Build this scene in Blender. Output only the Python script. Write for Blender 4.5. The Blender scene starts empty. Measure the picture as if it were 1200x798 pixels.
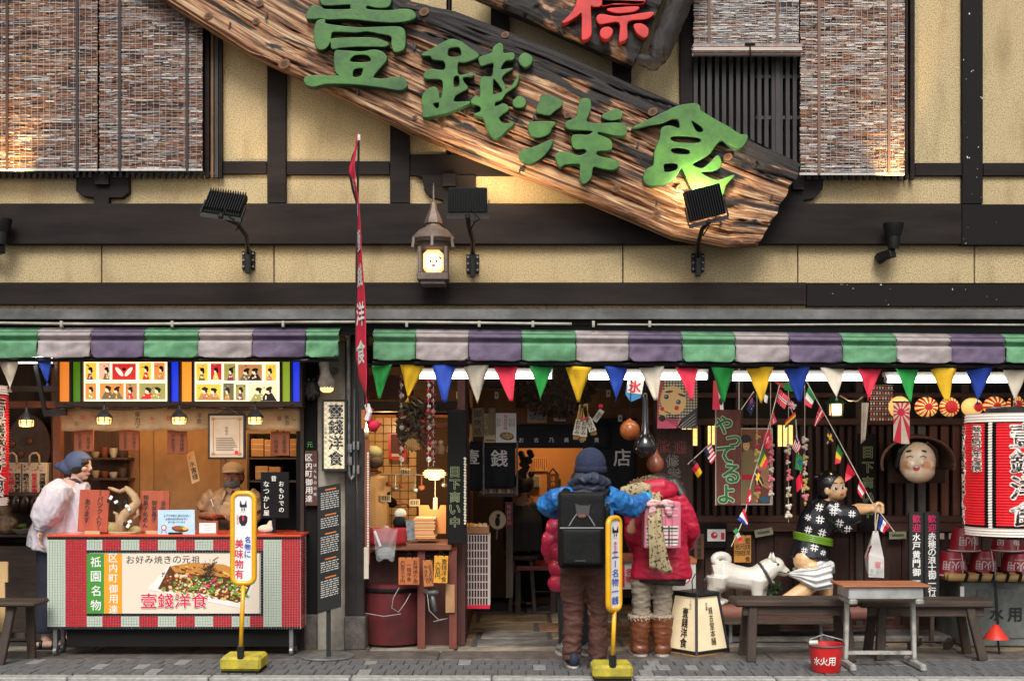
import bpy,bmesh,math,random
import numpy as np
from mathutils import Vector,Matrix,noise
R=math.radians
random.seed(7)
SC=bpy.context.scene
COL=SC.collection
# -- camera, world, sun
D,F,HC,HY=10.0,1480.0,1.55,531.0
cam=bpy.data.cameras.new("camera");co=bpy.data.objects.new("camera",cam);COL.objects.link(co)
co.location=(0,-D,HC);co.rotation_euler=(R(90),0,0)
cam.sensor_width=36;cam.lens=36*F/1200;cam.shift_y=(HY-399)/1200
cam.clip_start=.05;cam.clip_end=500
SC.camera=co
SC.view_settings.view_transform='Standard'
SC.view_settings.look='None';SC.view_settings.gamma=1;SC.view_settings.exposure=0.8
SUN_EL,SUN_AZ=46,183
wd=bpy.data.worlds.new("World");SC.world=wd;wd.use_nodes=True
nt=wd.node_tree;nt.nodes.clear()
sky=nt.nodes.new('ShaderNodeTexSky');sky.sky_type='NISHITA';sky.sun_disc=False
sky.sun_elevation=R(SUN_EL);sky.sun_rotation=R(SUN_AZ);sky.dust_density=4;sky.air_density=1.2
hs=nt.nodes.new('ShaderNodeHueSaturation');hs.inputs['Saturation'].default_value=.12
bg=nt.nodes.new('ShaderNodeBackground');bg.inputs['Strength'].default_value=.075
wo=nt.nodes.new('ShaderNodeOutputWorld')
nt.links.new(sky.outputs[0],hs.inputs['Color']);nt.links.new(hs.outputs[0],bg.inputs[0]);nt.links.new(bg.outputs[0],wo.inputs[0])
sl=bpy.data.lights.new("sun",'SUN');sl.energy=1.5;sl.angle=R(26);sl.color=(1,.95,.88)
so=bpy.data.objects.new("sun",sl);COL.objects.link(so)
az,el=R(SUN_AZ),R(SUN_EL)
sd=Vector((math.sin(az)*math.cos(el),math.cos(az)*math.cos(el),math.sin(el)))
so.rotation_euler=sd.to_track_quat('Z','Y').to_euler()
# -- helpers
def s_(Y):return (D+Y)/F
def W(px,py,Y):k=(D+Y)/F;return Vector(((px-600)*k,Y,HC-(py-HY)*k))
def X(px,Y):return (px-600)*(D+Y)/F
def Z(py,Y):return HC-(py-HY)*(D+Y)/F
def YG(py,z=0.0):return (HC-z)*F/(py-HY)-D
def lin(c):
 if isinstance(c,str):
  c=[int(c[i:i+2],16)/255 for i in (0,2,4)]
  return tuple(x/12.92 if x<=.04045 else ((x+.055)/1.055)**2.4 for x in c)
 return tuple(c)
_M={}
def mat(name,col,rough=.6,col2=None,scale=8.,stretch=(1,1,1),lo=.35,hi=.65,bump=0.,bscale=None,metal=0.,spec=.5,emit=0.,ecol=None,dirt=0.,detail=5.,coat=0.,uv=False,alpha=1.,trans=0.,space='Object'):
 """procedural material: two colours mixed by stretched noise, optional fine bump and grime"""
 if name in _M:return _M[name]
 m=bpy.data.materials.new(name);m.use_nodes=True
 n=m.node_tree.nodes;L=m.node_tree.links;b=n['Principled BSDF']
 c1=lin(col)+(1,);b.inputs['Base Color'].default_value=c1
 b.inputs['Roughness'].default_value=rough;b.inputs['Metallic'].default_value=metal
 b.inputs['Specular IOR Level'].default_value=spec;b.inputs['Coat Weight'].default_value=coat
 if trans:b.inputs['Transmission Weight'].default_value=trans
 if alpha<1:b.inputs['Alpha'].default_value=alpha
 if col2 is not None or bump or dirt:
  tc=n.new('ShaderNodeTexCoord');mp=n.new('ShaderNodeMapping');mp.inputs['Scale'].default_value=stretch
  L.new(tc.outputs['UV' if uv else space],mp.inputs[0])
 out=None
 if col2 is not None:
  nz=n.new('ShaderNodeTexNoise');nz.inputs['Scale'].default_value=scale;nz.inputs['Detail'].default_value=detail;nz.inputs['Roughness'].default_value=.62
  L.new(mp.outputs[0],nz.inputs['Vector'])
  mr=n.new('ShaderNodeMapRange');mr.inputs[1].default_value=lo;mr.inputs[2].default_value=hi
  L.new(nz.outputs['Fac'],mr.inputs[0])
  mx=n.new('ShaderNodeMix');mx.data_type='RGBA';mx.inputs[6].default_value=c1;mx.inputs[7].default_value=lin(col2)+(1,)
  L.new(mr.outputs[0],mx.inputs[0]);out=mx.outputs[2]
 if dirt:
  nd=n.new('ShaderNodeTexNoise');nd.inputs['Scale'].default_value=3.1;nd.inputs['Detail'].default_value=9;nd.inputs['Roughness'].default_value=.75
  L.new(tc.outputs['Object'],nd.inputs['Vector'])
  md=n.new('ShaderNodeMapRange');md.inputs[1].default_value=.42;md.inputs[2].default_value=.68;md.inputs[4].default_value=dirt
  L.new(nd.outputs['Fac'],md.inputs[0])
  m2=n.new('ShaderNodeMix');m2.data_type='RGBA';m2.inputs[7].default_value=(.018,.014,.011,1)
  if out is None:m2.inputs[6].default_value=c1
  else:L.new(out,m2.inputs[6])
  L.new(md.outputs[0],m2.inputs[0]);out=m2.outputs[2]
 if out is not None:L.new(out,b.inputs['Base Color'])
 if bump:
  nb=n.new('ShaderNodeTexNoise');nb.inputs['Scale'].default_value=bscale or scale;nb.inputs['Detail'].default_value=6
  L.new(mp.outputs[0],nb.inputs['Vector'])
  bp=n.new('ShaderNodeBump');bp.inputs['Strength'].default_value=bump;bp.inputs['Distance'].default_value=.01
  L.new(nb.outputs['Fac'],bp.inputs['Height']);L.new(bp.outputs[0],b.inputs['Normal'])
 if emit:
  b.inputs['Emission Strength'].default_value=emit
  if ecol is None and out is not None:L.new(out,b.inputs['Emission Color'])
  else:b.inputs['Emission Color'].default_value=lin(ecol if ecol is not None else col)+(1,)
 _M[name]=m
 return m
def wood(name,c1,c2,axis='z',scale=6.,rough=.7,bump=.4,dirt=.35,uv=False):
 st={'x':(.12,1,1),'y':(1,.12,1),'z':(1,1,.12)}[axis]
 if uv:st=(.12,1,1)
 return mat(name,c1,rough,c2,scale*4,st,.3,.7,bump=bump,bscale=scale*7,dirt=dirt,uv=uv)
class MB:
 """collects geometry in world coordinates"""
 def __init__(self):self.v=[];self.f=[];self.m=[]
 def add(self,vs,fs,mi=0):
  o=len(self.v);self.v.extend(tuple(p) for p in vs)
  for f in fs:self.f.append(tuple(i+o for i in f));self.m.append(mi)
  return self
 def box(self,x0,x1,y0,y1,z0,z1,mi=0):
  if x0>x1:x0,x1=x1,x0
  if y0>y1:y0,y1=y1,y0
  if z0>z1:z0,z1=z1,z0
  return self.add([(x0,y0,z0),(x1,y0,z0),(x1,y1,z0),(x0,y1,z0),(x0,y0,z1),(x1,y0,z1),(x1,y1,z1),(x0,y1,z1)],
      [(0,3,2,1),(4,5,6,7),(0,1,5,4),(1,2,6,5),(2,3,7,6),(3,0,4,7)],mi)
 def pbox(self,px0,px1,py0,py1,Y,th,mi=0):
  """box whose front face covers a pixel rectangle at depth Y, th thick towards the back"""
  return self.box(X(px0,Y),X(px1,Y),Y,Y+th,Z(py1,Y),Z(py0,Y),mi)
 def obox(self,c,size,M=None,mi=0):
  M=M or Matrix.Identity(3);a,b,d=size[0]/2,size[1]/2,size[2]/2;c=Vector(c)
  vs=[c+M@Vector((x,y,z)) for z in (-d,d) for (x,y) in ((-a,-b),(a,-b),(a,b),(-a,b))]
  return self.add(vs,[(0,3,2,1),(4,5,6,7),(0,1,5,4),(1,2,6,5),(2,3,7,6),(3,0,4,7)],mi)
 def bar(self,p0,p1,w,d,mi=0,up=(0,1,0),w2=None,d2=None):
  """beam of section w x d from p0 to p1 (tapering to w2 x d2)"""
  p0,p1=Vector(p0),Vector(p1);t=(p1-p0).normalized();u=Vector(up)
  a=t.cross(u)
  if a.length<1e-4:a=t.cross(Vector((1,0,0)))
  a.normalize();b=a.cross(t).normalized();vs=[]
  for p,ww,dd in ((p0,w,d),(p1,w2 or w,d2 or d)):
   for sa,sb in ((-1,-1),(1,-1),(1,1),(-1,1)):vs.append(p+a*sa*ww/2+b*sb*dd/2)
  return self.add(vs,[(0,1,2,3),(7,6,5,4),(0,4,5,1),(1,5,6,2),(2,6,7,3),(3,7,4,0)],mi)
 def tube(self,pts,r,n=8,mi=0,cap=True,flat=1.,up=(0,0,1)):
  pts=[Vector(p) for p in pts];k=len(pts)
  rr=[r]*k if not hasattr(r,'__len__') else list(r)
  vs=[];prev=None
  for i,p in enumerate(pts):
   t=(pts[min(i+1,k-1)]-pts[max(i-1,0)])
   if t.length<1e-9:t=Vector((0,0,1))
   t.normalize()
   if prev is None:
    a=t.cross(Vector(up))
    if a.length<1e-3:a=t.cross(Vector((1,0,0)))
   else:a=prev-t*prev.dot(t)
   a.normalize();b=t.cross(a);prev=a
   for j in range(n):
    an=2*math.pi*j/n;vs.append(p+a*math.cos(an)*rr[i]+b*math.sin(an)*rr[i]*flat)
  fs=[(i*n+j,i*n+(j+1)%n,(i+1)*n+(j+1)%n,(i+1)*n+j) for i in range(k-1) for j in range(n)]
  if cap:fs+=[tuple(range(n-1,-1,-1)),tuple((k-1)*n+j for j in range(n))]
  return self.add(vs,fs,mi)
 def lathe(self,prof,c,n=16,mi=0,M=None,sx=1.,sy=1.,closed=True):
  """prof: (radius, height) pairs round the vertical through c"""
  c=Vector(c);vs=[];M=M or Matrix.Identity(3)
  for r,z in prof:
   for j in range(n):
    a=2*math.pi*j/n;vs.append(c+M@Vector((r*math.cos(a)*sx,r*math.sin(a)*sy,z)))
  k=len(prof)
  fs=[(i*n+j,i*n+(j+1)%n,(i+1)*n+(j+1)%n,(i+1)*n+j) for i in range(k-1) for j in range(n)]
  if closed:fs+=[tuple(range(n-1,-1,-1)),tuple((k-1)*n+j for j in range(n))]
  return self.add(vs,fs,mi)
 def ball(self,c,r,n=12,mi=0,M=None):
  rx,ry,rz=(r,r,r) if not hasattr(r,'__len__') else r
  h=n//2+1;c=Vector(c);M=M or Matrix.Identity(3);vs=[c+M@Vector((0,0,-rz))]
  for i in range(1,h):
   p=-math.pi/2+math.pi*i/h
   for j in range(n):
    a=2*math.pi*j/n;vs.append(c+M@Vector((rx*math.cos(p)*math.cos(a),ry*math.cos(p)*math.sin(a),rz*math.sin(p))))
  vs.append(c+M@Vector((0,0,rz)));e=len(vs)-1;fs=[]
  for j in range(n):fs.append((0,1+(j+1)%n,1+j));fs.append((e,e-n+j,e-n+(j+1)%n))
  for i in range(h-2):
   for j in range(n):fs.append((1+i*n+j,1+i*n+(j+1)%n,1+(i+1)*n+(j+1)%n,1+(i+1)*n+j))
  return self.add(vs,fs,mi)
 def prism(self,pts,Y,th,mi=0,side=None):
  """polygon given in photo pixels at depth Y, th thick backwards"""
  k=len(pts);f=[W(x,y,Y) for x,y in pts];a=sum(f[i].x*f[(i+1)%k].z-f[(i+1)%k].x*f[i].z for i in range(k))
  if a<0:f.reverse()
  b=[p+Vector((0,th,0)) for p in f]
  o=[tuple(range(k))];s=[tuple(range(2*k-1,k-1,-1))]+[(j,j+k,(j+1)%k+k,(j+1)%k) for j in range(k)]
  self.add(f+b,o,mi);n0=len(self.v)-2*k
  for q in s:self.f.append(tuple(i+n0 for i in q));self.m.append(mi if side is None else side)
  return self
 def flat(self,pts,Y,mi=0):
  k=len(pts);f=[W(x,y,Y) for x,y in pts];a=sum(f[i].x*f[(i+1)%k].z-f[(i+1)%k].x*f[i].z for i in range(k))
  if a<0:f.reverse()
  return self.add(f,[tuple(range(k))],mi)
 def disc(self,px,py,rx,ry,Y,mi=0,n=16,a0=0,a1=360,rot=0):
  full=abs(a1-a0)>=360;q=[]
  for i in range(n if full else n+1):
   a=R(a0+(a1-a0)*i/n);x,y=rx*math.cos(a),-ry*math.sin(a);c,s=math.cos(R(rot)),math.sin(R(rot))
   q.append((px+x*c-y*s,py+x*s+y*c))
  return self.flat(q,Y,mi)
 def grid(self,fn,nu,nv,mi=0,thick=None):
  vs=[fn(i/nu,j/nv) for j in range(nv+1) for i in range(nu+1)];w=nu+1
  return self.add(vs,[(j*w+i,j*w+i+1,(j+1)*w+i+1,(j+1)*w+i) for j in range(nv) for i in range(nu)],mi)
 def xform(self,M,start=0):
  for i in range(start,len(self.v)):self.v[i]=tuple(M@Vector(self.v[i]))
  return self
 def build(self,name,mats,parent=None,smooth=False,bevel=0.,kind=None,origin=None,label=None,sol=0.):
  me=bpy.data.meshes.new(name)
  vs=np.array(self.v,dtype=float).reshape(-1,3)
  if origin is None:
   lo,hi=vs.min(0),vs.max(0);origin=Vector(((lo[0]+hi[0])/2,(lo[1]+hi[1])/2,lo[2]))
  origin=Vector(origin)
  me.from_pydata((vs-np.array(origin)).tolist(),[],self.f)
  mats=mats if isinstance(mats,(list,tuple)) else [mats]
  for q in mats:me.materials.append(q)
  if len(mats)>1:me.polygons.foreach_set('material_index',self.m)
  if bevel or sol:
   bm=bmesh.new();bm.from_mesh(me)
   if bevel:
    es=[e for e in bm.edges if len(e.link_faces)==2 and e.calc_face_angle(0)>.6]
    bmesh.ops.bevel(bm,geom=es,offset=bevel,segments=1,affect='EDGES',clamp_overlap=True)
   bm.to_mesh(me);bm.free()
  if smooth:
   me.polygons.foreach_set('use_smooth',[True]*len(me.polygons))
   if smooth is not True:
    try:me.set_sharp_from_angle(angle=R(smooth))
    except Exception:pass
  me.update()
  o=bpy.data.objects.new(name,me);COL.objects.link(o)
  if parent is not None:
   o.parent=parent;o.location=origin-wloc(parent)
  else:o.location=origin
  if kind is None and parent is not None and name in ('lettering','lettering_outline','print'):kind='stuff'
  if kind:o['kind']=kind
  if label:o['label']=label
  if sol:
   md=o.modifiers.new('thickness','SOLIDIFY');md.thickness=sol;md.offset=0
  return o
def wloc(o):
 v=Vector((0,0,0))
 while o is not None:v+=Vector(o.location);o=o.parent
 return v
def thing(name,label,cat,loc=(0,0,0),group=None,kind=None):
 o=bpy.data.objects.new(name,None);COL.objects.link(o);o.location=loc;o.empty_display_size=.1
 return tag(o,label,cat,group,kind)
def tag(o,label,cat,group=None,kind=None):
 o['label']=label;o['category']=cat
 if group:o['group']=group
 if kind:o['kind']=kind
 return o
def children(o):return [c for c in COL.objects if c.parent is o]
def copy_tree(o,loc=None,parent=None,label=None):
 kids=children(o)
 c=o.copy();COL.objects.link(c);c.parent=parent
 if loc is not None:c.location=loc
 if label:c['label']=label
 for k in kids:copy_tree(k,None,c)
 return c
def bake(ob_mesh,mods,name='baked'):
 """evaluate modifiers on a mesh without operators"""
 o=bpy.data.objects.new(name,ob_mesh);COL.objects.link(o)
 for t,kw in mods:
  m=o.modifiers.new(t,t)
  for k,v in kw.items():setattr(m,k,v)
 dg=bpy.context.evaluated_depsgraph_get();dg.update()
 me=bpy.data.meshes.new_from_object(o.evaluated_get(dg))
 bpy.data.objects.remove(o)
 return me
def blob(mb,voxel=.012,smooth=4,factor=.5):
 """fuse overlapping shapes of mb into one continuous surface; returns a new MB"""
 me=bpy.data.meshes.new('tmp');me.from_pydata(mb.v,[],mb.f)
 r=bake(me,[('REMESH',dict(mode='VOXEL',voxel_size=voxel,adaptivity=0.)),('SMOOTH',dict(factor=factor,iterations=smooth))])
 o=MB();o.add([v.co[:] for v in r.vertices],[tuple(p.vertices) for p in r.polygons],0)
 return o
def fold(mb,amp,sc=(8,8,14),seed=0.,ridge=True,second=.4):
 """push a surface in and out along its normals: cloth creases"""
 me=bpy.data.meshes.new('tmp');me.from_pydata(mb.v,[],mb.f);me.update()
 for i,v in enumerate(me.vertices):
  p=v.co;a=noise.noise(Vector((p.x*sc[0]+seed,p.y*sc[1],p.z*sc[2])));b=noise.noise(Vector((p.x*sc[0]*2.3+p.z*sc[2],p.y*sc[1]*2.3,p.z*sc[2]*1.7+seed)))
  if ridge:a=.5-2.2*min(abs(a),.4);b=.5-2.2*min(abs(b),.4)
  mb.v[i]=tuple(p+v.normal*amp*(a+second*b))
 bpy.data.meshes.remove(me);return mb
# ---- lettering: glyphs from the built-in font, filled flat outlines
_G={}
_fc=bpy.data.curves.new('glyphs','FONT');_fc.resolution_u=2;_fc.align_x='LEFT'
_fo=bpy.data.objects.new('glyphs',_fc);COL.objects.link(_fo)
def glyph(ch,bold=0.):
 k=(ch,bold)
 if k not in _G:
  _fc.body=ch;_fc.offset=bold
  dg=bpy.context.evaluated_depsgraph_get();dg.update()
  me=bpy.data.meshes.new_from_object(_fo.evaluated_get(dg))
  v=np.array([x.co[:2] for x in me.vertices]) if len(me.vertices) else np.zeros((0,2))
  _G[k]=(v,[tuple(p.vertices) for p in me.polygons]);bpy.data.meshes.remove(me)
 return _G[k]
def text(mb,s,px,py,h,Y,mi=0,vertical=False,bold=0.,wide=1.,step=1.08,fit=True,rot=0,M=None,italic=0.):
 """s written round pixel (px,py): cell h pixels high; vertical runs downwards. M maps pixel offset to world instead of the flat plane"""
 n=len(s)
 for i,ch in enumerate(s):
  if ch in ' 　':continue
  v,fs=glyph(ch)
  if not len(v):continue
  v0=v
  big=ord(ch)>0x2fff
  lo,hi=v0.min(0),v0.max(0)
  if big:
   cx,cy,ext=(lo[0]+hi[0])/2,(lo[1]+hi[1])/2,0.0
   ex=max(hi[0]-lo[0],hi[1]-lo[1])
   ext=max(ex,.62) if fit else .95
   if ord(ch) in (0x30fc,0x3001):ext=.95
  else:cx,cy,ext=(lo[0]+hi[0])/2,.35,.95
  q=(v-np.array([cx,cy]))*(h/(ext*1.02))*np.array([wide,1])
  ang=rot
  if vertical and ch in 'ー':q=q[:,::-1]*np.array([1,-1])
  off=(i-(n-1)/2)*h*step
  if not vertical:off*=wide
  q=q*np.array([1,-1]);q[:,0]-=italic*q[:,1]
  if vertical:q[:,1]+=off
  else:q[:,0]+=off
  if ang:
   c,sn=math.cos(R(ang)),math.sin(R(ang));q=np.stack([q[:,0]*c-q[:,1]*sn,q[:,0]*sn+q[:,1]*c],1)
  rb=max(bold,0.)*h*.8;ks=1 if rb<=0 else (6 if bold<.07 else 10)
  for j in range(ks):
   dx,dy=(rb*math.cos(2*math.pi*j/ks)*wide,rb*math.sin(2*math.pi*j/ks)) if ks>1 else (0,0);lift=Vector((0,-.0001*j,0))
   mb.add([(W(px+a+dx,py+b+dy,Y) if M is None else M(a+dx,b+dy))+lift for a,b in q],fs,mi)
 return mb
def smooth_loop(p,k=4):
 """closed Catmull-Rom through p"""
 o=[];n=len(p)
 for i in range(n):
  a,b,c,d=[np.array(p[(i+j-1)%n],float) for j in range(4)]
  for t in np.linspace(0,1,k,endpoint=False):
   o.append(tuple(.5*((2*b)+(-a+c)*t+(2*a-5*b+4*c-d)*t**2+(-a+3*b-3*c+d)*t**3)))
 return o
def carved(loops,Y,depth,bevel=.008):
 """outlines with holes (photo pixels) cut out of a thick board: front at Y, returns MB"""
 cu=bpy.data.curves.new('carve','CURVE');cu.dimensions='2D';cu.fill_mode='BOTH';cu.extrude=depth/2;cu.bevel_depth=bevel;cu.bevel_resolution=1
 for lp in loops:
  lp=smooth_loop(lp,4);sp=cu.splines.new('POLY');sp.points.add(len(lp)-1);sp.use_cyclic_u=True
  for q,(x,y) in zip(sp.points,lp):w=W(x,y,Y);q.co=(w.x,w.z,0,1)
 o=bpy.data.objects.new('carve',cu);COL.objects.link(o)
 dg=bpy.context.evaluated_depsgraph_get();dg.update()
 me=bpy.data.meshes.new_from_object(o.evaluated_get(dg));bpy.data.objects.remove(o)
 mb=MB();mb.add([(v.co.x,Y+depth/2+bevel-v.co.z,v.co.y) for v in me.vertices],[tuple(p.vertices) for p in me.polygons])
 for i,p in enumerate(me.polygons):mb.m[i]=0 if abs(p.normal.z)>.5 else 1
 return mb
def rotm(axis,deg):return Matrix.Rotation(R(deg),3,axis)
def point_light(name,loc,e,col,r=.03):
 l=bpy.data.lights.new(name,'POINT');l.energy=e;l.color=col;l.shadow_soft_size=r
 o=bpy.data.objects.new(name,l);COL.objects.link(o);o.location=loc;return o
def spot_light(name,loc,target,e,col,deg=80,r=.05,blend=.6):
 l=bpy.data.lights.new(name,'SPOT');l.energy=e;l.color=col;l.shadow_soft_size=r;l.spot_size=R(deg);l.spot_blend=blend
 o=bpy.data.objects.new(name,l);COL.objects.link(o);o.location=loc
 o.rotation_euler=(Vector(loc)-Vector(target)).to_track_quat('Z','Y').to_euler();return o
WARM=(1,.62,.28)
# -- materials of the house
def plaster_mat():
 m=bpy.data.materials.new('plaster');m.use_nodes=True;n=m.node_tree.nodes;L=m.node_tree.links;b=n['Principled BSDF']
 b.inputs['Roughness'].default_value=.92;b.inputs['Specular IOR Level'].default_value=.15
 g=n.new('ShaderNodeNewGeometry')
 n1=n.new('ShaderNodeTexNoise');n1.inputs['Scale'].default_value=105;n1.inputs['Detail'].default_value=2
 n2=n.new('ShaderNodeTexNoise');n2.inputs['Scale'].default_value=1.1;n2.inputs['Detail'].default_value=5
 n3=n.new('ShaderNodeTexNoise');n3.inputs['Scale'].default_value=3;n3.inputs['Detail'].default_value=6
 mp=n.new('ShaderNodeMapping');mp.inputs['Scale'].default_value=(1.3,1,.45)
 L.new(g.outputs['Position'],n1.inputs['Vector']);L.new(g.outputs['Position'],n2.inputs['Vector']);L.new(g.outputs['Position'],mp.inputs[0]);L.new(mp.outputs[0],n3.inputs['Vector'])
 c=n.new('ShaderNodeValToRGB');c.color_ramp.elements[0].position=.37;c.color_ramp.elements[0].color=(.30,.215,.11,1)
 c.color_ramp.elements[1].position=.53;c.color_ramp.elements[1].color=(.545,.44,.26,1);L.new(n1.outputs['Fac'],c.inputs[0])
 r2=n.new('ShaderNodeMapRange');r2.inputs[1].default_value=.35;r2.inputs[2].default_value=.7;r2.inputs[3].default_value=.0;r2.inputs[4].default_value=.4
 L.new(n2.outputs['Fac'],r2.inputs[0])
 x=n.new('ShaderNodeMix');x.data_type='RGBA';x.blend_type='MIX';x.inputs[7].default_value=(.43,.31,.155,1)
 L.new(r2.outputs[0],x.inputs[0]);L.new(c.outputs[0],x.inputs[6])
 r3=n.new('ShaderNodeMapRange');r3.inputs[1].default_value=.52;r3.inputs[2].default_value=.74;r3.inputs[4].default_value=.5
 L.new(n3.outputs['Fac'],r3.inputs[0])
 x3=n.new('ShaderNodeMix');x3.data_type='RGBA';x3.inputs[7].default_value=(.16,.11,.055,1)
 L.new(r3.outputs[0],x3.inputs[0]);L.new(x.outputs[2],x3.inputs[6]);L.new(x3.outputs[2],b.inputs['Base Color'])
 bp=n.new('ShaderNodeBump');bp.inputs['Strength'].default_value=.6;bp.inputs['Distance'].default_value=.01
 L.new(n1.outputs['Fac'],bp.inputs['Height']);L.new(bp.outputs[0],b.inputs['Normal'])
 _M['plaster']=m;return m
PLASTER=plaster_mat()
BEAM=mat('dark painted timber',(.012,.0086,.008),.62,(.022,.016,.0145),5,(.3,1,2),bump=.12,bscale=60,spec=.14)
FLAKED=mat('dark painted timber, flaking',(.0095,.0078,.0082),.62,(.75,.74,.7),26,(1,1,1),.715,.74,bump=.12,bscale=60,spec=.14,detail=2)
BLACK=mat('black iron',(.012,.012,.013),.42,spec=.5)
BLACKM=mat('matt black',(.008,.008,.008),.8,spec=.2)
DARKWOOD=wood('dark aged wood',(.035,.022,.016),(.075,.048,.033),'z')
DARKWOODX=wood('dark aged wood, level',(.035,.022,.016),(.09,.058,.04),'x')
LATTICE=wood('grey black lattice wood',(.022,.02,.021),(.06,.055,.056),'z')
ORANGEWOOD=wood('tan lattice wood',(.10,.05,.02),(.26,.13,.05),'z')
STEEL=mat('galvanised steel',(.34,.34,.33),.45,(.2,.2,.2),12,metal=.6,dirt=.4)
WHITEPIPE=mat('weathered conduit',(.5,.47,.4),.5,(.3,.26,.2),9,(.3,1,1),dirt=.5)
EAVE=mat('weathered sheet metal',(.19,.19,.185),.55,(.08,.08,.08),4,(.4,1,1),metal=.3,dirt=.5,bump=.1)
house=thing('shop_building','two storey plaster and dark timber shop front behind everything','building',(0,0,0))
XL,XR=-170,1370
def hpart(name,mb,m,**k):return mb.build(name,m,house,**k)
hpart('backing_wall',MB().box(X(XL,0),X(XR,0),.06,.2,Z(384,0),Z(-170,0)),BLACKM)
cols=[(XL,239),(258,313),(335,377),(377.8,457),(480,525),(527,575),(597,718),(740,797),(812,1060),(1072,1128),(1152,XR)]
for a,b in [(258,313),(335,457),(480,525.5),(527,575),(597,718),(740,797),(1072,1128),(1152,1290),(1314,XR)]:
 hpart('plaster_panel',MB().pbox(a-4,b+4,-170,193,0,.05),PLASTER)
for a,b in [(XL,313),(335,457),(480,797),(812,1128),(1152,XR)]:
 hpart('plaster_panel',MB().pbox(a-3,b+3,204,241,0,.05),PLASTER)
J=[XL,-86,119,321,525,730,935,1142,XR]
for a,b in zip(J,J[1:]):hpart('plaster_panel',MB().pbox(a+.7,b-.7,284,332,.0,.05),PLASTER,bevel=.004)
for a,b in [(XL,40),(40.6,364),(364.6,640),(640.6,927),(927.6,1106),(1106.6,XR)]:hpart('plaster_panel',MB().pbox(a,b,350,372,-.005,.05),PLASTER)
def beam(a,b,c,d,Y=-.05,m=BEAM,name='beam',th=.1):return hpart(name,MB().pbox(a,b,c,d,Y,th),m,bevel=.004)
beam(XL,1127,238.5,286,-.08);beam(1127.5,XR,239.5,287,-.08,FLAKED)
beam(XL,945,331,357,-.07);beam(945.5,XR,333,359,-.07,FLAKED)
beam(258.5,312.5,189,204,-.035);beam(335.5,456.5,189,205,-.035);beam(480.5,811.5,181,206,-.035);beam(1072.5,1127.5,191,206,-.035);beam(1152.5,XR,191,206,-.035)
for a,b,c,m in ((313,335,238,BEAM),(457,480,238,BEAM),(575,597,181,BEAM),(718,740,181,BEAM),(797,812,181,BEAM),(1128,1152,239,FLAKED)):
 hpart('post',MB().pbox(a,b,-170,c,-.05,.1),m,bevel=.004)
hpart('post',MB().pbox(525.2,527.4,-170,181,-.012,.05),BEAM)
for pts in ([(89,200),(151,200),(151,226),(143,232),(128,232),(127,239),(110,239),(110,232),(97,230),(89,224)],
   [(485,205),(557,205),(557,239),(520,239),(519,235),(504,231),(497,222),(495,208)],
   [(905,205),(966,205),(964,222),(954,233),(942,235),(941,240),(905,240)]):
 hpart('corbel',MB().prism(pts,-.06,.08),BEAM,bevel=.004)
hpart('corbel_block',MB().pbox(111,127,203,216,-.1,.06),BEAM);hpart('corbel_block',MB().pbox(519,534,204,218,-.1,.06),BEAM)
hpart('corbel_block',MB().pbox(929,942,208,222,-.1,.06),BEAM)
def window(a,b,c,d,bars,y0):
 w=hpart('window',MB().pbox(a,b,c,d,.03,.02),BLACKM)
 for x,wd_,m in bars:MB().pbox(x,x+wd_,y0,d,-.075,.05).build('lattice_bar',m,w)
 return w
w1=window(XL,258,-170,208,[(x,3.6,LATTICE) for x in np.arange(XL,238,7.2)]+[(240,5,BEAM),(247,3,ORANGEWOOD),(251.5,4,LATTICE),(256.5,3.5,BEAM)],-170)
MB().pbox(XL,256,201.5,204.5,-.06,.03).build('lattice_rail',LATTICE,w1)
w2=window(812,1072,-170,210,[(x,4.6,LATTICE) for x in np.arange(813,1060,8.3)]+[(1061,3,BEAM),(1067,5,BEAM)],-170)
for y in (88,136,201.5):MB().pbox(886 if y<200 else 812,1060,y,y+4,-.055,.03).build('lattice_rail',LATTICE,w2)
MB().pbox(829,833,-170,200,-.09,.014).build('lattice_bar',LATTICE,w2);MB().pbox(909,914,-170,200,-.09,.014).build('lattice_bar',LATTICE,w2)
E=-.5
em=MB();em.box(X(XL,E),X(XR,E),E,-.0,Z(365,E),Z(362.5,E));em.box(X(XL,E),X(XR,E),E-.012,E,Z(374,E),Z(363.5,E))
hpart('eave_flashing',em,EAVE)
hpart('eave_soffit',MB().box(X(XL,E),X(XR,E),E+.01,.0,Z(376,E),Z(374.4,E)),BLACKM)
hpart('dark_void_strip',MB().box(X(XL,E),X(XR,E),E+.06,E+.09,Z(391,E),Z(376,E)),BLACKM)  # added matt black strip, paints the dark void between eave and awning
pm=MB()
pm.tube([W(x,378.5+1.2*math.sin(x/90),E-.01) for x in range(XL,700,30)],.011,6)
hpart('conduit_pipe',pm,WHITEPIPE,smooth=True)
pm=MB();pm.tube([W(x,380.5+.3*math.sin(x/60),E-.01) for x in range(700,XR,30)],.008,6)
hpart('conduit_pipe',pm,WHITEPIPE,smooth=True)
for x in (70,200,330,475,560,623,694,760):hpart('pipe_clip',MB().pbox(x,x+3,376,383,E-.025,.03),WHITEPIPE)
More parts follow.
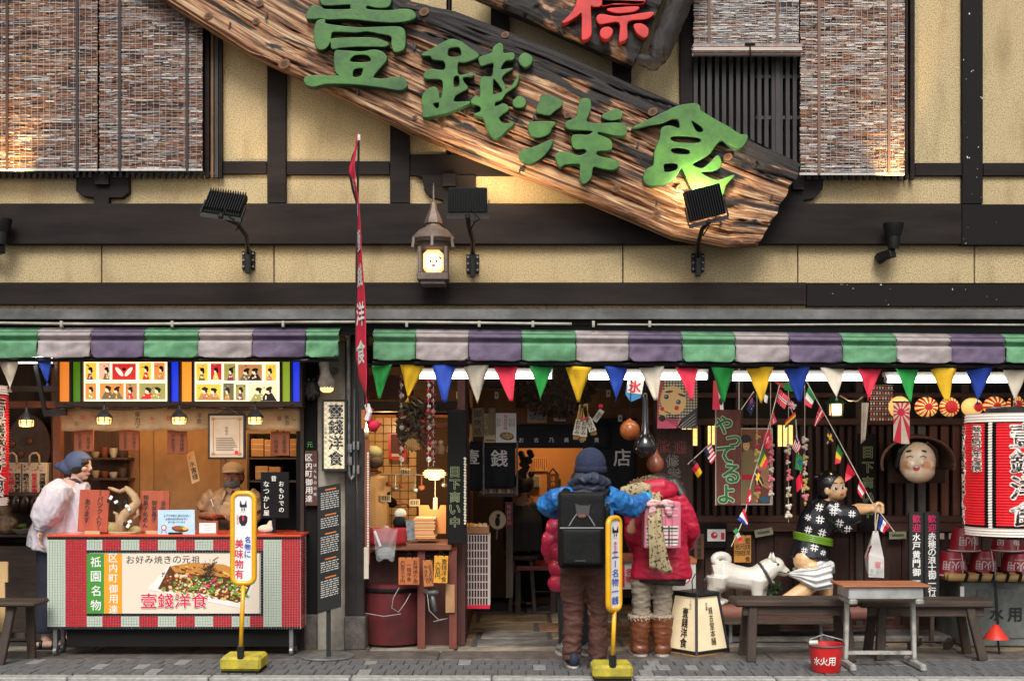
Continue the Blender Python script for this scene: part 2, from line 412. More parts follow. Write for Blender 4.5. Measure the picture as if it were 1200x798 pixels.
# -- reed blinds
REED=[mat('reed, pale',(.44,.37,.32),.7,(.26,.17,.13),30,(1,1,1)),mat('reed, brown',(.30,.145,.08),.7,(.15,.06,.035),30),
  mat('reed, grey',(.33,.33,.35),.75,(.2,.17,.17),30),mat('reed, dark',(.05,.03,.025),.8),mat('reed, white',(.55,.52,.48),.7)]
CORD=mat('dark brown cloth tape',(.045,.028,.025),.8);TAPE=mat('brown cloth tape',(.17,.1,.075),.8);STITCH=mat('pale stitching thread',(.30,.32,.34),.8)
def blind(a,b,top,bot,bands,tape,label,weights,Y=-.16,seed=1,roll=None):
 rnd=random.Random(seed);t=thing('reed_blind',label,'blind',W((a+b)/2,bot,Y),'reed blinds over the upstairs windows')
 mb=MB();y=top;n=int((b-a)/7);row=0
 wob=[rnd.uniform(-.4,.4) for _ in range(n+1)]
 while y<bot:
  ph=rnd.uniform(.9,1.45);x=a+rnd.uniform(0,2);off=rnd.uniform(-.25,.25)
  mi=rnd.choices(range(5),weights)[0]
  while x<b:
   w_=rnd.uniform(4,13);x2=min(b+rnd.uniform(-1,.4),x+w_)
   if rnd.random()<.55:mi=rnd.choices(range(5),weights)[0]
   yy=y+off+rnd.uniform(-.35,.35);dy=rnd.uniform(0,.012)
   mb.pbox(x,x2,yy,yy+ph,Y-dy,.006,mi);x=x2
  y+=1.5;row+=1
 mb.build('reeds',REED,t,kind='stuff')
 st=MB()
 for i in range(1,n):st.pbox(a+(b-a)*i/n,a+(b-a)*i/n+.4,top,bot,Y-.014,.003)
 st.build('stitching',STITCH,t,kind='stuff')
 for x in bands:MB().pbox(x-1.6,x+1.6,top,bot-(8 if roll else 0),Y-.022,.006).build('cloth_tape',tape,t)
 MB().pbox(a,b,bot-1,bot+1.2,Y-.012,.02).build('bottom_rod',REED[4],t)
 if roll:
  r=MB();k=24;r2=.042
  for i in range(k):
   an=2*math.pi*i/k
   c=W(0,bot-5,Y-.03);r.box(X(a-1+rnd.uniform(-1,1),Y),X(b+2+rnd.uniform(-1,1),Y),c.y+r2*math.cos(an)-.005,c.y+r2*math.cos(an)+.005,c.z+r2*math.sin(an)-.005,c.z+r2*math.sin(an)+.005,rnd.choice((0,2,4,4,1)))
  r.build('rolled_reeds',REED,t,kind='stuff')
  c=W(879,52,Y-.08)
  MB().tube([c,c+Vector((0,-.005,-.06)),c+Vector((.01,.02,-.12))],.006,5).build('tie_cord',BLACKM,t)
  MB().bar(c+Vector((-.04,0,0)),c+Vector((.04,0,0)),.012,.012).build('tie_cord',BLACKM,t)
 return t
blind(-110,114,-170,199,(-60,8,90),CORD,'wide brown reed blind at the left edge, lamp glow in its corner',(4,9,2,2.2,.8),seed=3)
blind(115.5,237,-170,199,(140,219),CORD,'brown reed blind beside the diagonal wooden signboard, left of the plaster',(4,8,3,2.2,1),seed=4)
blind(812,936,-170,64,(831,911),TAPE,'short reed blind rolled up above dark lattice bars',(6,2,4,.4,6),seed=5,roll=True)
blind(937,1060,-170,204,(960,1042),TAPE,'long pale reed blind with a warm glow in its lower right corner',(6,6,3,1.4,3),seed=6,Y=-.165)
# -- carved signboards
def board_mat(name,dark=0.,v0=3.):
 m=bpy.data.materials.new(name);m.use_nodes=True;n=m.node_tree.nodes;L=m.node_tree.links;b=n['Principled BSDF']
 b.inputs['Roughness'].default_value=.6
 uv=n.new('ShaderNodeTexCoord')
 def noise_(sc,st,det=8,ro=.6,dist=0):
  mp=n.new('ShaderNodeMapping');mp.inputs['Scale'].default_value=st;L.new(uv.outputs['UV'],mp.inputs[0])
  q=n.new('ShaderNodeTexNoise');q.inputs['Scale'].default_value=sc;q.inputs['Detail'].default_value=det;q.inputs['Roughness'].default_value=ro;q.inputs['Distortion'].default_value=dist
  L.new(mp.outputs[0],q.inputs['Vector']);return q.outputs['Fac']
 g1=noise_(9,(.26,2.2,1),10,.72,.6);g2=noise_(3.2,(.45,1.6,1),6,.6,.8);g3=noise_(30,(.12,3,1),5)
 r=n.new('ShaderNodeValToRGB');e=r.color_ramp.elements
 e[0].position=.37;e[0].color=(.012,.008,.006,1);e[1].position=.72;e[1].color=(.74,.60,.45,1)
 for p,c in ((.44,(.10,.035,.014,1)),(.50,(.36,.16,.07,1)),(.595,(.56,.37,.21,1))):
  q=e.new(p);q.color=c
 L.new(g1,r.inputs[0])
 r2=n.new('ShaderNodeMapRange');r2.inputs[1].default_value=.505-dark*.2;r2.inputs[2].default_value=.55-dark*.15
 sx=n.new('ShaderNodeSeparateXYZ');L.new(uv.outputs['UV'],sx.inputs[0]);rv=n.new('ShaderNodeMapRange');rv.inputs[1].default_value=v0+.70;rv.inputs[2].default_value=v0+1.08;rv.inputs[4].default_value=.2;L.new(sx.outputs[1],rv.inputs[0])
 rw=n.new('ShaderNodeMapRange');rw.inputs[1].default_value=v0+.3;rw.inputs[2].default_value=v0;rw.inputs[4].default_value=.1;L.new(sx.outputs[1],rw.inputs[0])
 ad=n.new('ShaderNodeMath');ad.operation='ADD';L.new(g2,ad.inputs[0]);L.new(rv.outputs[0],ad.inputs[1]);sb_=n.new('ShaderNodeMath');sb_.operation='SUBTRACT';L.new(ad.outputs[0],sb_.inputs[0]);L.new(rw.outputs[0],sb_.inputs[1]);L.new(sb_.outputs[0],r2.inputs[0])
 x=n.new('ShaderNodeMix');x.data_type='RGBA';x.inputs[7].default_value=(.014,.010,.009,1);L.new(r2.outputs[0],x.inputs[0]);L.new(r.outputs[0],x.inputs[6])
 r3=n.new('ShaderNodeMapRange');r3.inputs[1].default_value=.555;r3.inputs[2].default_value=.61;r3.inputs[4].default_value=.85;L.new(g3,r3.inputs[0])
 x2=n.new('ShaderNodeMix');x2.data_type='RGBA';x2.inputs[7].default_value=(.012,.008,.006,1);L.new(r3.outputs[0],x2.inputs[0]);L.new(x.outputs[2],x2.inputs[6])
 L.new(x2.outputs[2],b.inputs['Base Color'])
 bp=n.new('ShaderNodeBump');bp.inputs['Strength'].default_value=.9;bp.inputs['Distance'].default_value=.02;L.new(g1,bp.inputs['Height']);L.new(bp.outputs[0],b.inputs['Normal'])
 return m
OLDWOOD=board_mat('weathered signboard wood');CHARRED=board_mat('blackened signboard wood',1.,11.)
def plank(name,top,bot,Y,th,m,parent,nu=300,nv=84,seed=0,amp=.017,ragged=0):
 """board between two pixel polylines (same length, left to right), grain grooves cut into its front"""
 def at(pl,u):
  k=u*(len(pl)-1);i=min(int(k),len(pl)-2);t=k-i
  return pl[i][0]+(pl[i+1][0]-pl[i][0])*t,pl[i][1]+(pl[i+1][1]-pl[i][1])*t
 rnd=random.Random(seed)
 vs=[];uvs=[]
 for j in range(nv+1):
  v=j/nv
  for i in range(nu+1):
   u=i/nu
   if ragged:u*=1+ragged*noise.noise((v*9,seed,2.))*(u>.97)
   a,b=at(bot,u),at(top,u)
   x,y=a[0]+(b[0]-a[0])*v,a[1]+(b[1]-a[1])*v
   L_=u*6.2;g=noise.noise((L_*.9,v*17,seed))*.6+noise.noise((L_*2.1,v*38,seed+5))*.4
   g2=noise.noise((L_*.6,v*6,seed+9))
   d=amp*(g+.8*g2)
   crack=noise.noise((L_*.45,v*11,seed+20))
   d+=.03*max(0,1-abs(crack)/.045)
   ed=min(v,1-v);d+=.03*max(0,1-ed*22)**2
   vs.append(W(x,y,Y)+Vector((0,d,0)));uvs.append((L_*.5,v*1.1+seed))
 w_=nu+1;fs=[(j*w_+i,j*w_+i+1,(j+1)*w_+i+1,(j+1)*w_+i) for j in range(nv) for i in range(nu)]
 n0=len(vs)
 rim=[i for i in range(w_)]+[j*w_+nu for j in range(1,nv+1)]+[nv*w_+i for i in range(nu-1,-1,-1)]+[j*w_ for j in range(nv-1,0,-1)]
 for i in rim:p=vs[i];vs.append(Vector((p.x,Y+th,p.z)));uvs.append((uvs[i][0],uvs[i][1]+.13))
 k=len(rim)
 for q in range(k):fs.append((rim[q],n0+q,n0+(q+1)%k,rim[(q+1)%k]))
 fs.append(tuple(n0+q for q in range(k)))
 mb=MB();mb.add(vs,fs);o=mb.build(name,m,parent)
 ul=o.data.uv_layers.new(name='UVMap');li=np.empty(len(o.data.loops),dtype=int);o.data.loops.foreach_get('vertex_index',li)
 ul.data.foreach_set('uv',np.array(uvs)[li].ravel());return o
GREEN=mat('green painted carving',(.055,.19,.022),.5,(.016,.075,.016),5,(1,1,1),.4,.7,bump=.25,bscale=30,dirt=.25);GREEND=mat('dark green carved edge',(.012,.05,.03),.5)
RED=mat('red painted carving',(.62,.022,.02),.5,(.4,.012,.012),6,(1,1,1),.45,.75,bump=.25,bscale=30,dirt=.3);REDD=mat('dark red carved edge',(.22,.012,.012),.5)
BY=-.34
sign=thing('wooden_signboard','huge diagonal weathered wooden signboard with green carved characters','signboard',W(560,287,BY))
botl=[(100,-60),(193,0),(290,61),(345,86),(400,112),(480,153),(560,185),(690,235),(790,277),(850,289),(889,287)]
topl=[(300,-110),(380,-58),(440,-26),(480,0),(532,12),(590,34),(650,56),(720,87),(797,122),(880,162),(941,192)]
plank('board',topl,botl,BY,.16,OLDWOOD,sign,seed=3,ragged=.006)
KNOT=mat('dark knot',(.03,.015,.008),.7,(.09,.04,.02),30);KNOTR=mat('knot ring',(.16,.07,.025),.7)
for x,y,r in ((244,19,4),(333,75,5.5),(304,4,4),(592,41,3.6),(665,135,3.4),(497,14,4.6),(517,141,4),(519,147,3),(770,250,4),(722,221,4),(797,220,3.4),(853,184,4.2),(560,109,4),(547,132,3),(765,131,4.6),(486,138,2.5),(300,25,3.5),(688,193,2.5)):
 k=MB();k.disc(x,y,r*1.35,r,BY-.0145,1,12,rot=-25);k.disc(x,y,r*.75,r*.6,BY-.0165,0,10,rot=-25);k.build('knot',[KNOT,KNOTR],sign)
for x,y in ((313,20),(382,57),(436,52),(487,55),(470,92),(538,90),(618,80),(626,138),(700,185),(748,170),(770,238),(860,215),(885,194),(905,232),(845,262),(420,108),(270,30),(610,200)):
 MB().bar(W(x,y-3.4,BY-.012),W(x-1.5,y+3.4,BY-.012),.012,.016).build('iron_nail',BLACK,sign)
def letter(loops,x0,y0,k,name='carved_character',m=(GREEN,GREEND),parent=sign,Y=BY-.085):
 mb=carved([[(x0+a*k,y0+b*k) for a,b in lp] for lp in loops],Y,.075,.006)
 return mb.build(name,list(m),parent)
L1=[[(180,60),(215,50),(270,70),(300,85),(500,85),(515,60),(500,38),(300,45),(260,10),(255,-60),(510,-60),(520,-150),(650,-150),(655,-60),(840,-60),(840,50),(740,65),(655,48),(655,85),(830,95),(930,85),(1010,85),(1055,110),(1060,150),(980,180),(860,190),(700,180),(500,160),(330,165),(270,155),(200,160),(140,155),(145,115)],
[(235,180),(290,170),(300,205),(420,225),(600,240),(760,235),(900,232),(960,250),(975,300),(975,370),(960,420),(890,440),(865,380),(860,310),(760,285),(650,265),(560,275),(370,270),(345,300),(335,360),(300,410),(250,420),(215,380),(205,280),(215,220)],
[(355,335),(560,325),(720,330),(830,370),(800,395),(700,395),(560,395),(430,405),(360,415),(350,370)],
[(380,450),(440,435),(600,445),(700,430),(770,440),(815,480),(810,520),(760,580),(710,640),(715,670),(800,675),(900,660),(960,665),(985,700),(985,740),(930,765),(800,745),(650,725),(500,712),(330,710),(260,720),(200,735),(140,720),(120,680),(150,650),(240,645),(340,650),(420,645),(385,600)],
[(545,470),(660,470),(680,530),(510,530)],[(540,590),(620,580),(610,640),(580,660),(530,655)]]
L2=[[(90,150),(150,115),(230,70),(300,40),(370,60),(440,110),(495,150),(470,175),(400,200),(345,205),(345,285),(370,300),(440,285),(455,300),(385,310),(385,345),(415,385),(390,405),(330,440),(320,490),(430,490),(380,520),(280,560),(180,585),(100,595),(100,540),(90,470),(110,420),(165,385),(200,400),(210,450),(215,470),(235,440),(235,330),(120,320),(105,290),(150,258),(250,262),(250,195),(170,180),(150,155)],
[(275,110),(300,95),(360,95),(370,160),(280,165)],[(315,310),(355,300),(360,370),(320,385)],[(165,500),(212,490),(212,530),(190,540)],
[(505,170),(590,140),(605,100),(645,70),(670,90),(675,140),(745,140),(745,180),(690,190),(660,230),(660,260),(735,250),(690,280),(660,320),(685,370),(690,400),(730,385),(760,340),(785,300),(770,360),(740,390),(690,425),(660,470),(615,490),(615,525),(680,505),(710,540),(660,580),(640,610),(680,650),(750,640),(700,690),(640,740),(600,735),(560,680),(530,600),(470,580),(510,560),(510,520),(445,490),(475,450),(510,450),(515,320),(590,310),(605,250),(600,205),(520,225),(505,200)],
[(598,335),(615,325),(672,410),(612,438),(598,430)],[(790,170),(830,140),(880,170),(870,215),(830,235),(795,210)],[(750,480),(790,450),(830,475),(825,515),(780,525),(750,510)]]
L3=[[(235,70),(360,110),(370,150),(310,195),(280,220),(215,210),(185,190),(210,120)],[(130,285),(200,275),(320,280),(295,320),(275,360),(215,385),(160,380),(130,340)],[(70,495),(180,460),(300,410),(275,480),(220,540),(150,580),(90,570),(60,530)],
[(520,110),(580,110),(585,180),(560,240),(560,275),(640,290),(810,285),(855,320),(840,370),(760,370),(650,345),(640,370),(690,390),(740,420),(735,480),(640,490),(640,530),(760,560),(800,590),(760,630),(670,620),(605,610),(590,690),(540,735),(515,700),(515,600),(495,585),(400,590),(360,605),(330,520),(400,500),(500,530),(560,505),(545,475),(470,470),(455,380),(570,375),(600,340),(430,325),(405,280),(480,245),(495,190)],
[(690,220),(780,180),(820,210),(810,245),(740,260),(680,240)]]
L4=[[(20,250),(130,195),(290,120),(400,70),(540,50),(580,75),(590,110),(720,190),(830,250),(920,310),(985,320),(960,390),(910,420),(830,390),(770,350),(720,390),(660,470),(580,520),(520,555),(530,580),(600,600),(660,560),(735,490),(760,570),(700,610),(590,625),(640,670),(730,700),(780,690),(870,660),(800,740),(770,830),(650,900),(540,800),(490,720),(460,650),(425,590),(390,640),(350,690),(260,730),(150,740),(105,690),(130,610),(190,570),(200,460),(245,340),(260,260),(330,240),(410,260),(400,180),(340,175),(260,210),(150,225)],
[(505,185),(600,240),(610,290),(550,285)],[(345,320),(570,330),(570,385),(360,375)],[(330,430),(400,415),(490,435),(490,480),(360,475)],[(275,600),(285,560),(385,562),(380,612),(290,630)]]
LET=[(L1,340,0,.13787),(L2,480,40,.16287),(L3,600,100,.15658),(L4,740,115,.13787)]
for l in LET:letter(*l)
sign2=thing('wooden_signboard','blackened slanting wooden signboard with red carved character at the top edge','signboard',W(700,72,BY))
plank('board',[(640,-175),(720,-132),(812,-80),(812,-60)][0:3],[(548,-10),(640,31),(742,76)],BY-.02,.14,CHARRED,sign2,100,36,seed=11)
em=MB();lp_,lr_=[(745,70),(766,72),(772,62),(798,-3),(815,-60),(822,-90)],[.03,.07,.085,.095,.1,.1];ts_=np.linspace(0,5,60);em.tube([W(float(np.interp(q,range(6),[a[0] for a in lp_])),float(np.interp(q,range(6),[a[1] for a in lp_])),BY-.04) for q in ts_],[float(np.interp(q,range(6),lr_)) for q in ts_],28);fold(em,.016,(26,26,4),3.,True,.6)
o_=em.build('rounded_end_log',CHARRED,sign2,smooth=True);u_=o_.data.uv_layers.new(name='UVMap')
for lp in o_.data.loops:c=o_.data.vertices[lp.vertex_index].co;u_.data[lp.index].uv=(c.z*.5,11.75+c.x*.8)
LH=[[(340,150),(400,90),(435,20),(430,-60),(420,-90),(450,-100),(450,-190),(530,-190),(530,-110),(590,-110),(595,-60),(550,-50),(575,-10),(600,0),(590,40),(545,45),(525,45),(530,200),(520,245),(480,265),(470,240),(470,90),(430,110),(380,140)],
[(600,30),(615,-70),(760,-80),(890,-70),(890,10),(840,30),(700,25),(640,35)],[(640,65),(720,55),(845,50),(820,75),(750,85),(690,85)],
[(570,120),(600,100),(720,115),(935,85),(925,115),(880,130),(775,145),(770,250),(740,275),(720,270),(720,150),(600,160),(575,145)],[(600,200),(640,185),(670,200),(665,235),(630,260),(595,240)],[(820,170),(870,165),(910,195),(905,240),(880,250),(835,215)]]
letter(LH,600,0,.175,m=(RED,REDD),parent=sign2,Y=BY-.09)
# -- lamps on the upper wall
GLOSSB=mat('glossy black housing',(.005,.005,.0055),.38,spec=.4)
def floodlight(px,py0,py1,arm,plate,tilt,label,sw=46,sh=26,roll=0,foot=None):
 Y=-.62
 t=thing('flood_light',label,'flood light',W(plate[0],plate[1]+24,-.06),'flood lights aimed at the signboard')
 c=W(px,(py0+py1)/2,Y);k=s_(Y);w_,h_=sw*k,sh*k
 M=rotm('Y',roll)@rotm('X',tilt)
 h=MB();h.obox(c+M@Vector((0,.03,0)),(w_,.05,h_),M)
 h.build('lamp_housing',GLOSSB,t,bevel=.006)
 fin=MB()
 for i in range(15):fin.obox(c+M@Vector((-w_/2+w_*(i+.5)/15,-.012,0)),(.006,.035,h_*.94),M)
 fin.build('cooling_fins',GLOSSB,t,kind='stuff')
 MB().obox(c+M@Vector((0,.058,0)),(w_*.9,.004,h_*.86),M).build('lamp_glass',mat('lit flood lamp glass',(1,.85,.6),.3,emit=6,ecol=(1,.8,.5)),t)
 b=MB();j=c+M@Vector((0,.01,-h_*.5-.03))
 for sx in (-1,1):b.bar(c+M@Vector((sx*(w_/2+.012),.02,0)),c+M@Vector((sx*(w_/2+.012),.02,-h_*.5-.025)),.008,.03)
 b.bar(j+M@Vector((-w_/2-.012,.01,0)),j+M@Vector((w_/2+.012,.01,0)),.03,.008);b.ball(j,.022,8)
 b.build('bracket',BLACK,t)
 a=[j]+[W(x,y,yy) for x,y,yy in arm]
 MB().tube(a,.017,8).build('arm',GLOSSB,t,smooth=True)
 MB().tube([j+Vector((.03,-.02,.05)),j+Vector((.09,-.05,-.03)),a[1]+Vector((.05,-.03,.02)),a[1]+Vector((.0,-.02,-.06))],.005,5).build('cable',BLACKM,t,smooth=True)
 p=MB();p.pbox(plate[0]-7.5,plate[0]+7.5,plate[1]-12,plate[1]+10,-.03,.03);p.bar(W(plate[0],plate[1]-14,-.07),W(plate[0],plate[1]+15,-.07),.04,.06)
 p.build('wall_plate',GLOSSB,t,bevel=.004)
 for sx in (-5.6,5.6):
  for sy in (-8.5,-1,6.5):MB().lathe([(.008,0),(.008,.01)],W(plate[0]+sx,plate[1]+sy,-.04),6,M=rotm('X',90)).build('bolt',STEEL,t)
 return c
c1=floodlight(264,222,252,[(277,262,-.5),(288,276,-.3),(291,296,-.1)],(291,306),-38,'tilted black flood light on a bent arm, below the brown blinds',sh=36,sw=44,roll=8)
c2=floodlight(548,220,249,[(549,264,-.5),(554,282,-.3),(554,296,-.1)],(554,310),6,'black flood light beside the smiling iron lantern, facing the signboard',sh=29)
c3=floodlight(826,217,258,[(823,268,-.5),(818,285,-.3),(818,300,-.1)],(818,309),6,'black flood light in front of the lower end of the signboard',sh=36,sw=44,roll=-14)
spot_light('flood_lamp',c1+Vector((0,.08,.02)),W(360,60,BY),30,(1,.72,.42),110)
spot_light('flood_lamp',c2+Vector((0,.08,.02)),W(610,150,BY),34,(1,.72,.42),130)
spot_light('flood_lamp',c3+Vector((0,.08,.03)),W(815,175,BY),45,(1,.75,.45),140)
def sconce(px,py,label):
 Y=-.2;t=thing('wall_lamp',label,'wall lamp',W(px-12,py+32,-.01),'uplights on the upper wall')
 c=W(px,py+26,Y)
 m=MB();m.lathe([(.042,0),(.045,.02),(.05,.1),(.056,.1),(.075,.17),(.078,.20),(.068,.20),(.05,.13)],c,20);m.build('lamp_cone',GLOSSB,t,smooth=40)
 MB().lathe([(.0,.135),(.05,.136)],c,16,closed=False).build('lamp_lens',mat('uplight lens',(1,.8,.5),.4,emit=5,ecol=(1,.7,.3)),t)
 MB().bar(c+Vector((.0,0,-.03)),W(px-17,py+36,-.08),.07,.07).build('elbow',GLOSSB,t,bevel=.008)
 MB().bar(W(px-14,py+36,-.12),W(px-15,py+36,0),.08,.08).build('wall_mount',GLOSSB,t,bevel=.008)
 return c
cs=sconce(1047,266,'black cone shaped uplight under the long pale blind');spot_light('uplight',cs+Vector((.02,-.13,.22)),W(1042,120,-.15),80,(1,.6,.2),48,.02,1)
cs=sconce(2,261,'black cone shaped uplight cut off by the left edge');spot_light('uplight',cs+Vector((0.08,-.13,.22)),W(22,105,-.15),100,(1,.6,.2),50,.02,1)
Y=-.3
lt=thing('iron_lantern','old iron wall lantern with a smiling face on its lit glass','lantern',W(508,334,Y))
IRON=mat('aged iron',(.13,.095,.08),.55,(.22,.17,.14),14,dirt=.6,metal=.3,bump=.2)
c=W(508,334,Y);k=s_(Y)
def lz(py):return (334-py)*k
MB().lathe([(.006,lz(218)),(.007,lz(236)),(.02,lz(238)),(.024,lz(241)),(.03,lz(246)),(.065,lz(258)),(.07,lz(262)),(.045,lz(264))],c,6).build('finial',IRON,lt)
MB().tube([c+Vector((0,0,lz(240))),c+Vector((0,0,lz(215)))],[.008,.003],6).build('spike',IRON,lt)
m=MB();m.lathe([(.05,lz(263)),(.06,lz(266)),(.11,lz(270)),(.15,lz(276)),(.172,lz(281)),(.155,lz(285)),(.125,lz(286)),(.12,lz(292)),(.1,lz(292))],c,24);m.build('roof',IRON,lt,smooth=35)
for i in range(6):
 a=R(60*i+30);MB().bar(c+Vector((.165*math.cos(a),.165*math.sin(a),lz(280))),c+Vector((.178*math.cos(a),.178*math.sin(a),lz(292))),.02,.02).build('roof_tip',IRON,lt)
bd=MB();w_=15.2*k
for sx in (-1,1):
 for sy in (-1,1):bd.bar(c+Vector((sx*w_,sy*w_,lz(322))),c+Vector((sx*w_,sy*w_,lz(291))),.028,.028)
bd.obox(c+Vector((0,0,lz(326))),(2.4*w_,2.4*w_,.055));bd.obox(c+Vector((0,0,lz(332))),(1.9*w_,1.9*w_,.04));bd.obox(c+Vector((0,w_,lz(307))),(2*w_,.02,.22))
bd.build('cage',IRON,lt,bevel=.006)
GLOW=mat('lit milk glass',(.9,.66,.38),.4,emit=.75,ecol=(1,.6,.25))
g=MB();q=11.5*k
g.obox(c+Vector((0,0,lz(307))),(2*q,2*q,26*k));g.build('glass',GLOW,lt,bevel=.03)
fy=Y-q-.004
f=MB();f.disc(508,307.5,10,10.5,fy,0,20)
for x in (504.5,511.5):f.disc(x,306,1.2,1.6,fy-.002,1,8)
f.disc(508,311,3,1.8,fy-.002,2,10);f.disc(508,311,1.2,.7,fy-.004,1,8);f.flat([(512,299),(517,302),(517,305)],fy-.002,1)
f.build('face',[mat('glowing face',(.95,.75,.5),.5,emit=.9,ecol=(1,.68,.36)),BLACK,mat('pink snout',(.7,.3,.2),.5,emit=.3)],lt)
MB().bar(c+Vector((0,w_,lz(308))),W(508,308,-.0)+Vector((.0,0,0)),.05,.05).build('wall_arm',IRON,lt)
# -- ground
ASPH=mat('asphalt',(.045,.045,.046),.9,(.085,.085,.084),60,bump=.5,bscale=160,dirt=.3)
STRIP=mat('dark worn kerb stone',(.075,.066,.06),.75,(.17,.145,.125),10,(1,1,1),bump=.5,bscale=70,dirt=.6)
PAV=[mat('grey paver',(.17,.175,.175),.8,(.08,.085,.09),40,bump=.4,bscale=150,dirt=.65),mat('dark paver',(.10,.105,.11),.8,(.15,.155,.16),40,bump=.4,bscale=150,dirt=.65),
 mat('pale paver',(.30,.30,.29),.8,(.2,.2,.2),40,bump=.4,bscale=150,dirt=.35)]
KERB=mat('pale kerb stone',(.46,.45,.42),.8,(.28,.27,.26),20,bump=.3,bscale=90,dirt=.5)
SLAB=[mat('sandy flagstone',(.32,.235,.14),.8,(.17,.125,.08),9,bump=.5,bscale=40,dirt=.65),mat('rust flagstone',(.34,.17,.08),.8,(.17,.10,.06),9,bump=.5,bscale=40,dirt=.6),
  mat('grey flagstone',(.23,.21,.18),.8,(.12,.11,.1),9,bump=.5,bscale=40,dirt=.65),mat('pale flagstone',(.4,.35,.27),.8,(.25,.21,.16),9,bump=.5,bscale=40,dirt=.55)]
MORTAR=mat('dark mortar bed',(.045,.04,.036),.95,(.09,.08,.07),30,bump=.4)
road=MB().add([(-60,-60,-.11),(60,-60,-.11),(60,40,-.11),(-60,40,-.11)],[(0,1,2,3)]).build('road',ASPH,kind='structure')
pave=MB().box(-9,9,-1.05,6,-.3,-.012).build('pavement',MORTAR,kind='structure')
XA,XB=-8,8
def kerbY(x,base):return base-.010*(x+4)
xs=np.arange(-7,7.1,.98)
for i,(a,b) in enumerate(zip(xs,xs[1:])):
 m=MB();g=.004
 vs=[]
 for z in (-.3,.0):
  vs+=[(a+g,kerbY(a,-1.26),z),(b-g,kerbY(b,-1.26),z),(b-g,kerbY(b,-1.13),z),(a+g,kerbY(a,-1.13),z)]
 m.add(vs,[(0,3,2,1),(4,5,6,7),(0,1,5,4),(1,2,6,5),(2,3,7,6),(3,0,4,7)]);m.build('kerb_stone',KERB,pave,bevel=.008)
proto=[MB().box(-.047,.047,-.094,.094,-.06,0).build('paver',q,pave,bevel=.004) for q in PAV]
rnd=random.Random(5);first=set()
for r_ in range(3):
 yb=-.565-r_*.2;x=-3.95+(.05 if r_%2 else 0)
 while x<3.95:
  k=rnd.choices((0,1,2),(6,4,.8))[0];yy=kerbY(x,yb+.01)
  if k in first:o=proto[k].copy();COL.objects.link(o)
  else:o=proto[k];first.add(k)
  o.location=Vector((x,yy-0.03,-.06+rnd.uniform(-.003,.002)))-wloc(pave);x+=.1
rnd=random.Random(9);x=-7
while x<7:
 w_=rnd.uniform(1.0,1.7)
 MB().box(x+.005,x+w_-.005,-.50,-.10,-.2,.003+rnd.uniform(-.003,.002)).build('threshold_stone',STRIP,pave,bevel=.008);x+=w_
rnd=random.Random(12)
rows=[(-.095,.17,.9),(.18,.60,.75),(.61,1.02,.85),(1.03,1.62,1.0),(1.63,2.35,.9),(2.36,3.1,1.1)]
for i,(y0,y1,wd_) in enumerate(rows):
 x=-1.25+rnd.uniform(-.5,0) if i else-7
 xe=7 if i==0 else (6.5 if i<3 else 2)
 while x<xe:
  w_=wd_*rnd.uniform(.5,1.15)*(1.4 if i==0 else 1)
  k=rnd.choices(range(4),(5,2,3,2) if i else (1,.5,3,5))[0]
  if i and x>1.6:k=rnd.choice((2,3,0,3))
  g=.018 if i else .006
  MB().box(x+g,x+w_-g,y0+g,y1-g,-.06,rnd.uniform(-.006,.003)).build('flagstone',SLAB[k],pave,bevel=.01);x+=w_
# -- awnings
AWG=mat('green canvas',(.15,.36,.19),.8,(.09,.26,.13),5,bump=.35,bscale=12,dirt=.5);AWW=mat('grey white canvas',(.45,.39,.38),.8,(.33,.28,.28),5,bump=.35,bscale=12,dirt=.45);AWP=mat('purple canvas',(.16,.115,.185),.8,(.10,.075,.135),5,bump=.35,bscale=12,dirt=.5)
AWB=mat('black awning edge',(.015,.015,.015),.7)
def awning(name,edges,cols,label,ty,by):
 Y=-.62;a,b=edges[0],edges[-1]
 t=thing(name,label,'awning',W((a+b)/2,by((a+b)/2),Y))
 for x0,x1,cm in zip(edges,edges[1:],cols):
  rr=random.Random(x0);kk=rr.uniform(0,6)
  def fn(u,v):
   p=x0+.5+(x1-x0-1)*u;H=by(p)-ty(p)
   cut=0
   if v==1:
    e=min(u,1-u)*(x1-x0);cut=max(0,7-e)**2/8
   py=ty(p)+H*v-cut+(v**2)*1.3*noise.noise(Vector((p*.03,kk,0)))
   if v<.16:dy=.05*(1-(v/.16))**1.5
   elif v<.4:dy=0.055*math.sin((v-.16)/.24*math.pi) 
   else:dy=.03*noise.noise(Vector((p*.045,v*1.3,kk)))+.014*noise.noise(Vector((p*.16+v*2,v*3,kk)))+.012*math.sin(u*9+kk)*(v-.4)
   q=W(p,py,Y);q.y+=dy;return q
  MB().grid(fn,16,22).build('valance',cm,t,smooth=True,sol=.004)
 top=MB()
 for x0,x1,cm in zip(edges,edges[1:],cols):
  mb=MB();mb.add([W(x0,ty(x0)+.2,Y+.08),W(x1,ty(x1)+.2,Y+.08),(X(x1,Y),-.12,Z(ty(x1),Y)+.16),(X(x0,Y),-.12,Z(ty(x0),Y)+.16)],[(0,1,2,3)])
  mb.build('canopy_cloth',cm,t,sol=.004)
 rb=MB();rb.tube([W(a,ty(a)+4,Y+.06),W(b,ty(b)+4,Y+.06)],.025,8);rb.build('roller_bar',BLACK,t)
 MB().tube([W(a,by(a)+3.2,Y+.05),W(b,by(b)+3.2,Y+.05)],.014,6).build('front_rail',BLACK,t)
 return t
GA,WA,PA=AWG,AWW,AWP
awning('striped_awning',[-148,-86,-20,43,105.5,168.5,232,295.5,358,397],[WA,PA,GA,WA,PA,GA,WA,PA,GA],'green, white and purple striped awning above the tiled food stall',lambda x:388.5,lambda x:419)
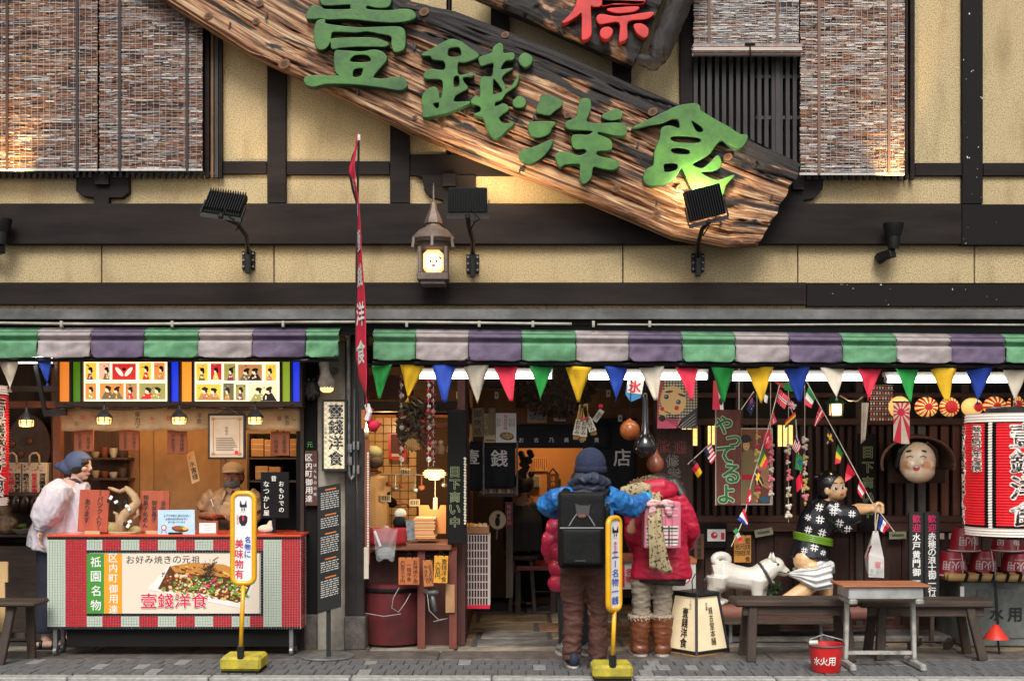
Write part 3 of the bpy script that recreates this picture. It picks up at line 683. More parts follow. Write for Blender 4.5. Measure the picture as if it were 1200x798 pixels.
awning('striped_awning',[437,487,549,611.5,675,737,799.5,862,925,987.5,1051,1115,1179,1243,1306],[GA,WA,PA]*4+[GA,WA],'long green, white and purple striped awning above the open shop and statues',lambda x:389.5+(x-437)*.0085,lambda x:422+(x-437)*.0055)
# -- shell of the shop interior
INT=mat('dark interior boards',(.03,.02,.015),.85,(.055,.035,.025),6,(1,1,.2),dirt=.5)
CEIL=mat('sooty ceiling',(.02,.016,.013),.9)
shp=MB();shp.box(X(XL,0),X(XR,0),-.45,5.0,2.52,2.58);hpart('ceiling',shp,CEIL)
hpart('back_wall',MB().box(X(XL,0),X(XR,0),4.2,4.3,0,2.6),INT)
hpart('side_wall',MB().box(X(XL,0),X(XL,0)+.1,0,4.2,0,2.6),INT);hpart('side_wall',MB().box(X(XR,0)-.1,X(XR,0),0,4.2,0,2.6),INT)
TANB=mat('tan board',(.42,.24,.105),.75,(.34,.185,.075),3,dirt=.25,bump=.05)
SB=.75
for a,b in ((150,180),(180.6,262),(262.6,352)):hpart('wall_board',MB().pbox(a,b,430,640,SB,.02),TANB)
hpart('partition',MB().pbox(60,149.5,430,640,SB-.02,.03),wood('dark brown board',(.06,.03,.018),(.13,.065,.035),'z'))
hpart('stall_back',MB().box(X(-60,.9),X(356,.9),.9,.95,0,2.5),INT)
hpart('partition',MB().box(X(352,-.05),X(356,-.05),-.05,4.2,0,2.52),INT)
CON=mat('stained concrete',(.42,.39,.32),.85,(.26,.235,.19),5,(1,1,.4),bump=.2,bscale=40,dirt=.55)
hpart('wall_column',MB().pbox(372,405,400,762,-.02,.3),CON,bevel=.006)
hpart('wall_column',MB().pbox(347,372,400,764,.0,.3),BLACKM,bevel=.006)
hpart('post',MB().pbox(404.5,427,376,722,-.06,.3),mat('black lacquered post',(.016,.014,.014),.35,(.03,.026,.026),9,dirt=.4),bevel=.006)
hpart('post_base',MB().pbox(403,428,722,762,-.075,.33),STRIP,bevel=.01)
hpart('post_base',MB().pbox(349,372,720,762,-.02,.33),STRIP,bevel=.01)
# -- tiled counter
CY=-.38
ct=thing('tiled_counter','food stall counter covered in red, white and black mosaic tiles','counter',W(203,760,CY))
GROUT=mat('pale grout',(.5,.48,.44),.8)
TR=mat('red glazed tile',(.50,.015,.028),.18,coat=.4);TW=mat('pale green white tile',(.52,.6,.5),.2,coat=.4);TK=mat('black tile',(.012,.012,.014),.2,coat=.4)
MB().box(X(55,CY),X(352,CY),CY+.008,CY+.27,Z(737,CY),Z(629,CY)).build('carcass',GROUT,ct)
pit=3.09;nx,ny=96,35
tb={0:MB(),1:MB(),2:MB()}
for j in range(ny):
 for i in range(nx):
  x=55.4+i*pit;y=629.3+j*pit
  if 15<=i<=81 and 5<=j<=29:
   if not (i in (15,81) or j in (5,29)):
    continue
   mi=2
  elif j==0 or j==ny-1:mi=2
  elif i<7:mi=1
  elif i<15:mi=0
  elif i>88:mi=0
  elif i>81:mi=1
  else:mi=0 if (i-14)//7%2 else 1
  tb[mi].pbox(x,x+pit-.5,y,y+pit-.5,CY-random.uniform(0,.0015),.012)
for mi,(m_,nm) in {0:(TR,'red_tiles'),1:(TW,'white_tiles'),2:(TK,'black_tiles')}.items():tb[mi].build(nm,m_,ct,kind='stuff')
side=MB()
for j in range(ny):
 for i in range(4):
  z0=Z(629.3+j*pit,CY);y0=CY+.02+i*.052
  side.box(X(352,CY),X(352,CY)+.004,y0,y0+.045,z0-.016,z0)
side.build('side_tiles',TR,ct,kind='stuff')
MB().box(X(54,CY),X(353,CY),CY-.012,CY+.57,Z(629,CY),Z(629,CY)+.018).build('counter_top',mat('orange red lacquer top',(.62,.07,.03),.3,coat=.3),ct,bevel=.003)
MB().box(X(75,CY),X(345,CY),CY+.06,CY+.26,.07,Z(737,CY)).build('plinth',BLACKM,ct)
for x,y in ((62,.06),(340,.06),(62,.22),(340,.22)):
 w_=MB();w_.lathe([(.02,-.015),(.035,-.012),(.035,.012),(.02,.015)],(X(x,CY),CY+y,.036),14,M=rotm('Y',90));w_.build('caster',STEEL,ct)
 MB().bar((X(x,CY),CY+y,.06),(X(x,CY),CY+y,.21),.03,.03).build('caster_fork',STEEL,ct)
SY=CY-.006
CREAM=mat('cream print',(.78,.66,.54),.35);PG=mat('print green',(.06,.27,.04),.35);PO=mat('print orange',(.85,.33,.02),.35);PW=mat('print white',(.85,.84,.8),.35);PK=mat('print black',(.012,.012,.012),.4)
PR=mat('print red',(.68,.015,.05),.35);PB=mat('print blue',(.03,.07,.45),.4)
pn=MB();pn.pbox(101.5,304,648.5,718.5,SY,.012,0);pn.flat([(101.5,648.5),(122,648.5),(122,718.5),(101.5,718.5)],SY-.001,1);pn.flat([(122,648.5),(143,648.5),(143,718.5),(122,718.5)],SY-.001,2)
panel=pn.build('sign_panel',[CREAM,PG,PO],ct)
L=MB();text(L,'祗園名物',112.3,683.5,12.4,SY-.002,0,True,.012,step=1.36);text(L,'区内町御用達',132.7,683.5,10.3,SY-.002,0,True,.012,step=1.17)
L.build('lettering',[PW],panel)
L=MB();text(L,'お好み焼きの元祖',191,655.5,9.2,SY-.002,0,False,.0,wide=1.05,step=1.13);L.build('lettering',[PK],panel)
FD=[mat('print tray white',(.8,.78,.74),.3),mat('print sauce brown',(.12,.035,.012),.3),mat('print omelette',(.55,.24,.05),.3),mat('print egg yellow',(.85,.5,.08),.3),mat('print leek green',(.12,.32,.04),.3),mat('print nori',(.01,.012,.008),.4),mat('print ginger',(.75,.05,.16),.3),mat('print pale',(.8,.62,.4),.3),mat('print red brown',(.4,.09,.025),.3)]
f=MB();y0=SY-.002
f.flat([(172,690),(198,662),(203,660),(296,675),(299,680),(288,708),(280,712),(240,704)],y0,0)
f.flat([(185,690),(199,663),(230,659),(296,672),(298,676),(286,703),(278,706),(240,696)],y0-.0006,1)
f.flat([(199,663),(226,659),(262,661),(296,674),(293,680),(250,674),(205,670)],y0-.0012,2)
rf=random.Random(3)
for i in range(300):
 u,v=rf.random(),rf.random();x=190+100*u;y=670+12*u+(22+4*u)*v
 if y>704 or x>292:continue
 mi=rf.choices((3,4,6,7,8,1,2),(2.4,4.4,.5,4.4,3,3,3.2))[0];r_=rf.uniform(.8,2.7)
 f.disc(x,y,r_,r_*rf.uniform(.35,.8),y0-.0018-i*.000004,mi,7,rot=rf.uniform(-60,60))
for i in range(70):
 x=205+85*rf.random();y=662+(x-205)*.13+rf.uniform(-1,8);f.disc(x,y,rf.uniform(1,4),rf.uniform(.5,1.2),y0-.0034-i*1e-6,rf.choice((8,2,1,3)),7,rot=15)
for i in range(46):f.disc(rf.uniform(198,290),rf.uniform(680,702),1.9,1.5,y0-.0036-i*1e-6,4,8)
for i in range(46):f.disc(rf.uniform(205,285),rf.uniform(680,700),1.1,.8,y0-.0038-i*1e-6,7,8)
for i in range(90):
 x,y=245+rf.gauss(0,4),669+rf.gauss(0,6);a=rf.uniform(0,3.14);l_=rf.uniform(1.5,5)
 dx,dy=math.cos(a)*l_,math.sin(a)*l_;f.flat([(x-dx,y-dy),(x+dx,y+dy),(x+dx+.5,y+dy+.5),(x-dx+.5,y-dy+.5)],y0-.004-i*1e-6,5)
for i in range(9):x,y=243+rf.gauss(0,4),685+rf.gauss(0,3.5);f.disc(x,y,2.6,.8,y0-.0045-i*1e-6,6,7,rot=rf.uniform(0,180))
f.build('food_picture',FD,panel)
def brush(mb,chars,x,y,h,Y,mi,step=1.03,vertical=False,mio=None,grow=0.):
 """the shop's four brush characters reused small, written with the traced outlines"""
 pass
L=MB();text(L,'壹錢洋食',204,703.5,17,SY-.0085,0,False,.055,wide=1.08,step=1.08);L.build('lettering_outline',[PW],panel)
L=MB();text(L,'壹錢洋食',204,703.5,17,SY-.0095,0,False,.018,wide=1.08,step=1.08);L.build('lettering',[PR],panel)
# -- lit picture box over the stall
def light_mat(name,c,e):return mat(name,c,.3,emit=e,ecol=c)
BXY=-.2
FRAME=wood('dark brown frame',(.03,.016,.01),(.07,.035,.02),'x',bump=.2)
bx=thing('illuminated_picture_box','long lit box of old theatre pictures and coloured glass above the food stall','light box',W(208,477,BXY))
m=MB();m.pbox(64,354,470.5,476.5,BXY,.2);m.pbox(64,354,418,421.5,BXY,.2)
for x,w_ in ((64,3.5),(81,2.4),(94,2.4),(196,3),(209,2.4),(224.5,2.4),(327.5,2.5),(339.5,2.5),(351,3)):m.pbox(x,x+w_,421.5,470.5,BXY+.003,.19)
m.build('frame',FRAME,bx);MB().pbox(64,354,421,471,BXY+.15,.02).build('box_back',BLACKM,bx)
for a,b,c_,e_ in ((67.5,81,(.75,.2,.02),.55),(83.4,94,(.10,.26,.01),.35),(199,209,(.01,.03,.55),.7),(211.5,224.5,(.75,.24,.02),.8),(330,339.5,(.28,.4,.02),.45),(342,351,(.01,.03,.55),.7)):
 MB().pbox(a,b,421.5,470.5,BXY+.05,.01).build('glass_pane',light_mat('lit glass %.2f %.2f'%(c_[0],c_[2]+c_[1]),c_,e_),bx)
WL=light_mat('lit cream panel',(1,.80,.52),.85)
PC={'y':(.95,.55,.06),'r':(.6,.02,.02),'o':(.8,.25,.05),'t':(.5,.22,.08),'g':(.35,.3,.08),'p':(.85,.45,.3),'c':(.9,.7,.4),'k':(.02,.012,.01),'w':(.95,.8,.6),'v':(.2,.03,.1),'d':(.15,.12,.05)}
PM=[light_mat('lit print '+k,v,.62 if k !='k' else .1) for k,v in PC.items()];PI={k:i for i,k in enumerate(PC)}
def picture(parent,a,b,c,d,base,seed,Y,kind='figure',mats=None,name='picture'):
 """a small print: plain ground with a kimono figure, a face and black hair in flat colours"""
 r=random.Random(seed);mb=MB();mb.pbox(a,b,c,d,Y,.004,PI[base]);w_,h_=b-a,d-c
 if kind=='radish':
  for sx in (-1,1):mb.disc((a+b)/2+sx*w_*.2,(c+d)/2,w_*.25,h_*.13,Y-.001,PI['w'],10,rot=sx*-50)
  mb.disc((a+b)/2,c+h_*.35,w_*.08,h_*.1,Y-.0015,PI['k'],8)
 else:
  for q in range(1 if w_<18 else 2):
   cx=a+w_*(r.uniform(.35,.65) if w_<18 else (.33+.36*q));cy=c+h_*r.uniform(.4,.5)
   mb.flat([(max(a,cx-w_*.28),d),(cx-w_*.12,cy+h_*.12),(cx+w_*.12,cy+h_*.1),(min(b,cx+w_*.3),d)],Y-.001-q*.0003,PI[r.choice('rgvktd' if base !='r' else 'gcky')])
   for _ in range(4):mb.disc(cx+r.uniform(-.15,.15)*w_,d-r.uniform(.1,.3)*h_,.9,.9,Y-.0016,PI[r.choice('ywrc')],6)
   mb.disc(cx,cy,min(w_*.14,3.2),min(h_*.17,3.6),Y-.0019,PI['c'],9)
   mb.disc(cx+.6,cy-h_*.13,min(w_*.2,4),h_*.11,Y-.0022,PI['k'],9,rot=r.uniform(-30,30));mb.disc(cx+2,cy,1.5,h_*.12,Y-.0021,PI['k'],7)
  for _ in range(3):mb.disc(a+r.uniform(.1,.9)*w_,c+r.uniform(.08,.3)*h_,r.uniform(.8,2),.6,Y-.0012,PI[r.choice('rkgv')],6)
 return mb.build(name,PM,parent)
for (a,b),pics in (((97,195.5),[(100,113,425,445,'y'),(116,129,425,445,'p'),(131.5,159,426,445,'r'),(163,177,425,445,'y'),(180.5,193,425,445,'o'),(100,112.5,449,468,'o'),(117,145,449,468,'o'),(147,160.5,449,468,'t'),(163,194,449,468,'g')]),
     ((227,327,),[(230,243.5,426,446,'y'),(247,259.5,426,445,'r'),(262.5,276,426,446,'g'),(279,307,427,446,'t'),(311,323.5,427,446,'y'),(230,259,450,469,'y'),(261.5,274,449,469,'d'),(276,288,450,469,'g'),(291.5,325,449,470,'c')])):
 lp=MB().pbox(a,b,422.5,470,BXY+.04,.02).build('light_panel',WL,bx)
 for i,(p,q,r_,s,k) in enumerate(pics):picture(lp,p,q,r_,s,k,i*7+int(a),BXY+.034,'radish' if k=='r' and a<100 else 'figure')
point_light('stall_lamp',W(145,470,.05),9,WARM);point_light('stall_lamp',W(275,470,.05),9,WARM)
# -- under the picture box
NOREN=mat('old beige cloth',(.58,.42,.25),.85,(.45,.3,.16),4,dirt=.3)
nb=thing('cloth_banner_strip','beige cloth strip with red and black characters under the lit picture box','cloth banner',W(212,505,-.02))
def fn(u,v):p=W(72+280*u,478+26.5*v+(.8*math.sin(u*40) if v==1 else 0),-.02);p.y+=.012*math.sin(u*33)*v;return p
MB().grid(fn,60,5).build('cloth',NOREN,nb,smooth=True,sol=.003)
for x in np.arange(88,350,34):MB().pbox(x,x+6,475.5,479.5,-.03,.02).build('cloth_loop',NOREN,nb)
MB().tube([W(66,477.5,-.01),W(354,477.5,-.01)],.01,6).build('hanging_pole',DARKWOODX,nb)
L=MB()
for s,x,y,h,mi in (('九',83,488,6,0),('銭',97,489,6,0),('お',90,496,5,1),('十',110,488,6,0),('串カツ',161,492,6,1),('銭',198,490,6,0),('あ',178,490,5,0),('洋食',233,490,6,1),('昔',327,490,5.5,1),('懐古',336,492,5.5,1),('し',345,490,5.5,1),('一',319,492,5,0)):
 text(L,s,x,y,h,-.04,mi,True)
L.build('lettering',[PR,PK],nb)
def stall_lamp(x,y,label,Y=-.34):
 t=thing('pendant_lamp',label,'pendant lamp',W(x,y+9,Y),'pendant lamps along the food stall');k=s_(Y);c=W(x,y+9,Y)
 MB().lathe([(.005,23*k),(.012,20*k),(.018,17*k),(.055,11*k),(.068,8*k),(.064,8*k),(.01,18*k)],c,8).build('lamp_roof',BLACK,t)
 MB().lathe([(.05,8*k),(.056,5*k),(.05,.5*k),(.02,0)],c,12).build('lamp_glass',light_mat('lit pendant glass',(1,.62,.2),1.3),t,smooth=True)
 rb=MB()
 for i in range(8):a=R(45*i+20);rb.bar(c+Vector((.06*math.cos(a),.06*math.sin(a),9*k)),c+Vector((.054*math.cos(a),.054*math.sin(a),.5*k)),.006,.006)
 rb.lathe([(.058,4.6*k),(.062,5*k),(.058,5.4*k)],c,12,closed=False);rb.build('lamp_cage',BLACK,t,kind='stuff')
 MB().tube([c+Vector((0,0,22*k)),W(x,470,Y)],.004,5).build('cord',BLACKM,t)
 point_light('pendant_bulb',c+Vector((0,-.05,-.03)),.8,WARM)
stall_lamp(122,488,'small black pendant lamp above the woman in the headscarf');stall_lamp(210,488,'small black pendant lamp left of the framed certificate');stall_lamp(299,488,'small black pendant lamp right of the framed certificate')
stall_lamp(31,491,'black pendant lamp over the paper carrier bags')
m=MB();m.tube([W(x,474+6*abs(math.sin((x-75)/44)),-.33) for x in range(75,350,6)],.004,5)
tag(m.build('lamp_cable',BLACKM),'black cable looping between the little pendant lamps','cable')
cf=thing('framed_certificate','framed certificate hanging in the middle of the food stall','certificate',W(265,538,-.1))
m=MB();m.pbox(243.5,287.5,484.5,538,-.1,.02);m.build('frame',BLACK,cf,bevel=.003)
PAPER=mat('aged certificate paper',(.62,.52,.42),.6,(.5,.38,.26),4);GOLD=mat('gold print',(.38,.2,.07),.5)
m=MB();m.flat([(246,487),(285,487),(285,535.5),(246,535.5)],-.101);pp=m.build('paper',PAPER,cf)
m=MB()
for a,b,c_,d in ((249.5,281.5,490,491),(249.5,250.5,490,533),(280.5,281.5,490,533),(249.5,281.5,532,533)):m.flat([(a,c_),(b,c_),(b,d),(a,d)],-.102,0)
for x,y in ((250,491),(281,491),(250,532),(281,532)):m.disc(x,y,2.6,2.2,-.1024,0,8)
text(m,'表彰状',265.5,505,3.3,-.1025,1,True);
for i in range(8):m.flat([(253,513+i*2),(253+20+(i*7)%6,513+i*2),(253+20+(i*7)%6,513.8+i*2),(253,513.8+i*2)],-.1025,1)
m.disc(277,530,2.4,2.4,-.103,2,10);m.build('lettering',[GOLD,mat('faded ink',(.12,.09,.07),.6),PR],cf)
MB().tube([W(252,485,-.09),W(266,476,-.07),W(279,485,-.09)],.004,4).build('hanging_cord',NOREN,cf)
PLQ=wood('red brown plaque wood',(.22,.055,.022),(.32,.09,.035),'z',dirt=.3);PLO=wood('orange plaque wood',(.55,.2,.05),(.42,.12,.03),'z',dirt=.25)
def plaque(a,b,c_,d,s,label,Y=.02,m_=PLQ,tilt=0,ink=PK,h=5,cols=1,name='wooden_plaque',grp='wooden menu plaques',cord=True,cat='plaque'):
 t=thing(name,label,cat,W((a+b)/2,d,Y),grp)
 cx,cy=(a+b)/2,(c_+d)/2
 bo=MB();bo.obox(W(cx,cy,Y+.012),((b-a)*s_(Y),.02,(d-c_)*s_(Y)),rotm('Y',tilt));bo.build('board',m_,t,bevel=.003)
 k=s_(Y);M0=rotm('Y',tilt);o_=W(cx,cy,Y)
 Mx=lambda u,v:o_+M0@Vector((u*k,-.002,-v*k))
 tx=MB();n=len(s)
 for i,q in enumerate(s):text(tx,q,(((n-1)/2-i)*(b-a)/(n+.3)),(d-c_)*.03,h,0,0,True,.0,M=lambda u,v,i=i:Mx(u+((n-1)/2-i)*(b-a)/(n+.3),v+(d-c_)*.03))
 tx.build('lettering',ink,t)
 if cord:MB().tube([W(cx-4,c_+1,Y),W(cx,c_-6,Y+.03),W(cx+4,c_+1,Y)],.004,4).build('cord',BLACKM,t)
 return t
plaque(87,110,503,529,['一銭洋食','あります'],'first wooden plaque from the left under the cloth strip',h=4.3)
plaque(140,163.5,503,528,['お持帰り','出来ます'],'wooden plaque hanging just right of the woman in the headscarf',h=4.3)
plaque(196,220,503,532,['登録商標','やきたて'],'wooden plaque hanging just left of the framed certificate',h=4.8)
plaque(317,339.5,505,534,['祇園名物','一銭洋食'],'wooden plaque in front of the boxes on the shelf',h=5)
t=thing('paper_strip','tilted paper strip with handwritten characters, left of the cook','paper strip',W(226,566,.2))
m=MB();m.prism([(218,531),(227,528),(234,563),(225,567)],.2,.004);m.build('paper',mat('tan paper',(.55,.36,.18),.8),t)
L=MB();text(L,'水害様',227,551,7,.19,0,True,.01,rot=-12);text(L,'お',223,536,4,.19,1);L.build('lettering',[PK,PR],t)
sh=thing('wall_shelf','dark wall shelf behind the cook, right side of the stall','shelf',W(320,628,SB-.3))
m=MB();m.box(X(290,.4),X(354,.4),SB-.3,SB,Z(536,.45)-.015,Z(536,.45));m.build('shelf_board',DARKWOODX,sh)
m=MB();m.box(X(290,.4),X(354,.4),SB-.3,SB,Z(563,.45)-.015,Z(563,.45));m.build('shelf_board',DARKWOODX,sh)
for x in (289.5,352):MB().pbox(x,x+2.5,508,628,SB-.3,.29).build('upright',DARKWOOD,sh)
MB().pbox(292,351,508,628,SB-.02,.015).build('shelf_back',BLACKM,sh)
CARD=mat('cardboard',(.42,.24,.11),.85,(.34,.18,.08),6)
bl=['pale carton at the left end of the upper stall shelf','pale carton in the middle of the upper stall shelf','pale carton at the right end of the upper stall shelf','carton on the lower stall shelf beside the black sign','second carton on the lower stall shelf, behind the black sign']
for (a,b,c_,d),lb in zip(((294,309,514,535),(310,324,515,535),(340,351,514,535),(299,314,546,562),(315,329,547,562)),bl):
 q=MB();q.pbox(a,b,c_,d,SB-.27,.18);o=thing('carton',lb,'box',W((a+b)/2,d,SB-.27),'cartons on the stall shelf');q.build('box',CARD,o,bevel=.004)
 for yy in (c_+6,c_+12):MB().pbox(a,b,yy,yy+.8,SB-.273,.002).build('seam',mat('pale tape',(.6,.45,.28),.7),o)
rs=wall_=thing('back_shelf','small dark shelf with bowls on the stall back wall, behind the driftwood','shelf',W(128,560,SB-.2));MB().pbox(106,150,536,538.5,SB-.22,.2).build('shelf_board',DARKWOODX,rs);MB().pbox(106,150,560,562.5,SB-.22,.2).build('shelf_board',DARKWOODX,rs)
for i in range(8):
 x=112+(i%4)*10.5;y=536 if i<4 else 560;k=s_(SB-.12);h_=(7+(i*5)%6)*k;MB().lathe([(.018,0),(.034,h_*.5),(.036,h_),(.03,h_),(.012,.01)],W(x,y,SB-.12),12).build('bowl',mat('shelf bowl %d'%(i%4),((.4,.3,.2),(.2,.06,.03),(.5,.45,.38),(.08,.05,.04))[i%4],.4),rs,smooth=40)
for a,b in ((152,163),(258,264)):hpart('stall_batten',MB().pbox(a,b,470,640,SB-.03,.03),wood('tan batten',(.3,.16,.07),(.2,.1,.045),'z'))
CT=Z(629,CY)+.018
def stand_sign(a,b,top,s,label,Y,m_,h,tilt=0,ink=PK,feet=True):
 t=thing('standing_wood_sign',label,'sign',W((a+b)/2,627,Y),'wooden signs standing on the counter')
 k=s_(Y);w_=(b-a)*k;ht=Z(top,Y)-CT-.012;M0=rotm('Z',0)@rotm('X',-6)@rotm('Y',tilt);o_=Vector((X((a+b)/2,Y),Y,CT+.012+ht/2))
 MB().obox(o_+Vector((0,.012,0)),(w_,.022,ht),M0).build('board',m_,t,bevel=.003)
 tx=MB();n=len(s)
 for i,q in enumerate(s):text(tx,q,0,0,h,0,0,True,.01,M=lambda u,v,i=i:o_+M0@Vector(((u+((n-1)/2-i)*(b-a)/(n+.4))*k,-.003,-v*k)))
 tx.build('lettering',ink,t)
 MB().box(o_.x-w_*.25,o_.x+w_*.25,Y-.03,Y+.05,CT,CT+.022).build('foot',mat('pale wood foot',(.5,.36,.2),.7),t)
stand_sign(92,127,574,['（パック入り）','あります'],'red wooden sign beside the woman in the white smock',CY+.12,wood('red stained wood',(.34,.05,.025),(.46,.09,.035),'z',dirt=.2),6.6,1.5)
stand_sign(163.5,198,575,['当内名物','御茶菓子','御菓子処あん'],'red wooden sign standing behind the pale blue flyer',CY+.16,wood('orange red stained wood',(.42,.10,.035),(.32,.05,.025),'z',dirt=.2),6)
dw=thing('driftwood_ornament','gnarled bare driftwood ornament with paper tags between two red signs','ornament',Vector((X(145,CY+.12),CY+.12,CT)))
DRW=mat('bleached driftwood',(.52,.36,.2),.7,(.28,.16,.08),18,(1,1,.3),bump=.4)
yy=CY+.12;m=MB()
m.tube([W(141,626,yy),W(142,612,yy),W(146,603,yy),(X(156,yy),yy,Z(595,yy)),W(161,588,yy),W(157,581,yy),W(150,574,yy),W(146,571,yy)],[.05,.045,.042,.045,.035,.03,.026,.018],7)
m.tube([W(148,573,yy),W(140,576,yy),W(132,573,yy),W(127,571,yy)],[.02,.017,.016,.008],6);m.tube([W(159,592,yy),W(162,603,yy),W(157,608,yy)],[.02,.016,.012],6);m.tube([W(138,612,yy),W(137,602,yy),W(133,600,yy)],[.02,.014,.01],6)
m.build('branch',DRW,dw,smooth=True)
m=MB();m.ball(W(132,619,yy+.02),(.045,.04,.05),10);m.ball(W(159,622,yy+.03),(.05,.04,.04),10);m.build('stone',mat('mossy yellow stone',(.42,.34,.13),.8,(.25,.2,.1),20,bump=.4),dw,smooth=True)
m=MB();m.lathe([(.11,0),(.115,.012),(.1,.016)],(X(145,yy),yy,CT),16);m.build('base',mat('pale wood foot',(.5,.36,.2),.7),dw)
for i,(x,y) in enumerate(((127,587),(130,583),(136,588),(147,588),(149,593),(151,596),(146,614),(150,616),(152,611),(140,590))):
 m=MB();m.obox(W(x,y,yy-.05),(.022,.004,.03),rotm('Y',i*31));m.build('paper_tag',PW if i%3 else BLACK,dw)
fl=thing('pale_blue_flyer','pale blue printed flyer in a clear stand on the counter','flyer',W(206,628,CY+.07))
m=MB();yy=CY+.06;m.prism([(185,597.5),(228,597),(228.5,627),(185,627)],yy,.006);m.build('board',mat('flyer sky blue',(.3,.62,.85),.35,(.6,.72,.85),2.2,(1,1,2.5),.35,.6),fl)
L=MB();text(L,'２７０年前と変わらない',207,604,3,yy-.002,0,wide=.95,step=1);text(L,'お好み焼の原点を今に',207,608,2.6,yy-.002,0,step=1);text(L,'受け継いでいます',207,611.6,2.4,yy-.002,0)
L.disc(211,619.5,10,3.6,yy-.002,1,12,rot=6);L.disc(208,618.5,6,2.2,yy-.0025,2,10,rot=6);L.disc(217,619,3.5,2,yy-.0027,3,8);L.disc(213,617.5,2,1.4,yy-.003,4,8)
L.disc(192,618,3.2,3.4,yy-.002,2,10);L.disc(192,618,2.2,2.2,yy-.0025,5,10);
for sx in (-1,1):L.flat([(192+sx*1.2,621),(192+sx*3,625),(192+sx*3.6,624.6),(192+sx*2,621)],yy-.002,2)
L.build('print',[PK,FD[1],FD[8],FD[3],FD[4],PW],fl);MB().box(X(198,yy),X(214,yy),yy-.02,yy+.06,CT,CT+.014).build('stand',GLOSSB,fl)
pf=thing('small_framed_notice','small white notice in a red brown frame on the counter','notice',W(243,628,CY+.09));yy=CY+.08
MB().pbox(231,255.5,610,627.3,yy,.02).build('frame',PLQ,pf,bevel=.004);m=MB();m.flat([(233.5,612.5),(253,612.5),(253,624.5),(233.5,624.5)],yy-.0015);m.build('paper',PW,pf)
m=MB();
for i in range(3):m.flat([(239,615+i*3),(248,615+i*3),(248,615.6+i*3),(239,615.6+i*3)],yy-.0025)
m.build('print',mat('grey ink',(.4,.4,.4),.6),pf)
bs=thing('black_sign','black sign with white characters on a stand beside the cook','sign',W(322,628,CY+.2));yy=CY+.2
MB().pbox(305.5,338.5,553,607,yy,.02).build('board',BLACKM,bs,bevel=.003);m=MB();m.bar(W(321,607,yy+.01),W(321,627,yy+.01),.03,.02);m.bar(W(312,627.5,yy),W(332,627.5,yy),.05,.02);m.build('stand',BLACKM,bs)
L=MB();text(L,'昔',320.8,560.5,6.4,yy-.002,0,bold=.012);text(L,'なつかし屋',312.2,584,6.6,yy-.002,0,True,.012,step=1.28);text(L,'おもひでの',329.8,582,5.8,yy-.002,0,True,.012,step=1.32);L.build('lettering',PW,bs)
tl=thing('folded_cloth','crumpled white cloth lying by the foot of the black sign','cloth',Vector((X(311,CY+.22),CY+.22,CT)))
m=MB();m.ball((X(312,CY+.22),CY+.22,CT+.03),(.07,.04,.035),10);m.ball((X(317,CY+.22),CY+.22,CT+.05),(.03,.03,.05),8);m=blob(m,.008,3);m.build('cloth',mat('off white cotton',(.6,.52,.42),.9),tl,smooth=True)
# -- between the two openings
CLOTHR=mat('bright red banner cloth',(.62,.012,.05),.75,(.5,.01,.04),5,bump=.15,bscale=14)
WHITE=mat('white paint',(.78,.77,.74),.5);OFFW=mat('off white paper',(.66,.6,.48),.7,(.5,.43,.32),5)
def simple(name,label,cat,mb,m,loc=None,part='body',group=None,**k):
 vs=np.array(mb.v);lo,hi=vs.min(0),vs.max(0)
 t=thing(name,label,cat,loc if loc is not None else ((lo[0]+hi[0])/2,(lo[1]+hi[1])/2,lo[2]),group)
 mb.build(part,m,t,**k);return t
nb=thing('banner_flag','tall narrow red banner with white characters twisting round its black pole','banner',W(417,765,-1.0))
BYY=-.85
MB().tube([W(420.5,160,BYY),W(418,300,BYY),W(417,480,BYY),W(417,700,BYY)],.009,6).build('pole',BLACK,nb);MB().tube([W(420.5,158,BYY),W(420.5,165,BYY)],.012,6).build('pole_cap',WHITE,nb)
LE=[(160,419),(182,415),(200,408.5),(214,412),(240,419),(280,419.5),(330,418.5),(380,417.5),(420,417),(444,420),(462,429),(478,432)]
RE=[(160,421),(182,420),(200,418),(214,420),(240,424.5),(280,427.5),(330,430.5),(380,433),(420,434),(444,434),(462,433),(478,433.5)]
ys=[p[0] for p in LE]
def edge(T,y):return float(np.interp(y,ys,[p[1] for p in T]))
def bnf(u,v):
 y=160+318*v;a,b=edge(LE,y),edge(RE,y);p=W(a+(b-a)*u,y,BYY-.02)
 w_=(b-a)*s_(BYY);p.y-=math.sqrt(max(.02,.40**2-w_**2))*u*.6*(1 if y>215 else .5);p.y-=.02*math.sin(u*5+v*20)
 return p
MB().grid(bnf,8,60).build('cloth',CLOTHR,nb,smooth=True,sol=.003)
m=MB();m.prism([(419.5,166),(412,184),(408,201),(412,222),(418,242),(417,222),(414,203)],BYY-.03,.004);m.build('folded_corner',BLACKM,nb);m=MB()
for y in (178,190,202,214):m.flat([(410+abs(y-200)*.3,y),(415+abs(y-200)*.12,y-4),(415.6+abs(y-200)*.12,y-2),(411+abs(y-200)*.3,y+2.4)],BYY-.033)
m.build('print',WHITE,nb)
tk=MB()
for ch,y,h in (('壹',285,24),('錢',326,26),('洋',370,27),('食',414,28),('名',222,15),('物',250,16)):
 def Mb(u,v,y=y):
  a,b=edge(LE,y+v),edge(RE,y+v);p=bnf(.52+u/28*.85,(y+v-160)/318);p.y-=.006;p.x-=.004;return p
 text(tk,ch,0,0,h,0,0,bold=.03,M=Mb)
tk.build('lettering',WHITE,nb)
m=MB();m.tube([W(433,478,-1.0),W(431,488,-1.0),W(435,496,-1.0)],[.03,.02,.03],8);m.tube([W(434,494,-1.0),W(439,498,-1.0),W(437,506,-1.0)],[.02,.055,.02],8);m.build('knotted_end',CLOTHR,nb,smooth=True)
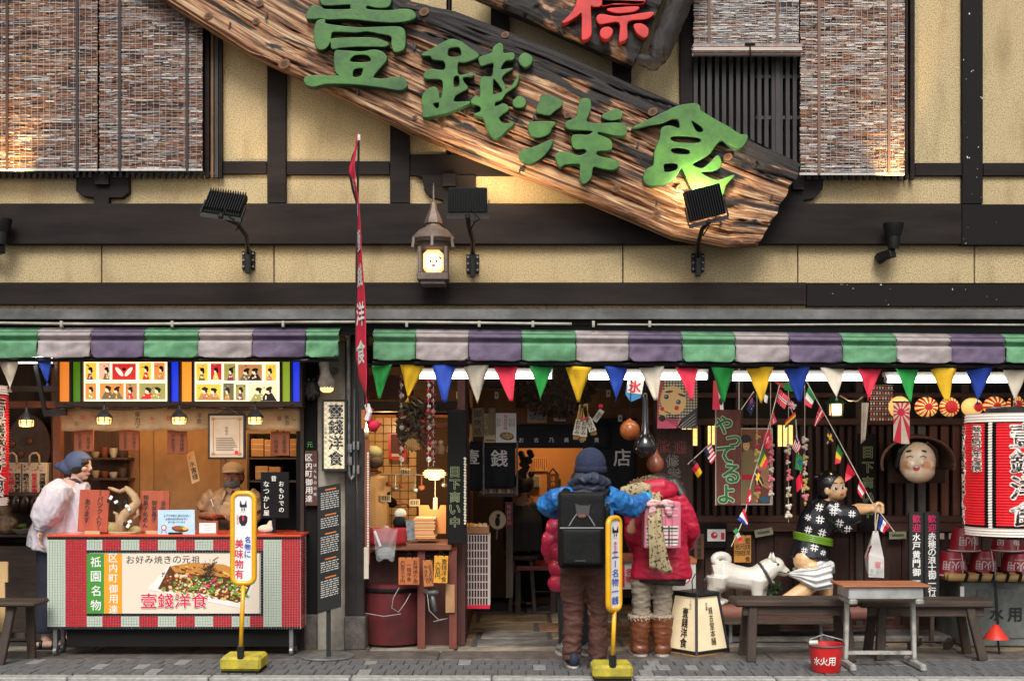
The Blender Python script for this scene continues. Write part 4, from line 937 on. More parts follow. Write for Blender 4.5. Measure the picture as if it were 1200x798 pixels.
MB().tube([W(430,474,-1.02),W(433,483,-1.03),W(430,492,-1.02)],.02,6).build('tie',WHITE,nb)
bl_=thing('bulkhead_lamp','white caged lamp sticking out from the concrete pillar','lamp',W(383,457,-.1));Y=-.16
MB().lathe([(.05,-.03),(.062,.0),(.068,.03),(.05,.06),(.036,.1),(.04,.17),(.025,.19)],W(383,451,Y),16,M=rotm('Y',-8)).build('housing',mat('chalky white enamel',(.7,.66,.58),.5,(.5,.42,.34),12,dirt=.3),bl_,smooth=40)
MB().lathe([(.055,.0),(.05,-.03),(.03,-.045)],W(383,453,Y),14).build('lamp_glass',light_mat('lit bulkhead glass',(1,.6,.25),1.0),bl_,smooth=True)
m=MB()
for i in range(8):a=R(45*i);m.bar(W(383,452,Y)+Vector((.06*math.cos(a),.06*math.sin(a),0)),W(383,458,Y)+Vector((.03*math.cos(a),.03*math.sin(a),0)),.006,.006)
m.build('cage',WHITE,bl_,kind='stuff');MB().tube([W(388,436,-.12),W(393,434,-.05)],.03,8).build('wall_arm',STEEL,bl_)
rt=thing('carved_black_roundel','black carved roundel on the dark column beside the lit picture box','carving',W(365,470,-.06))
m=MB();m.ball(W(365,457,-.06),(.07,.05,.085),12);m.build('disc',mat('charcoal carving',(.03,.028,.028),.6,(.08,.075,.07),40,bump=1),rt)
for i in range(10):a=R(36*i);MB().ball(W(365+9*math.cos(a),456+11*math.sin(a),-.09),.022,6).build('petal',BLACK,rt)
MB().pbox(354,374,420,440,-.03,.04).build('bracket',BLACKM,rt)
sb_=thing('dark_wood_sign','narrow dark wooden sign with white characters on the black column','sign',W(364,593,-.05))
MB().pbox(357.5,372,528,592.5,-.05,.03).build('board',wood('dark red sign wood',(.06,.02,.015),(.1,.035,.022),'z'),sb_,bevel=.003)
L=MB();text(L,'区内町御用達',362,560,8,-.053,0,True,.012,step=1.2);text(L,'ほんものの味',369.3,562,3.6,-.053,0,True,step=1.9);text(L,'元',363,521,7,-.053,1);L.build('lettering',[WHITE,mat('green mark',(.02,.3,.06),.5)],sb_)
ls=thing('lit_vertical_sign','lit white vertical sign with black brush characters on the concrete pillar','sign',W(391,553,-.2))
m=MB();m.pbox(377,406,468,552,-.12,.1);m.pbox(377,379.4,468,552,-.2,.08);m.pbox(403.6,406,468,552,-.2,.08);m.pbox(379.4,403.6,468,470.6,-.2,.08);m.pbox(379.4,403.6,549,552,-.2,.08);m.build('frame',BLACK,ls)
MB().pbox(379,404,470,550,-.185,.02).build('light_panel',mat('lit sign panel',(.85,.72,.5),.4,(.5,.42,.3),1.2,(1,1,1),.4,.65,emit=.30,ecol=(1,.78,.45)),ls)
L=MB();
for i,ch in enumerate('壹錢洋食'):text(L,ch,393.5,482+i*18.3,17,-.187,0,bold=.045,wide=1.0)
text(L,'祇園名物',381.8,510,3.4,-.187,0,True,step=1.5);L.build('lettering',PK,ls)
lat=MB()
for i in range(-16,12):
 for s in (-1,1):
  pts=[]
  x0,y0=379 if s>0 else 404,470+i*6.5
  a0=max(0,(470-y0));a1=min(25,549-y0)
  if a1>a0:lat.bar(W(x0+s*a0,y0+a0,-.199),W(x0+s*a1,y0+a1,-.199),.0035,.002)
lat.build('wire_mesh',mat('bright wire',(.5,.48,.44),.4,metal=.7),ls,kind='stuff')
pp=thing('drain_pipes','pair of grey pipes with a U bend on the black post','pipe',W(412,562,-.12));m=MB()
m.tube([W(396,391,-.2),W(405,391,-.2),W(408.5,396,-.18),W(408.5,470,-.1),W(408.5,545,-.1),W(409,555,-.1),W(412,562,-.1),W(415.5,555,-.1),W(416.5,545,-.1),W(416.5,456,-.1)],.016,8);m.build('pipe',STEEL,pp,smooth=True)
for a,y in ((405,520),(413.5,517),(405,535),(413.5,545)):MB().pbox(a,a+7,y,y+10,-.13,.04).build('pipe_clamp',STEEL,pp)
for x,y in ((408.5,391),):MB().ball(W(x-1,y+1,-.2),.03,8).build('elbow',STEEL,pp)
st_=thing('patterned_wood_strip','thin dark wood strip with tiny white print beside the red banner','sign',W(430,680,-.2));Y=-.15
MB().pbox(427.5,433,515,660,Y,.02).build('board',PLQ,st_);m=MB()
rr=random.Random(2)
y=530
while y<655:h_=rr.uniform(1,2.4);m.flat([(430.2,y),(432.2,y),(432.2,y+h_),(430.2,y+h_)],Y-.002);y+=h_+.9
m.build('lettering',WHITE,st_,kind='stuff');m=MB();m.pbox(426.5,432,641,678,Y-.01,.004);q=m.build('paper_tag',OFFW,st_);m=MB();m.pbox(423.5,428,480,502,Y,.02);m.build('wood_block',PLO,st_)
ms=thing('menu_stand','black menu board on a pole with round foot in front of the pillar','menu board',W(386,770,-.5));Y=-.5
m=MB();f=[W(372,571,Y),W(399,566,Y-.04),W(399,711,Y-.04),W(372,719,Y+.0)];m.add(f+[p+Vector((0,.03,0)) for p in f],[(3,2,1,0),(4,5,6,7),(0,1,5,4),(1,2,6,5),(2,3,7,6),(3,0,4,7)]);m.build('board',mat('satin black board',(.009,.009,.009),.55),ms)
MB().bar(W(385,712,Y+.02),W(385,768,Y+.02),.03,.03).build('pole',BLACK,ms);MB().lathe([(.205,0),(.21,.008),(.2,.016),(.03,.024)],W(384,769.5,-.39)*1,32).build('foot_plate',STEEL,ms)
m=MB();rr=random.Random(4)
def mp_(x,y,o=.003):
 u=(x-372)/27;v=(y-571)/148;p=f[0].lerp(f[1],u).lerp(f[3].lerp(f[2],u),v);p.y-=o;return p
def mline(a,b,y,h,mi):m.add([mp_(a,y),mp_(b,y),mp_(b,y+h),mp_(a,y+h)],[(3,2,1,0)],mi)
y=575
for blk in range(5):
 mline(381,394,y,1.6,1);y+=4
 for i in range(8 if blk%2==0 else 5):
  x=376
  while x<396:w_=rr.uniform(1.5,5);mline(x,min(x+w_,397),y,1.0,0);x+=w_+1
  y+=2.6
 y+=5
m.disc(386,0,0,0,0) if 0 else None
m.build('print',[mat('menu white',(.55,.53,.5),.5),mat('menu orange',(.6,.16,.03),.5)],ms,kind='stuff')
# -- stop signs on yellow blocks
YEL=mat('chrome yellow paint',(.85,.46,.01),.35,(.75,.36,.01),7,coat=.3,dirt=.12);YBASE=mat('worn yellow concrete block',(.62,.5,.03),.75,(.42,.36,.05),16,bump=.4,bscale=60,dirt=.45)
def yellow_sign(cx,top,bot,wpx,base,Y,label,lines,tilt):
 t=thing('pavement_sign',label,'pavement sign',W(base[0],base[3],Y),'yellow pavement signs');k=s_(Y)
 c=W(cx,(top+bot)/2,Y-.0);hh=(bot-top)/2*k;ww=wpx/2*k;M0=rotm('Z',tilt)
 loop=[]
 r_=ww*.62
 for sx,sz,a0 in ((1,1,0),(-1,1,90),(-1,-1,180),(1,-1,270)):
  for i in range(5):a=R(a0+22.5*i);loop.append(c+M0@Vector((sx*(ww-r_)+r_*math.cos(a),0,sz*(hh-r_)+r_*math.sin(a))))
 m=MB();m.tube(loop+[loop[0],loop[1]],.020,8,cap=False);m.build('frame',YEL,t,smooth=True)
 m=MB();n_=len(loop);q=[c+(p-c)*.96 for p in loop];m.add([p+M0@Vector((0,-.008,0)) for p in q]+[p+M0@Vector((0,.008,0)) for p in q],[tuple(range(n_-1,-1,-1)),tuple(range(n_,2*n_))]+[(i,(i+1)%n_,n_+(i+1)%n_,n_+i) for i in range(n_)]);m.build('sign_plate',mat('glossy white sign face',(.78,.79,.8),.25,coat=.4),t)
 L=MB();cosz=math.cos(R(tilt))
 Mx=lambda dx,dy:(lambda u,v:c+M0@Vector(((u+dx)*k/cosz,-.011,-(v+dy)*k)))
 for s_0,dx,dy,h,mi,bo in lines:text(L,s_0,0,0,h,0,mi,True,bo,M=Mx(dx,dy),step=1.12,wide=.92)
 Mq=Mx(0,0)
 def fl(pts,mi,o=0):
  vs=[Mq(a,b)+M0@Vector((0,-.0005*o,0)) for a,b in pts];L.add(vs,[tuple(range(len(vs)))],mi)
 return t,L,fl,M0,c,k
def finish_sign(t,L,Y,cx,bot,base,k,px):
 L.build('lettering',[PK,PR,PB,PW],t)
 MB().tube([W(cx,bot-1,Y),W(px,base[2]-9,Y)],.0155,8).build('pole',YEL,t,smooth=True);MB().tube([W(px,base[2]-12,Y),W(px,base[2]+2,Y)],.026,8).build('socket',BLACK,t)
 x0,x1,y0,y1=base;m=MB();zc=Z(y1,Y);h_=(y1-y0)*k
 m.box(X(x0,Y),X(x1,Y),Y-.02,Y+.26,.012,h_);m.build('base_block',YBASE,t,bevel=.02);MB().box(X(x0,Y)+.01,X(x1,Y)-.01,Y-.01,Y+.25,0,.014).build('rubber_pad',BLACKM,t)
for args in ((285.3,578,683,25,(258,306,769,788),YG(788),'yellow framed pavement sign in front of the tiled counter',[('美味物有',-4.6,24,10.6,1,.02),('名物に',5.2,10,7.6,2,.03),('祇園名物',-6.6,-22,2.6,1,0)],0,282),
   (719.5,607,714,15,(694.5,742,779,797),YG(797),'yellow framed pavement sign turned edgewise beside the man in the blue jacket',[('赤ちゃん',0,-17,4.2,1,.02),('ニー名物一銭',0,16,9.5,2,.02)],52,718)):
 cx,tp,bt,w_,base,Y,lb,lines,tilt,px=args
 if tilt:w_=24
 t,L,fl,M0,c,k=yellow_sign(cx,tp,bt,w_,base,Y,lb,lines,tilt)
 o=-38
 fl([(-4,o),(-3.4,o-7),(-1.2,o-1.5),(1.6,o-1.5),(3.6,o-7),(4.2,o+1),(3,o+2),(-3,o+2)],0,1);fl([(-3,o+2),(3,o+2),(2.4,o+7),(-2.4,o+7)],3,1)
 for dx in (-1.3,1.3):fl([(dx-.7,o+2.4),(dx+.7,o+2.4),(dx+.7,o+6),(dx-.7,o+6)],0,2)
 if not tilt:
  o=-22;fl([(-5,o-3),(-3,o-5),(3,o-5),(5,o-3),(4.6,o+3),(2,o+7),(-2,o+7),(-4.6,o+3)],0,1);fl([(-1.4,o-5),(1.4,o-5),(1,o+1.5),(-1,o+1.5)],1,2)
 finish_sign(t,L,Y,cx-(0 if not tilt else-.5),bt,base,k,px)
# -- bunting and lamps under the long awning
PCOL={'g':('pennant green',(.015,.32,.05)),'y':('pennant yellow',(.85,.5,.01)),'b':('pennant blue',(.012,.06,.42)),'w':('pennant cream',(.75,.66,.52)),'r':('pennant red',(.72,.02,.06))}
def pm(k):n,c_=PCOL[k];return mat(n,c_,.75,tuple(x*.7 for x in c_),5,bump=.1,bscale=20)
BU=-.55
names={'g':'green','y':'yellow','b':'blue','w':'cream','r':'red'}
def pennant(par,a,b,tip,tip_y,top,c_,seed=0):
 rr=random.Random(seed+a)
 def fn(u,v):
  xa,xb=a+(tip-a)*v,b+(tip-b)*v;p=W(xa+(xb-xa)*u,top+(tip_y-top)*v,BU);p.y+=.03*math.sin(u*3+a)*(1-v)+.09*v*math.sin(a*1.3)+.025*noise.noise(Vector((u*2.5+a,v*2.2,a)));p.x+=.03*v*v*math.sin(a*2.1)*u;p.z+=.012*math.sin(a*.7)*u*(1-v);return p
 MB().grid(fn,6,10).build('pennant',pm(c_),par,smooth=True,sol=.002,label='%s triangular pennant'%names[c_])
bt=thing('pennant_bunting','long string of coloured triangular pennants below the striped awning','bunting',W(820,471,BU))
P=[(435,460,443,467,'g'),(469,498,479,471,'y'),(506.5,535,519.6,472,'b'),(543,572.6,559,472,'w'),(578,607,597,470,'r'),(621,648.5,634,469,'g'),(662.5,693,677,471,'y'),(708,736,723.6,471,'b'),(749,778,766,469,'w'),(791,819,807.5,469,'r'),(833,861,848.5,471,'g'),(875,906,892,472,'y'),(919,948.5,937.6,471,'b'),(960,990.7,980,470,'w'),(1005,1034,1017,470,'r'),(1048.5,1077,1064,471,'g'),(1090,1120.6,1107,470,'y'),(1133,1162,1150,474,'b'),(1175,1204,1195,474,'w'),(1218,1246,1232,475,'r')]
def ty(x):return 427.5+(x-437)*.0065
for i,(a,b,t_,y_,c_) in enumerate(P):pennant(bt,a,b,t_,y_,ty(a),c_,i)
MB().tube([W(x,ty(x)-.3+.7*math.sin((x-437)/42*math.pi)**2,BU) for x in range(430,1260,14)],.006,5).build('string',BLACKM,bt)
b2=thing('pennant_bunting','cream and blue pennants hanging left of the lit picture box','bunting',W(30,459,BU));pennant(b2,-4,24,9,459,420,'w');pennant(b2,41,61,57.5,453,419,'b');MB().tube([W(x,419.5,BU) for x in range(-20,66,8)],.006,5).build('string',BLACKM,b2)
FLU=light_mat('fluorescent tube',(1,.97,.9),5.5)
def fluo(a,b,y,label,Y=-.25):
 t=thing('fluorescent_lamp',label,'fluorescent lamp',W((a+b)/2,y,Y),'fluorescent lamps behind the bunting')
 MB().tube([W(a,y,Y),W(b,y,Y)],.022,10).build('tube',FLU,t,smooth=40);MB().box(X(a-2,Y),X(b+2,Y),Y,Y+.07,Z(y-4,Y),Z(y-9,Y)).build('fixture',WHITE,t)
 for x in (a-1,b+1):MB().tube([W(x-1,y,Y),W(x+1,y,Y)],.026,8).build('socket',WHITE,t)
fluo(492,646,440.5,'white fluorescent tube behind the first pennants from the red banner');fluo(690,828,441.5,'white fluorescent tube above the hanging gourds');fluo(858,1010,443,'white fluorescent tube above the flag strings');fluo(1039,1184,445,'white fluorescent tube above the round paper lanterns')
fluo(8,62,422.5,'short white fluorescent tube above the paper carrier bags')
# -- kitchen behind the wooden counter
KTILE=mat('amber lit wall tile',(.78,.50,.22),.3,(.66,.4,.16),6,coat=.3)
kt=hpart('kitchen_wall',MB().pbox(410,545,430,640,1.62,.05),mat('brown grout',(.1,.055,.03),.9))
tm=None
for j in range(15):
 for i in range(7):
  x,y=420+i*9.8,489+j*9.6
  if tm is None:tm=MB().pbox(x,x+9.2,y,y+9,1.605,.02).build('wall_tile',KTILE,kt,bevel=.004)
  else:
   o=tm.copy();COL.objects.link(o);o.location=W(x+4.6,y+9,1.605)+Vector((0,.01,0))-wloc(kt)
hpart('kitchen_partition',MB().box(X(536,.2),X(545,.2),.2,2.2,0,2.5),wood('dark maroon boards',(.07,.018,.015),(.11,.03,.022),'z'))
BROWNB=wood('reddish brown beam',(.16,.05,.025),(.24,.085,.04),'x',dirt=.3)
hpart('kitchen_beam',MB().pbox(425,545,470,482,.6,.2),mat('sooty beam',(.05,.03,.02),.7));hpart('kitchen_beam',MB().pbox(425,545,486,489,1.5,.1),PLO)
hpart('kitchen_hatch',MB().box(X(425,.9),X(545,.9),.25,.95,0,.74),wood('dark maroon boards',(.07,.018,.015),(.11,.03,.022),'z'))
point_light('kitchen_lamp',W(452,500,.9),6,(1,.66,.32));point_light('kitchen_lamp',W(500,575,.7),3,(1,.66,.32))
nbd=thing('red_notice_board','small red framed notice board on the amber tiled wall','notice board',W(465,538,1.5));MB().pbox(455,476,508,538,1.5,.03).build('frame',PR,nbd);MB().pbox(458,474,509,531,1.49,.01).build('board',mat('dark red panel',(.09,.012,.012),.6),nbd);MB().pbox(459,470,531.5,535,1.488,.01).build('label_card',OFFW,nbd)
dl=thing('dried_leaf_bundle','big hanging bundle of dried leaves and straw above the kitchen counter','dried plants',W(483,535,.2));Y=.2;rr=random.Random(8)
LEAFD=[mat('dry leaf dark',(.05,.04,.02),.8),mat('dry leaf olive',(.1,.075,.03),.8),mat('dry leaf red',(.2,.03,.02),.8),mat('dry leaf pale',(.34,.24,.12),.8)]
m=MB()
for i in range(760):
 a=rr.uniform(0,6.28);q=math.sqrt(rr.random());x,y=485+20*q*math.cos(a),497+31*q*math.sin(a);c=W(x,y,Y+rr.uniform(-.14,.14))
 M0=Matrix.Rotation(rr.uniform(0,6.28),3,'Y')@Matrix.Rotation(rr.uniform(-1,1),3,'X');l_,w_=rr.uniform(.02,.045),rr.uniform(.008,.016)
 m.add([c+M0@Vector(v) for v in ((-l_,0,0),(0,.006,-w_),(l_,0,0),(0,-.006,w_))],[(0,1,2,3)],rr.choices((0,1,2,3),(6,5,2,1))[0])
m.build('leaves',LEAFD,dl,kind='stuff')
m=MB()
for i in range(90):
 x=483+rr.uniform(-9,9);m.bar(W(483+(x-483)*.35,513,Y-.12),W(x,526+rr.uniform(-4,4)-abs(x-483)*.3,Y-.14+rr.uniform(-.04,.04)),.006,.004)
m.build('straw_fringe',mat('golden straw',(.42,.24,.07),.7),dl,kind='stuff');MB().tube([W(484,435,Y),W(483,475,Y)],.008,5).build('cord',BLACKM,dl)
for x,lb,c1_,c2_ in ((502,'string of red and white beads beside the dried leaves',PR,WHITE),(508,'darker string of pink beads right of the dried leaves',mat('dusty pink',(.5,.2,.18),.6),mat('maroon bead',(.14,.02,.03),.5)),(470,'string of dark red beads left of the straw fringe',mat('maroon bead',(.14,.02,.03),.5),OFFW)):
 t=thing('bead_string',lb,'bead string',W(x,545,.1),'bead strings by the kitchen');MB().tube([W(x,440,.1),W(x,546,.1)],.003,4).build('string',WHITE,t)
 for i in range(16):MB().ball(W(x+(i%2)*1.2-.6,445+i*6.2,.1),.016 if i%3 else .022,6).build('bead',(c1_,c2_)[i%2],t)
pl_=thing('pendant_lamp','lit scalloped glass pendant lamp over the stack of paper','pendant lamp',W(509,562,.35));Y=.35;c=W(509,562,Y);k=s_(Y)
MB().lathe([(.012,17*k),(.03,16*k),(.055,14*k),(.06,12*k)],c,16).build('lamp_cap',mat('brown lamp cap',(.2,.1,.06),.5),pl_,smooth=40)
for i in range(5):
 r_=(.085,.1,.1,.085,.05)[i];MB().lathe([(r_*.7,(12-i*2.4)*k),(r_,(10.6-i*2.4)*k),(r_*.86,(9.6-i*2.4)*k)],c,16).build('glass_ring',light_mat('lit amber glass',(1,.66,.25),1.3),pl_,smooth=True)
MB().tube([c+Vector((0,0,17*k)),W(509,440,Y)],.004,4).build('cord',BLACKM,pl_);MB().pbox(507.5,512.5,583,597,Y,.01).build('pull_tag',OFFW,pl_);MB().tube([W(510,562,Y),W(510,584,Y)],.002,4).build('pull_cord',WHITE,pl_)
point_light('pendant_bulb',c+Vector((0,-.15,-.05)),4,WARM)
wc=thing('wooden_counter','rough wooden kitchen counter on posts with a red cloth front','counter',W(478,720,.3));CYK=-.02
MB().box(X(430,CYK),X(529,CYK),CYK,.55,Z(645,CYK),Z(637,CYK)).build('counter_top',BROWNB,wc,bevel=.008)
for x in (494,531):MB().bar(W(x,645,.05),(X(x,.05),.05,0),.06,.06).build('post',wood('dark red post',(.12,.025,.02),(.2,.05,.03),'z'),wc)
m=MB();m.grid(lambda u,v:W(430+46*u,618+20*v,CYK-.02-.008*math.sin(u*18)*v),14,4);m.build('cloth',mat('crimson cloth',(.3,.008,.012),.85),wc,smooth=True,sol=.003)
dr=thing('red_drum','dark red cloth covered tub standing under the kitchen counter','tub',Vector((X(460,.3),.3,0)));MB().lathe([(.24,.02),(.27,.2),(.27,.42),(.24,.5)],(X(460,.3),.3,0),20).build('body',mat('crimson cloth, dusty',(.13,.009,.011),.85,(.07,.007,.008),4,dirt=.4),dr,smooth=40);MB().lathe([(.275,.44),(.28,.455),(.275,.47)],(X(460,.3),.3,0),20).build('rim',BLACKM,dr)
m=MB();m.tube([W(468,688,-.02),W(461,700,-.03),W(459,712,-.03),W(467,717,-.03),W(475,706,-.03),W(481,695,0)],.0035,5);m.tube([W(500,690,-.02),W(503,715,-.03),W(514,726,-.04),W(525,724,-.03),W(508,728,-.04)],.0035,5);m.tube([W(427,718,-.02),W(450,722,-.03),W(470,719,-.03)],.0035,5)
tag(m.build('power_cable',mat('dusty white cable',(.36,.34,.32),.6),smooth=True,kind='thing'),'tangled white cables hanging under the kitchen counter','cable')
ps=thing('paper_stack','tall stack of orange wrapping paper on the kitchen counter','paper',W(500,632,.0));rr=random.Random(6);OP=[mat('orange paper',(.72,.3,.1),.7),mat('pale orange paper',(.8,.45,.2),.7)]
for i in range(12):a=rr.uniform(-1.5,1.5);m=MB();m.box(X(485+a,.05),X(509.5+a,.05),.03,.3,Z(631-i*2.05,.03),Z(629.4-i*2.05,.03));m.build('paper_sheet',OP[i%2],ps)
m=MB();m.prism([(491,592),(502,592),(504,597),(514,597),(516,592),(522.5,592),(522.5,625),(491,625)],.32,.03);simple('orange_folder','upright orange cardboard with a cut notch behind the paper stack','cardboard',m,OP[0],part='sheet')
t=thing('magazine_rack','grey pamphlets leaning left of the orange paper stack','pamphlets',W(483,632,-.01))
for i in range(4):m=MB();m.obox(W(480+i*2,621,.0+i*.02),(.05,.008,.16),rotm('Y',-4+i*2));m.build('pamphlet',mat('grey print',(.3,.3,.32),.6,(.1,.1,.1),30),t)
t=thing('small_white_figurine','small white headed ornament on the red counter cloth','figurine',W(468,618,.1));MB().ball(W(469,602,.1),(.05,.04,.045),10).build('head',OFFW,t,smooth=True);MB().lathe([(.05,0),(.06,.05),(.03,.1)],W(469,618,.1),10).build('body',BLACKM,t,smooth=True)
CLEAR=mat('clear plastic',(.75,.78,.78),.12,alpha=.22,spec=.8);t=thing('plastic_bag','clear plastic bag with a small umbrella hanging on the counter edge','bag',W(450,658,-.08))
m=MB();m.grid(lambda u,v:W(437+4*v+(29-8*v)*u,618+38*v+2*math.sin(u*9),-.1-.03*math.sin(u*3.1)-.01*math.sin(u*20+v*9)),12,10);m.build('bag',CLEAR,t,smooth=True);m=MB();m.tube([W(439,622,-.09),W(446,640,-.09)],.01,6);m.build('umbrella',WHITE,t);m=MB();m.ball(W(452,648,-.08),(.07,.02,.05),8);m.build('contents',mat('dull grey cloth',(.2,.2,.2),.8),t)
plaque(467,491.5,653,685,['お持帰り用','一銭洋食','六百三十円'],'large orange price sign, leftmost of the signs hanging below the kitchen counter',-.1,mat('dull orange board',(.52,.16,.04),.65,(.4,.1,.03),6),0,PK,5.2,grp='orange signs below the kitchen counter',cat='sign',name='hanging_sign')
plaque(496,507.5,656,687,['６３０円','やきたて'],'narrow tilted brown sign, middle of the signs hanging below the kitchen counter',-.1,PLO,-3,PK,5,grp='orange signs below the kitchen counter',cat='sign',name='hanging_sign')
plaque(508.5,525,651,683,['壹錢洋食','六百円'],'yellow sign, rightmost of the signs hanging below the kitchen counter',-.1,mat('yellow board',(.75,.36,.03),.6,(.6,.26,.02),6),2,PK,6.4,grp='orange signs below the kitchen counter',cat='sign',name='hanging_sign')
m=MB();m.pbox(522,533,685,718,.0,.1);simple('wooden_box','narrow wooden box standing on end below the yellow hanging sign','box',m,CARD,part='box',bevel=.004)
m=MB();m.ball(W(506,693,.02),(.075,.06,.03),10);m.tube([W(506,694,.02),W(510,716,.05)],.025,6);simple('desk_fan','small grey appliance on the floor beneath the counter','appliance',m,STEEL,smooth=True)
sh=thing('kitchen_shelf','small shelf of bottles beside the scalloped pendant lamp','shelf',W(520,535,.5));MB().pbox(498,533,532,535,.4,.25).build('shelf_board',BROWNB,sh);MB().pbox(505,534,495,501,.4,.2).build('shelf_board',BROWNB,sh)
for i,(x,h_,c_,lb) in enumerate(((509,13,(.5,.3,.15),'squat tan jar, leftmost on the small bottle shelf'),(517,15,(.6,.4,.22),'tan bottle with a knob lid on the small bottle shelf'),(528,13,(.62,.5,.32),'pale cup at the right end of the small bottle shelf'))):
 t=thing('jar',lb,'jar',W(x,532,.45),'jars on the kitchen shelf');MB().lathe([(.03,0),(.036,.03),(.03,.06),(.016,.075),(.02,.095),(.01,.1)],W(x,532,.45),12).build('body',mat('jar %d'%i,c_,.4),t,smooth=40);MB().lathe([(.02,.09),(.022,.105),(.01,.115)],W(x,532,.45),10).build('lid',OFFW,t)
hpart('kitchen_boards',MB().box(X(425,.6),X(478,.6),.55,.7,Z(468,.6),Z(440,.6)),mat('sooty red boards',(.13,.03,.015),.7,(.05,.015,.01),7,(1,1,.2),dirt=.4))
t=thing('utensil_rail','steel rail of hanging ladles over the kitchen counter','utensils',W(480,575,.9));MB().tube([W(446,556,.9),W(528,556,.9)],.008,6).build('rail',STEEL,t)
for i,x in enumerate((456,463,471,486,494,521)):
 l_=10+(i*5)%8;m=MB();m.tube([W(x,556,.88),W(x,556+l_,.88)],.007,5);m.ball(W(x,557+l_,.88),(.03,.02,.025),8);m.build('ladle',STEEL if i%2 else BROWNB,t)
for x,y,lb in ((452,584,'small white card low on the amber tiled wall'),(486,589,'small white card beside the pendant lamp tag'),(475,553,'tiny white card above the ladle rail')):
 m=MB();m.pbox(x-6,x+6,y-4,y+4,.93,.006);t=simple('kitchen_card',lb,'card',m,OFFW,part='card');L=MB()
 for i in range(5):L.flat([(x-4.6+i*2,y-3),(x-3.6+i*2,y-3),(x-3.6+i*2,y+2.4),(x-4.6+i*2,y+2.4)],.927)
 L.build('print',PK,t)
for i,(x,h_,c_) in enumerate(((439,17,(.05,.03,.02)),(446,13,(.3,.1,.04)),(453,19,(.03,.03,.03)),(460,12,(.5,.4,.25)),(476,16,(.12,.06,.03)))):
 t=thing('sauce_bottle',('tall black sauce bottle at the left end of the kitchen counter','reddish sauce bottle beside the tall black one','tallest black bottle behind the red cloth','short cream pot behind the red cloth','brown bottle left of the pamphlets')[i],'bottle',W(x,634,.3),'bottles on the kitchen counter');k=s_(.3);h_*=k
 MB().lathe([(.03,0),(.032,h_*.55),(.014,h_*.75),(.014,h_*.95),(.01,h_)],W(x,636,.3),12).build('body',mat('bottle %d'%i,c_,.25,coat=.3),t,smooth=40);MB().lathe([(.016,h_*.93),(.016,h_*1.05)],W(x,636,.3),10).build('cap',PR if i%2 else OFFW,t)
tb_=thing('tall_black_sign','tall black sign with green outlined characters by the kitchen opening','sign',W(535,640,-.02));MB().pbox(524.5,546,480,637,-.03,.05).build('board',BLACKM,tb_,bevel=.003)
LG=mat('pale green outline',(.35,.42,.2),.6);L=MB();
for i,ch in enumerate('目下商い中'):text(L,ch,533,553+i*14.6,12,-.032,0,bold=.05);text(L,ch,533,553+i*14.6,12,-.034,1,bold=0)
L.build('lettering',[LG,BLACKM],tb_);m=MB()
for i in range(24):m.bar(W(544+(i%2),536+i*3.3,-.05),W(546-(i%2),538.4+i*3.3,-.05),.016,.012)
m.build('twisted_rope',OFFW,tb_,kind='stuff')
# -- the dim shop behind: beams, black curtains, posters
hpart('inner_beam',MB().pbox(540,775,478,497,1.45,.12),BROWNB);hpart('inner_beam',MB().pbox(425,1180,447,456,1.2,.1),mat('sooty beam',(.05,.03,.02),.7))
hpart('room_wall',MB().pbox(604,684,505,600,2.9,.05),mat('apricot wall',(.72,.33,.11),.8,(.62,.27,.09),2))
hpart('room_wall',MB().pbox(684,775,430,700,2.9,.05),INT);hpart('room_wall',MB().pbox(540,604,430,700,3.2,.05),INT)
point_light('room_lamp',W(640,505,2.2),8,(1,.6,.26))
IND=mat('black indigo cloth',(.010,.010,.014),.9,(.018,.018,.024),6)
def curtain(a,b,c_,d,Y,chars,label,h,x0=None,y0=None,step=None,bold=.02):
 t=thing('noren_curtain',label,'curtain',W((a+b)/2,d,Y),'black shop curtains')
 m=MB();m.grid(lambda u,v:W(a+(b-a)*u,c_+(d-c_)*v,Y+.012*math.sin(u*12)*v),12,8);m.build('cloth',IND,t,smooth=True,sol=.003)
 L=MB();text(L,chars,x0 or (a+b)/2,y0 or (c_+d)/2,h,Y-.02,0,bold=bold,step=step or 1.1);L.build('lettering',WHITE,t);return t
curtain(600,716,497,525,1.4,'お古乃美也貴','wide black curtain band with six small white characters',5.6,655,515.5,3.15,.01)
curtain(544,566,517,575,1.42,'壹','black curtain with the character for one, next to the twisted rope',17,553,535)
curtain(568,604,517,572,1.42,'銭','black curtain with the large white character for coin',20,585,537)
curtain(683,746,490,600,1.42,'店','black curtain with a white character right of the knit hat',20,729,536)
for x in (566.5,606):MB().tube([W(x,516,1.4),W(x,580,1.4)],.01,6).build('curtain_pole',STEEL,house)
t=thing('rest_place_sign','weathered wooden sign with three black characters above the black curtains','sign',W(560,512,1.3));MB().pbox(553,567.5,478,511.5,1.3,.03).build('board',wood('pale weathered wood',(.36,.26,.15),(.22,.15,.08),'z',dirt=.3),t);L=MB();text(L,'御休処',559.5,495,9,1.295,0,True,.01,step=1.15);L.build('lettering',PK,t)
t=thing('paper_notice','cream paper notice between the wooden sign and the menu poster','notice',W(573,519,1.35));MB().pbox(567,580.5,484.5,518.5,1.35,.005).build('paper',mat('cream paper',(.7,.58,.34),.7),t);L=MB();text(L,'ようこそ',569.5,498,5.5,1.345,0,True,.01);
for i in range(6):L.flat([(569+i*1.8,515),(570.2+i*1.8,515),(570.2+i*1.8,517),(569+i*1.8,517)],1.345,0)
L.build('print',PK,t);MB().pbox(572.5,580.5,478,509,1.3,.015).build('bamboo_tag',wood('pale weathered wood',(.36,.26,.15),(.22,.15,.08),'z',dirt=.3),t)
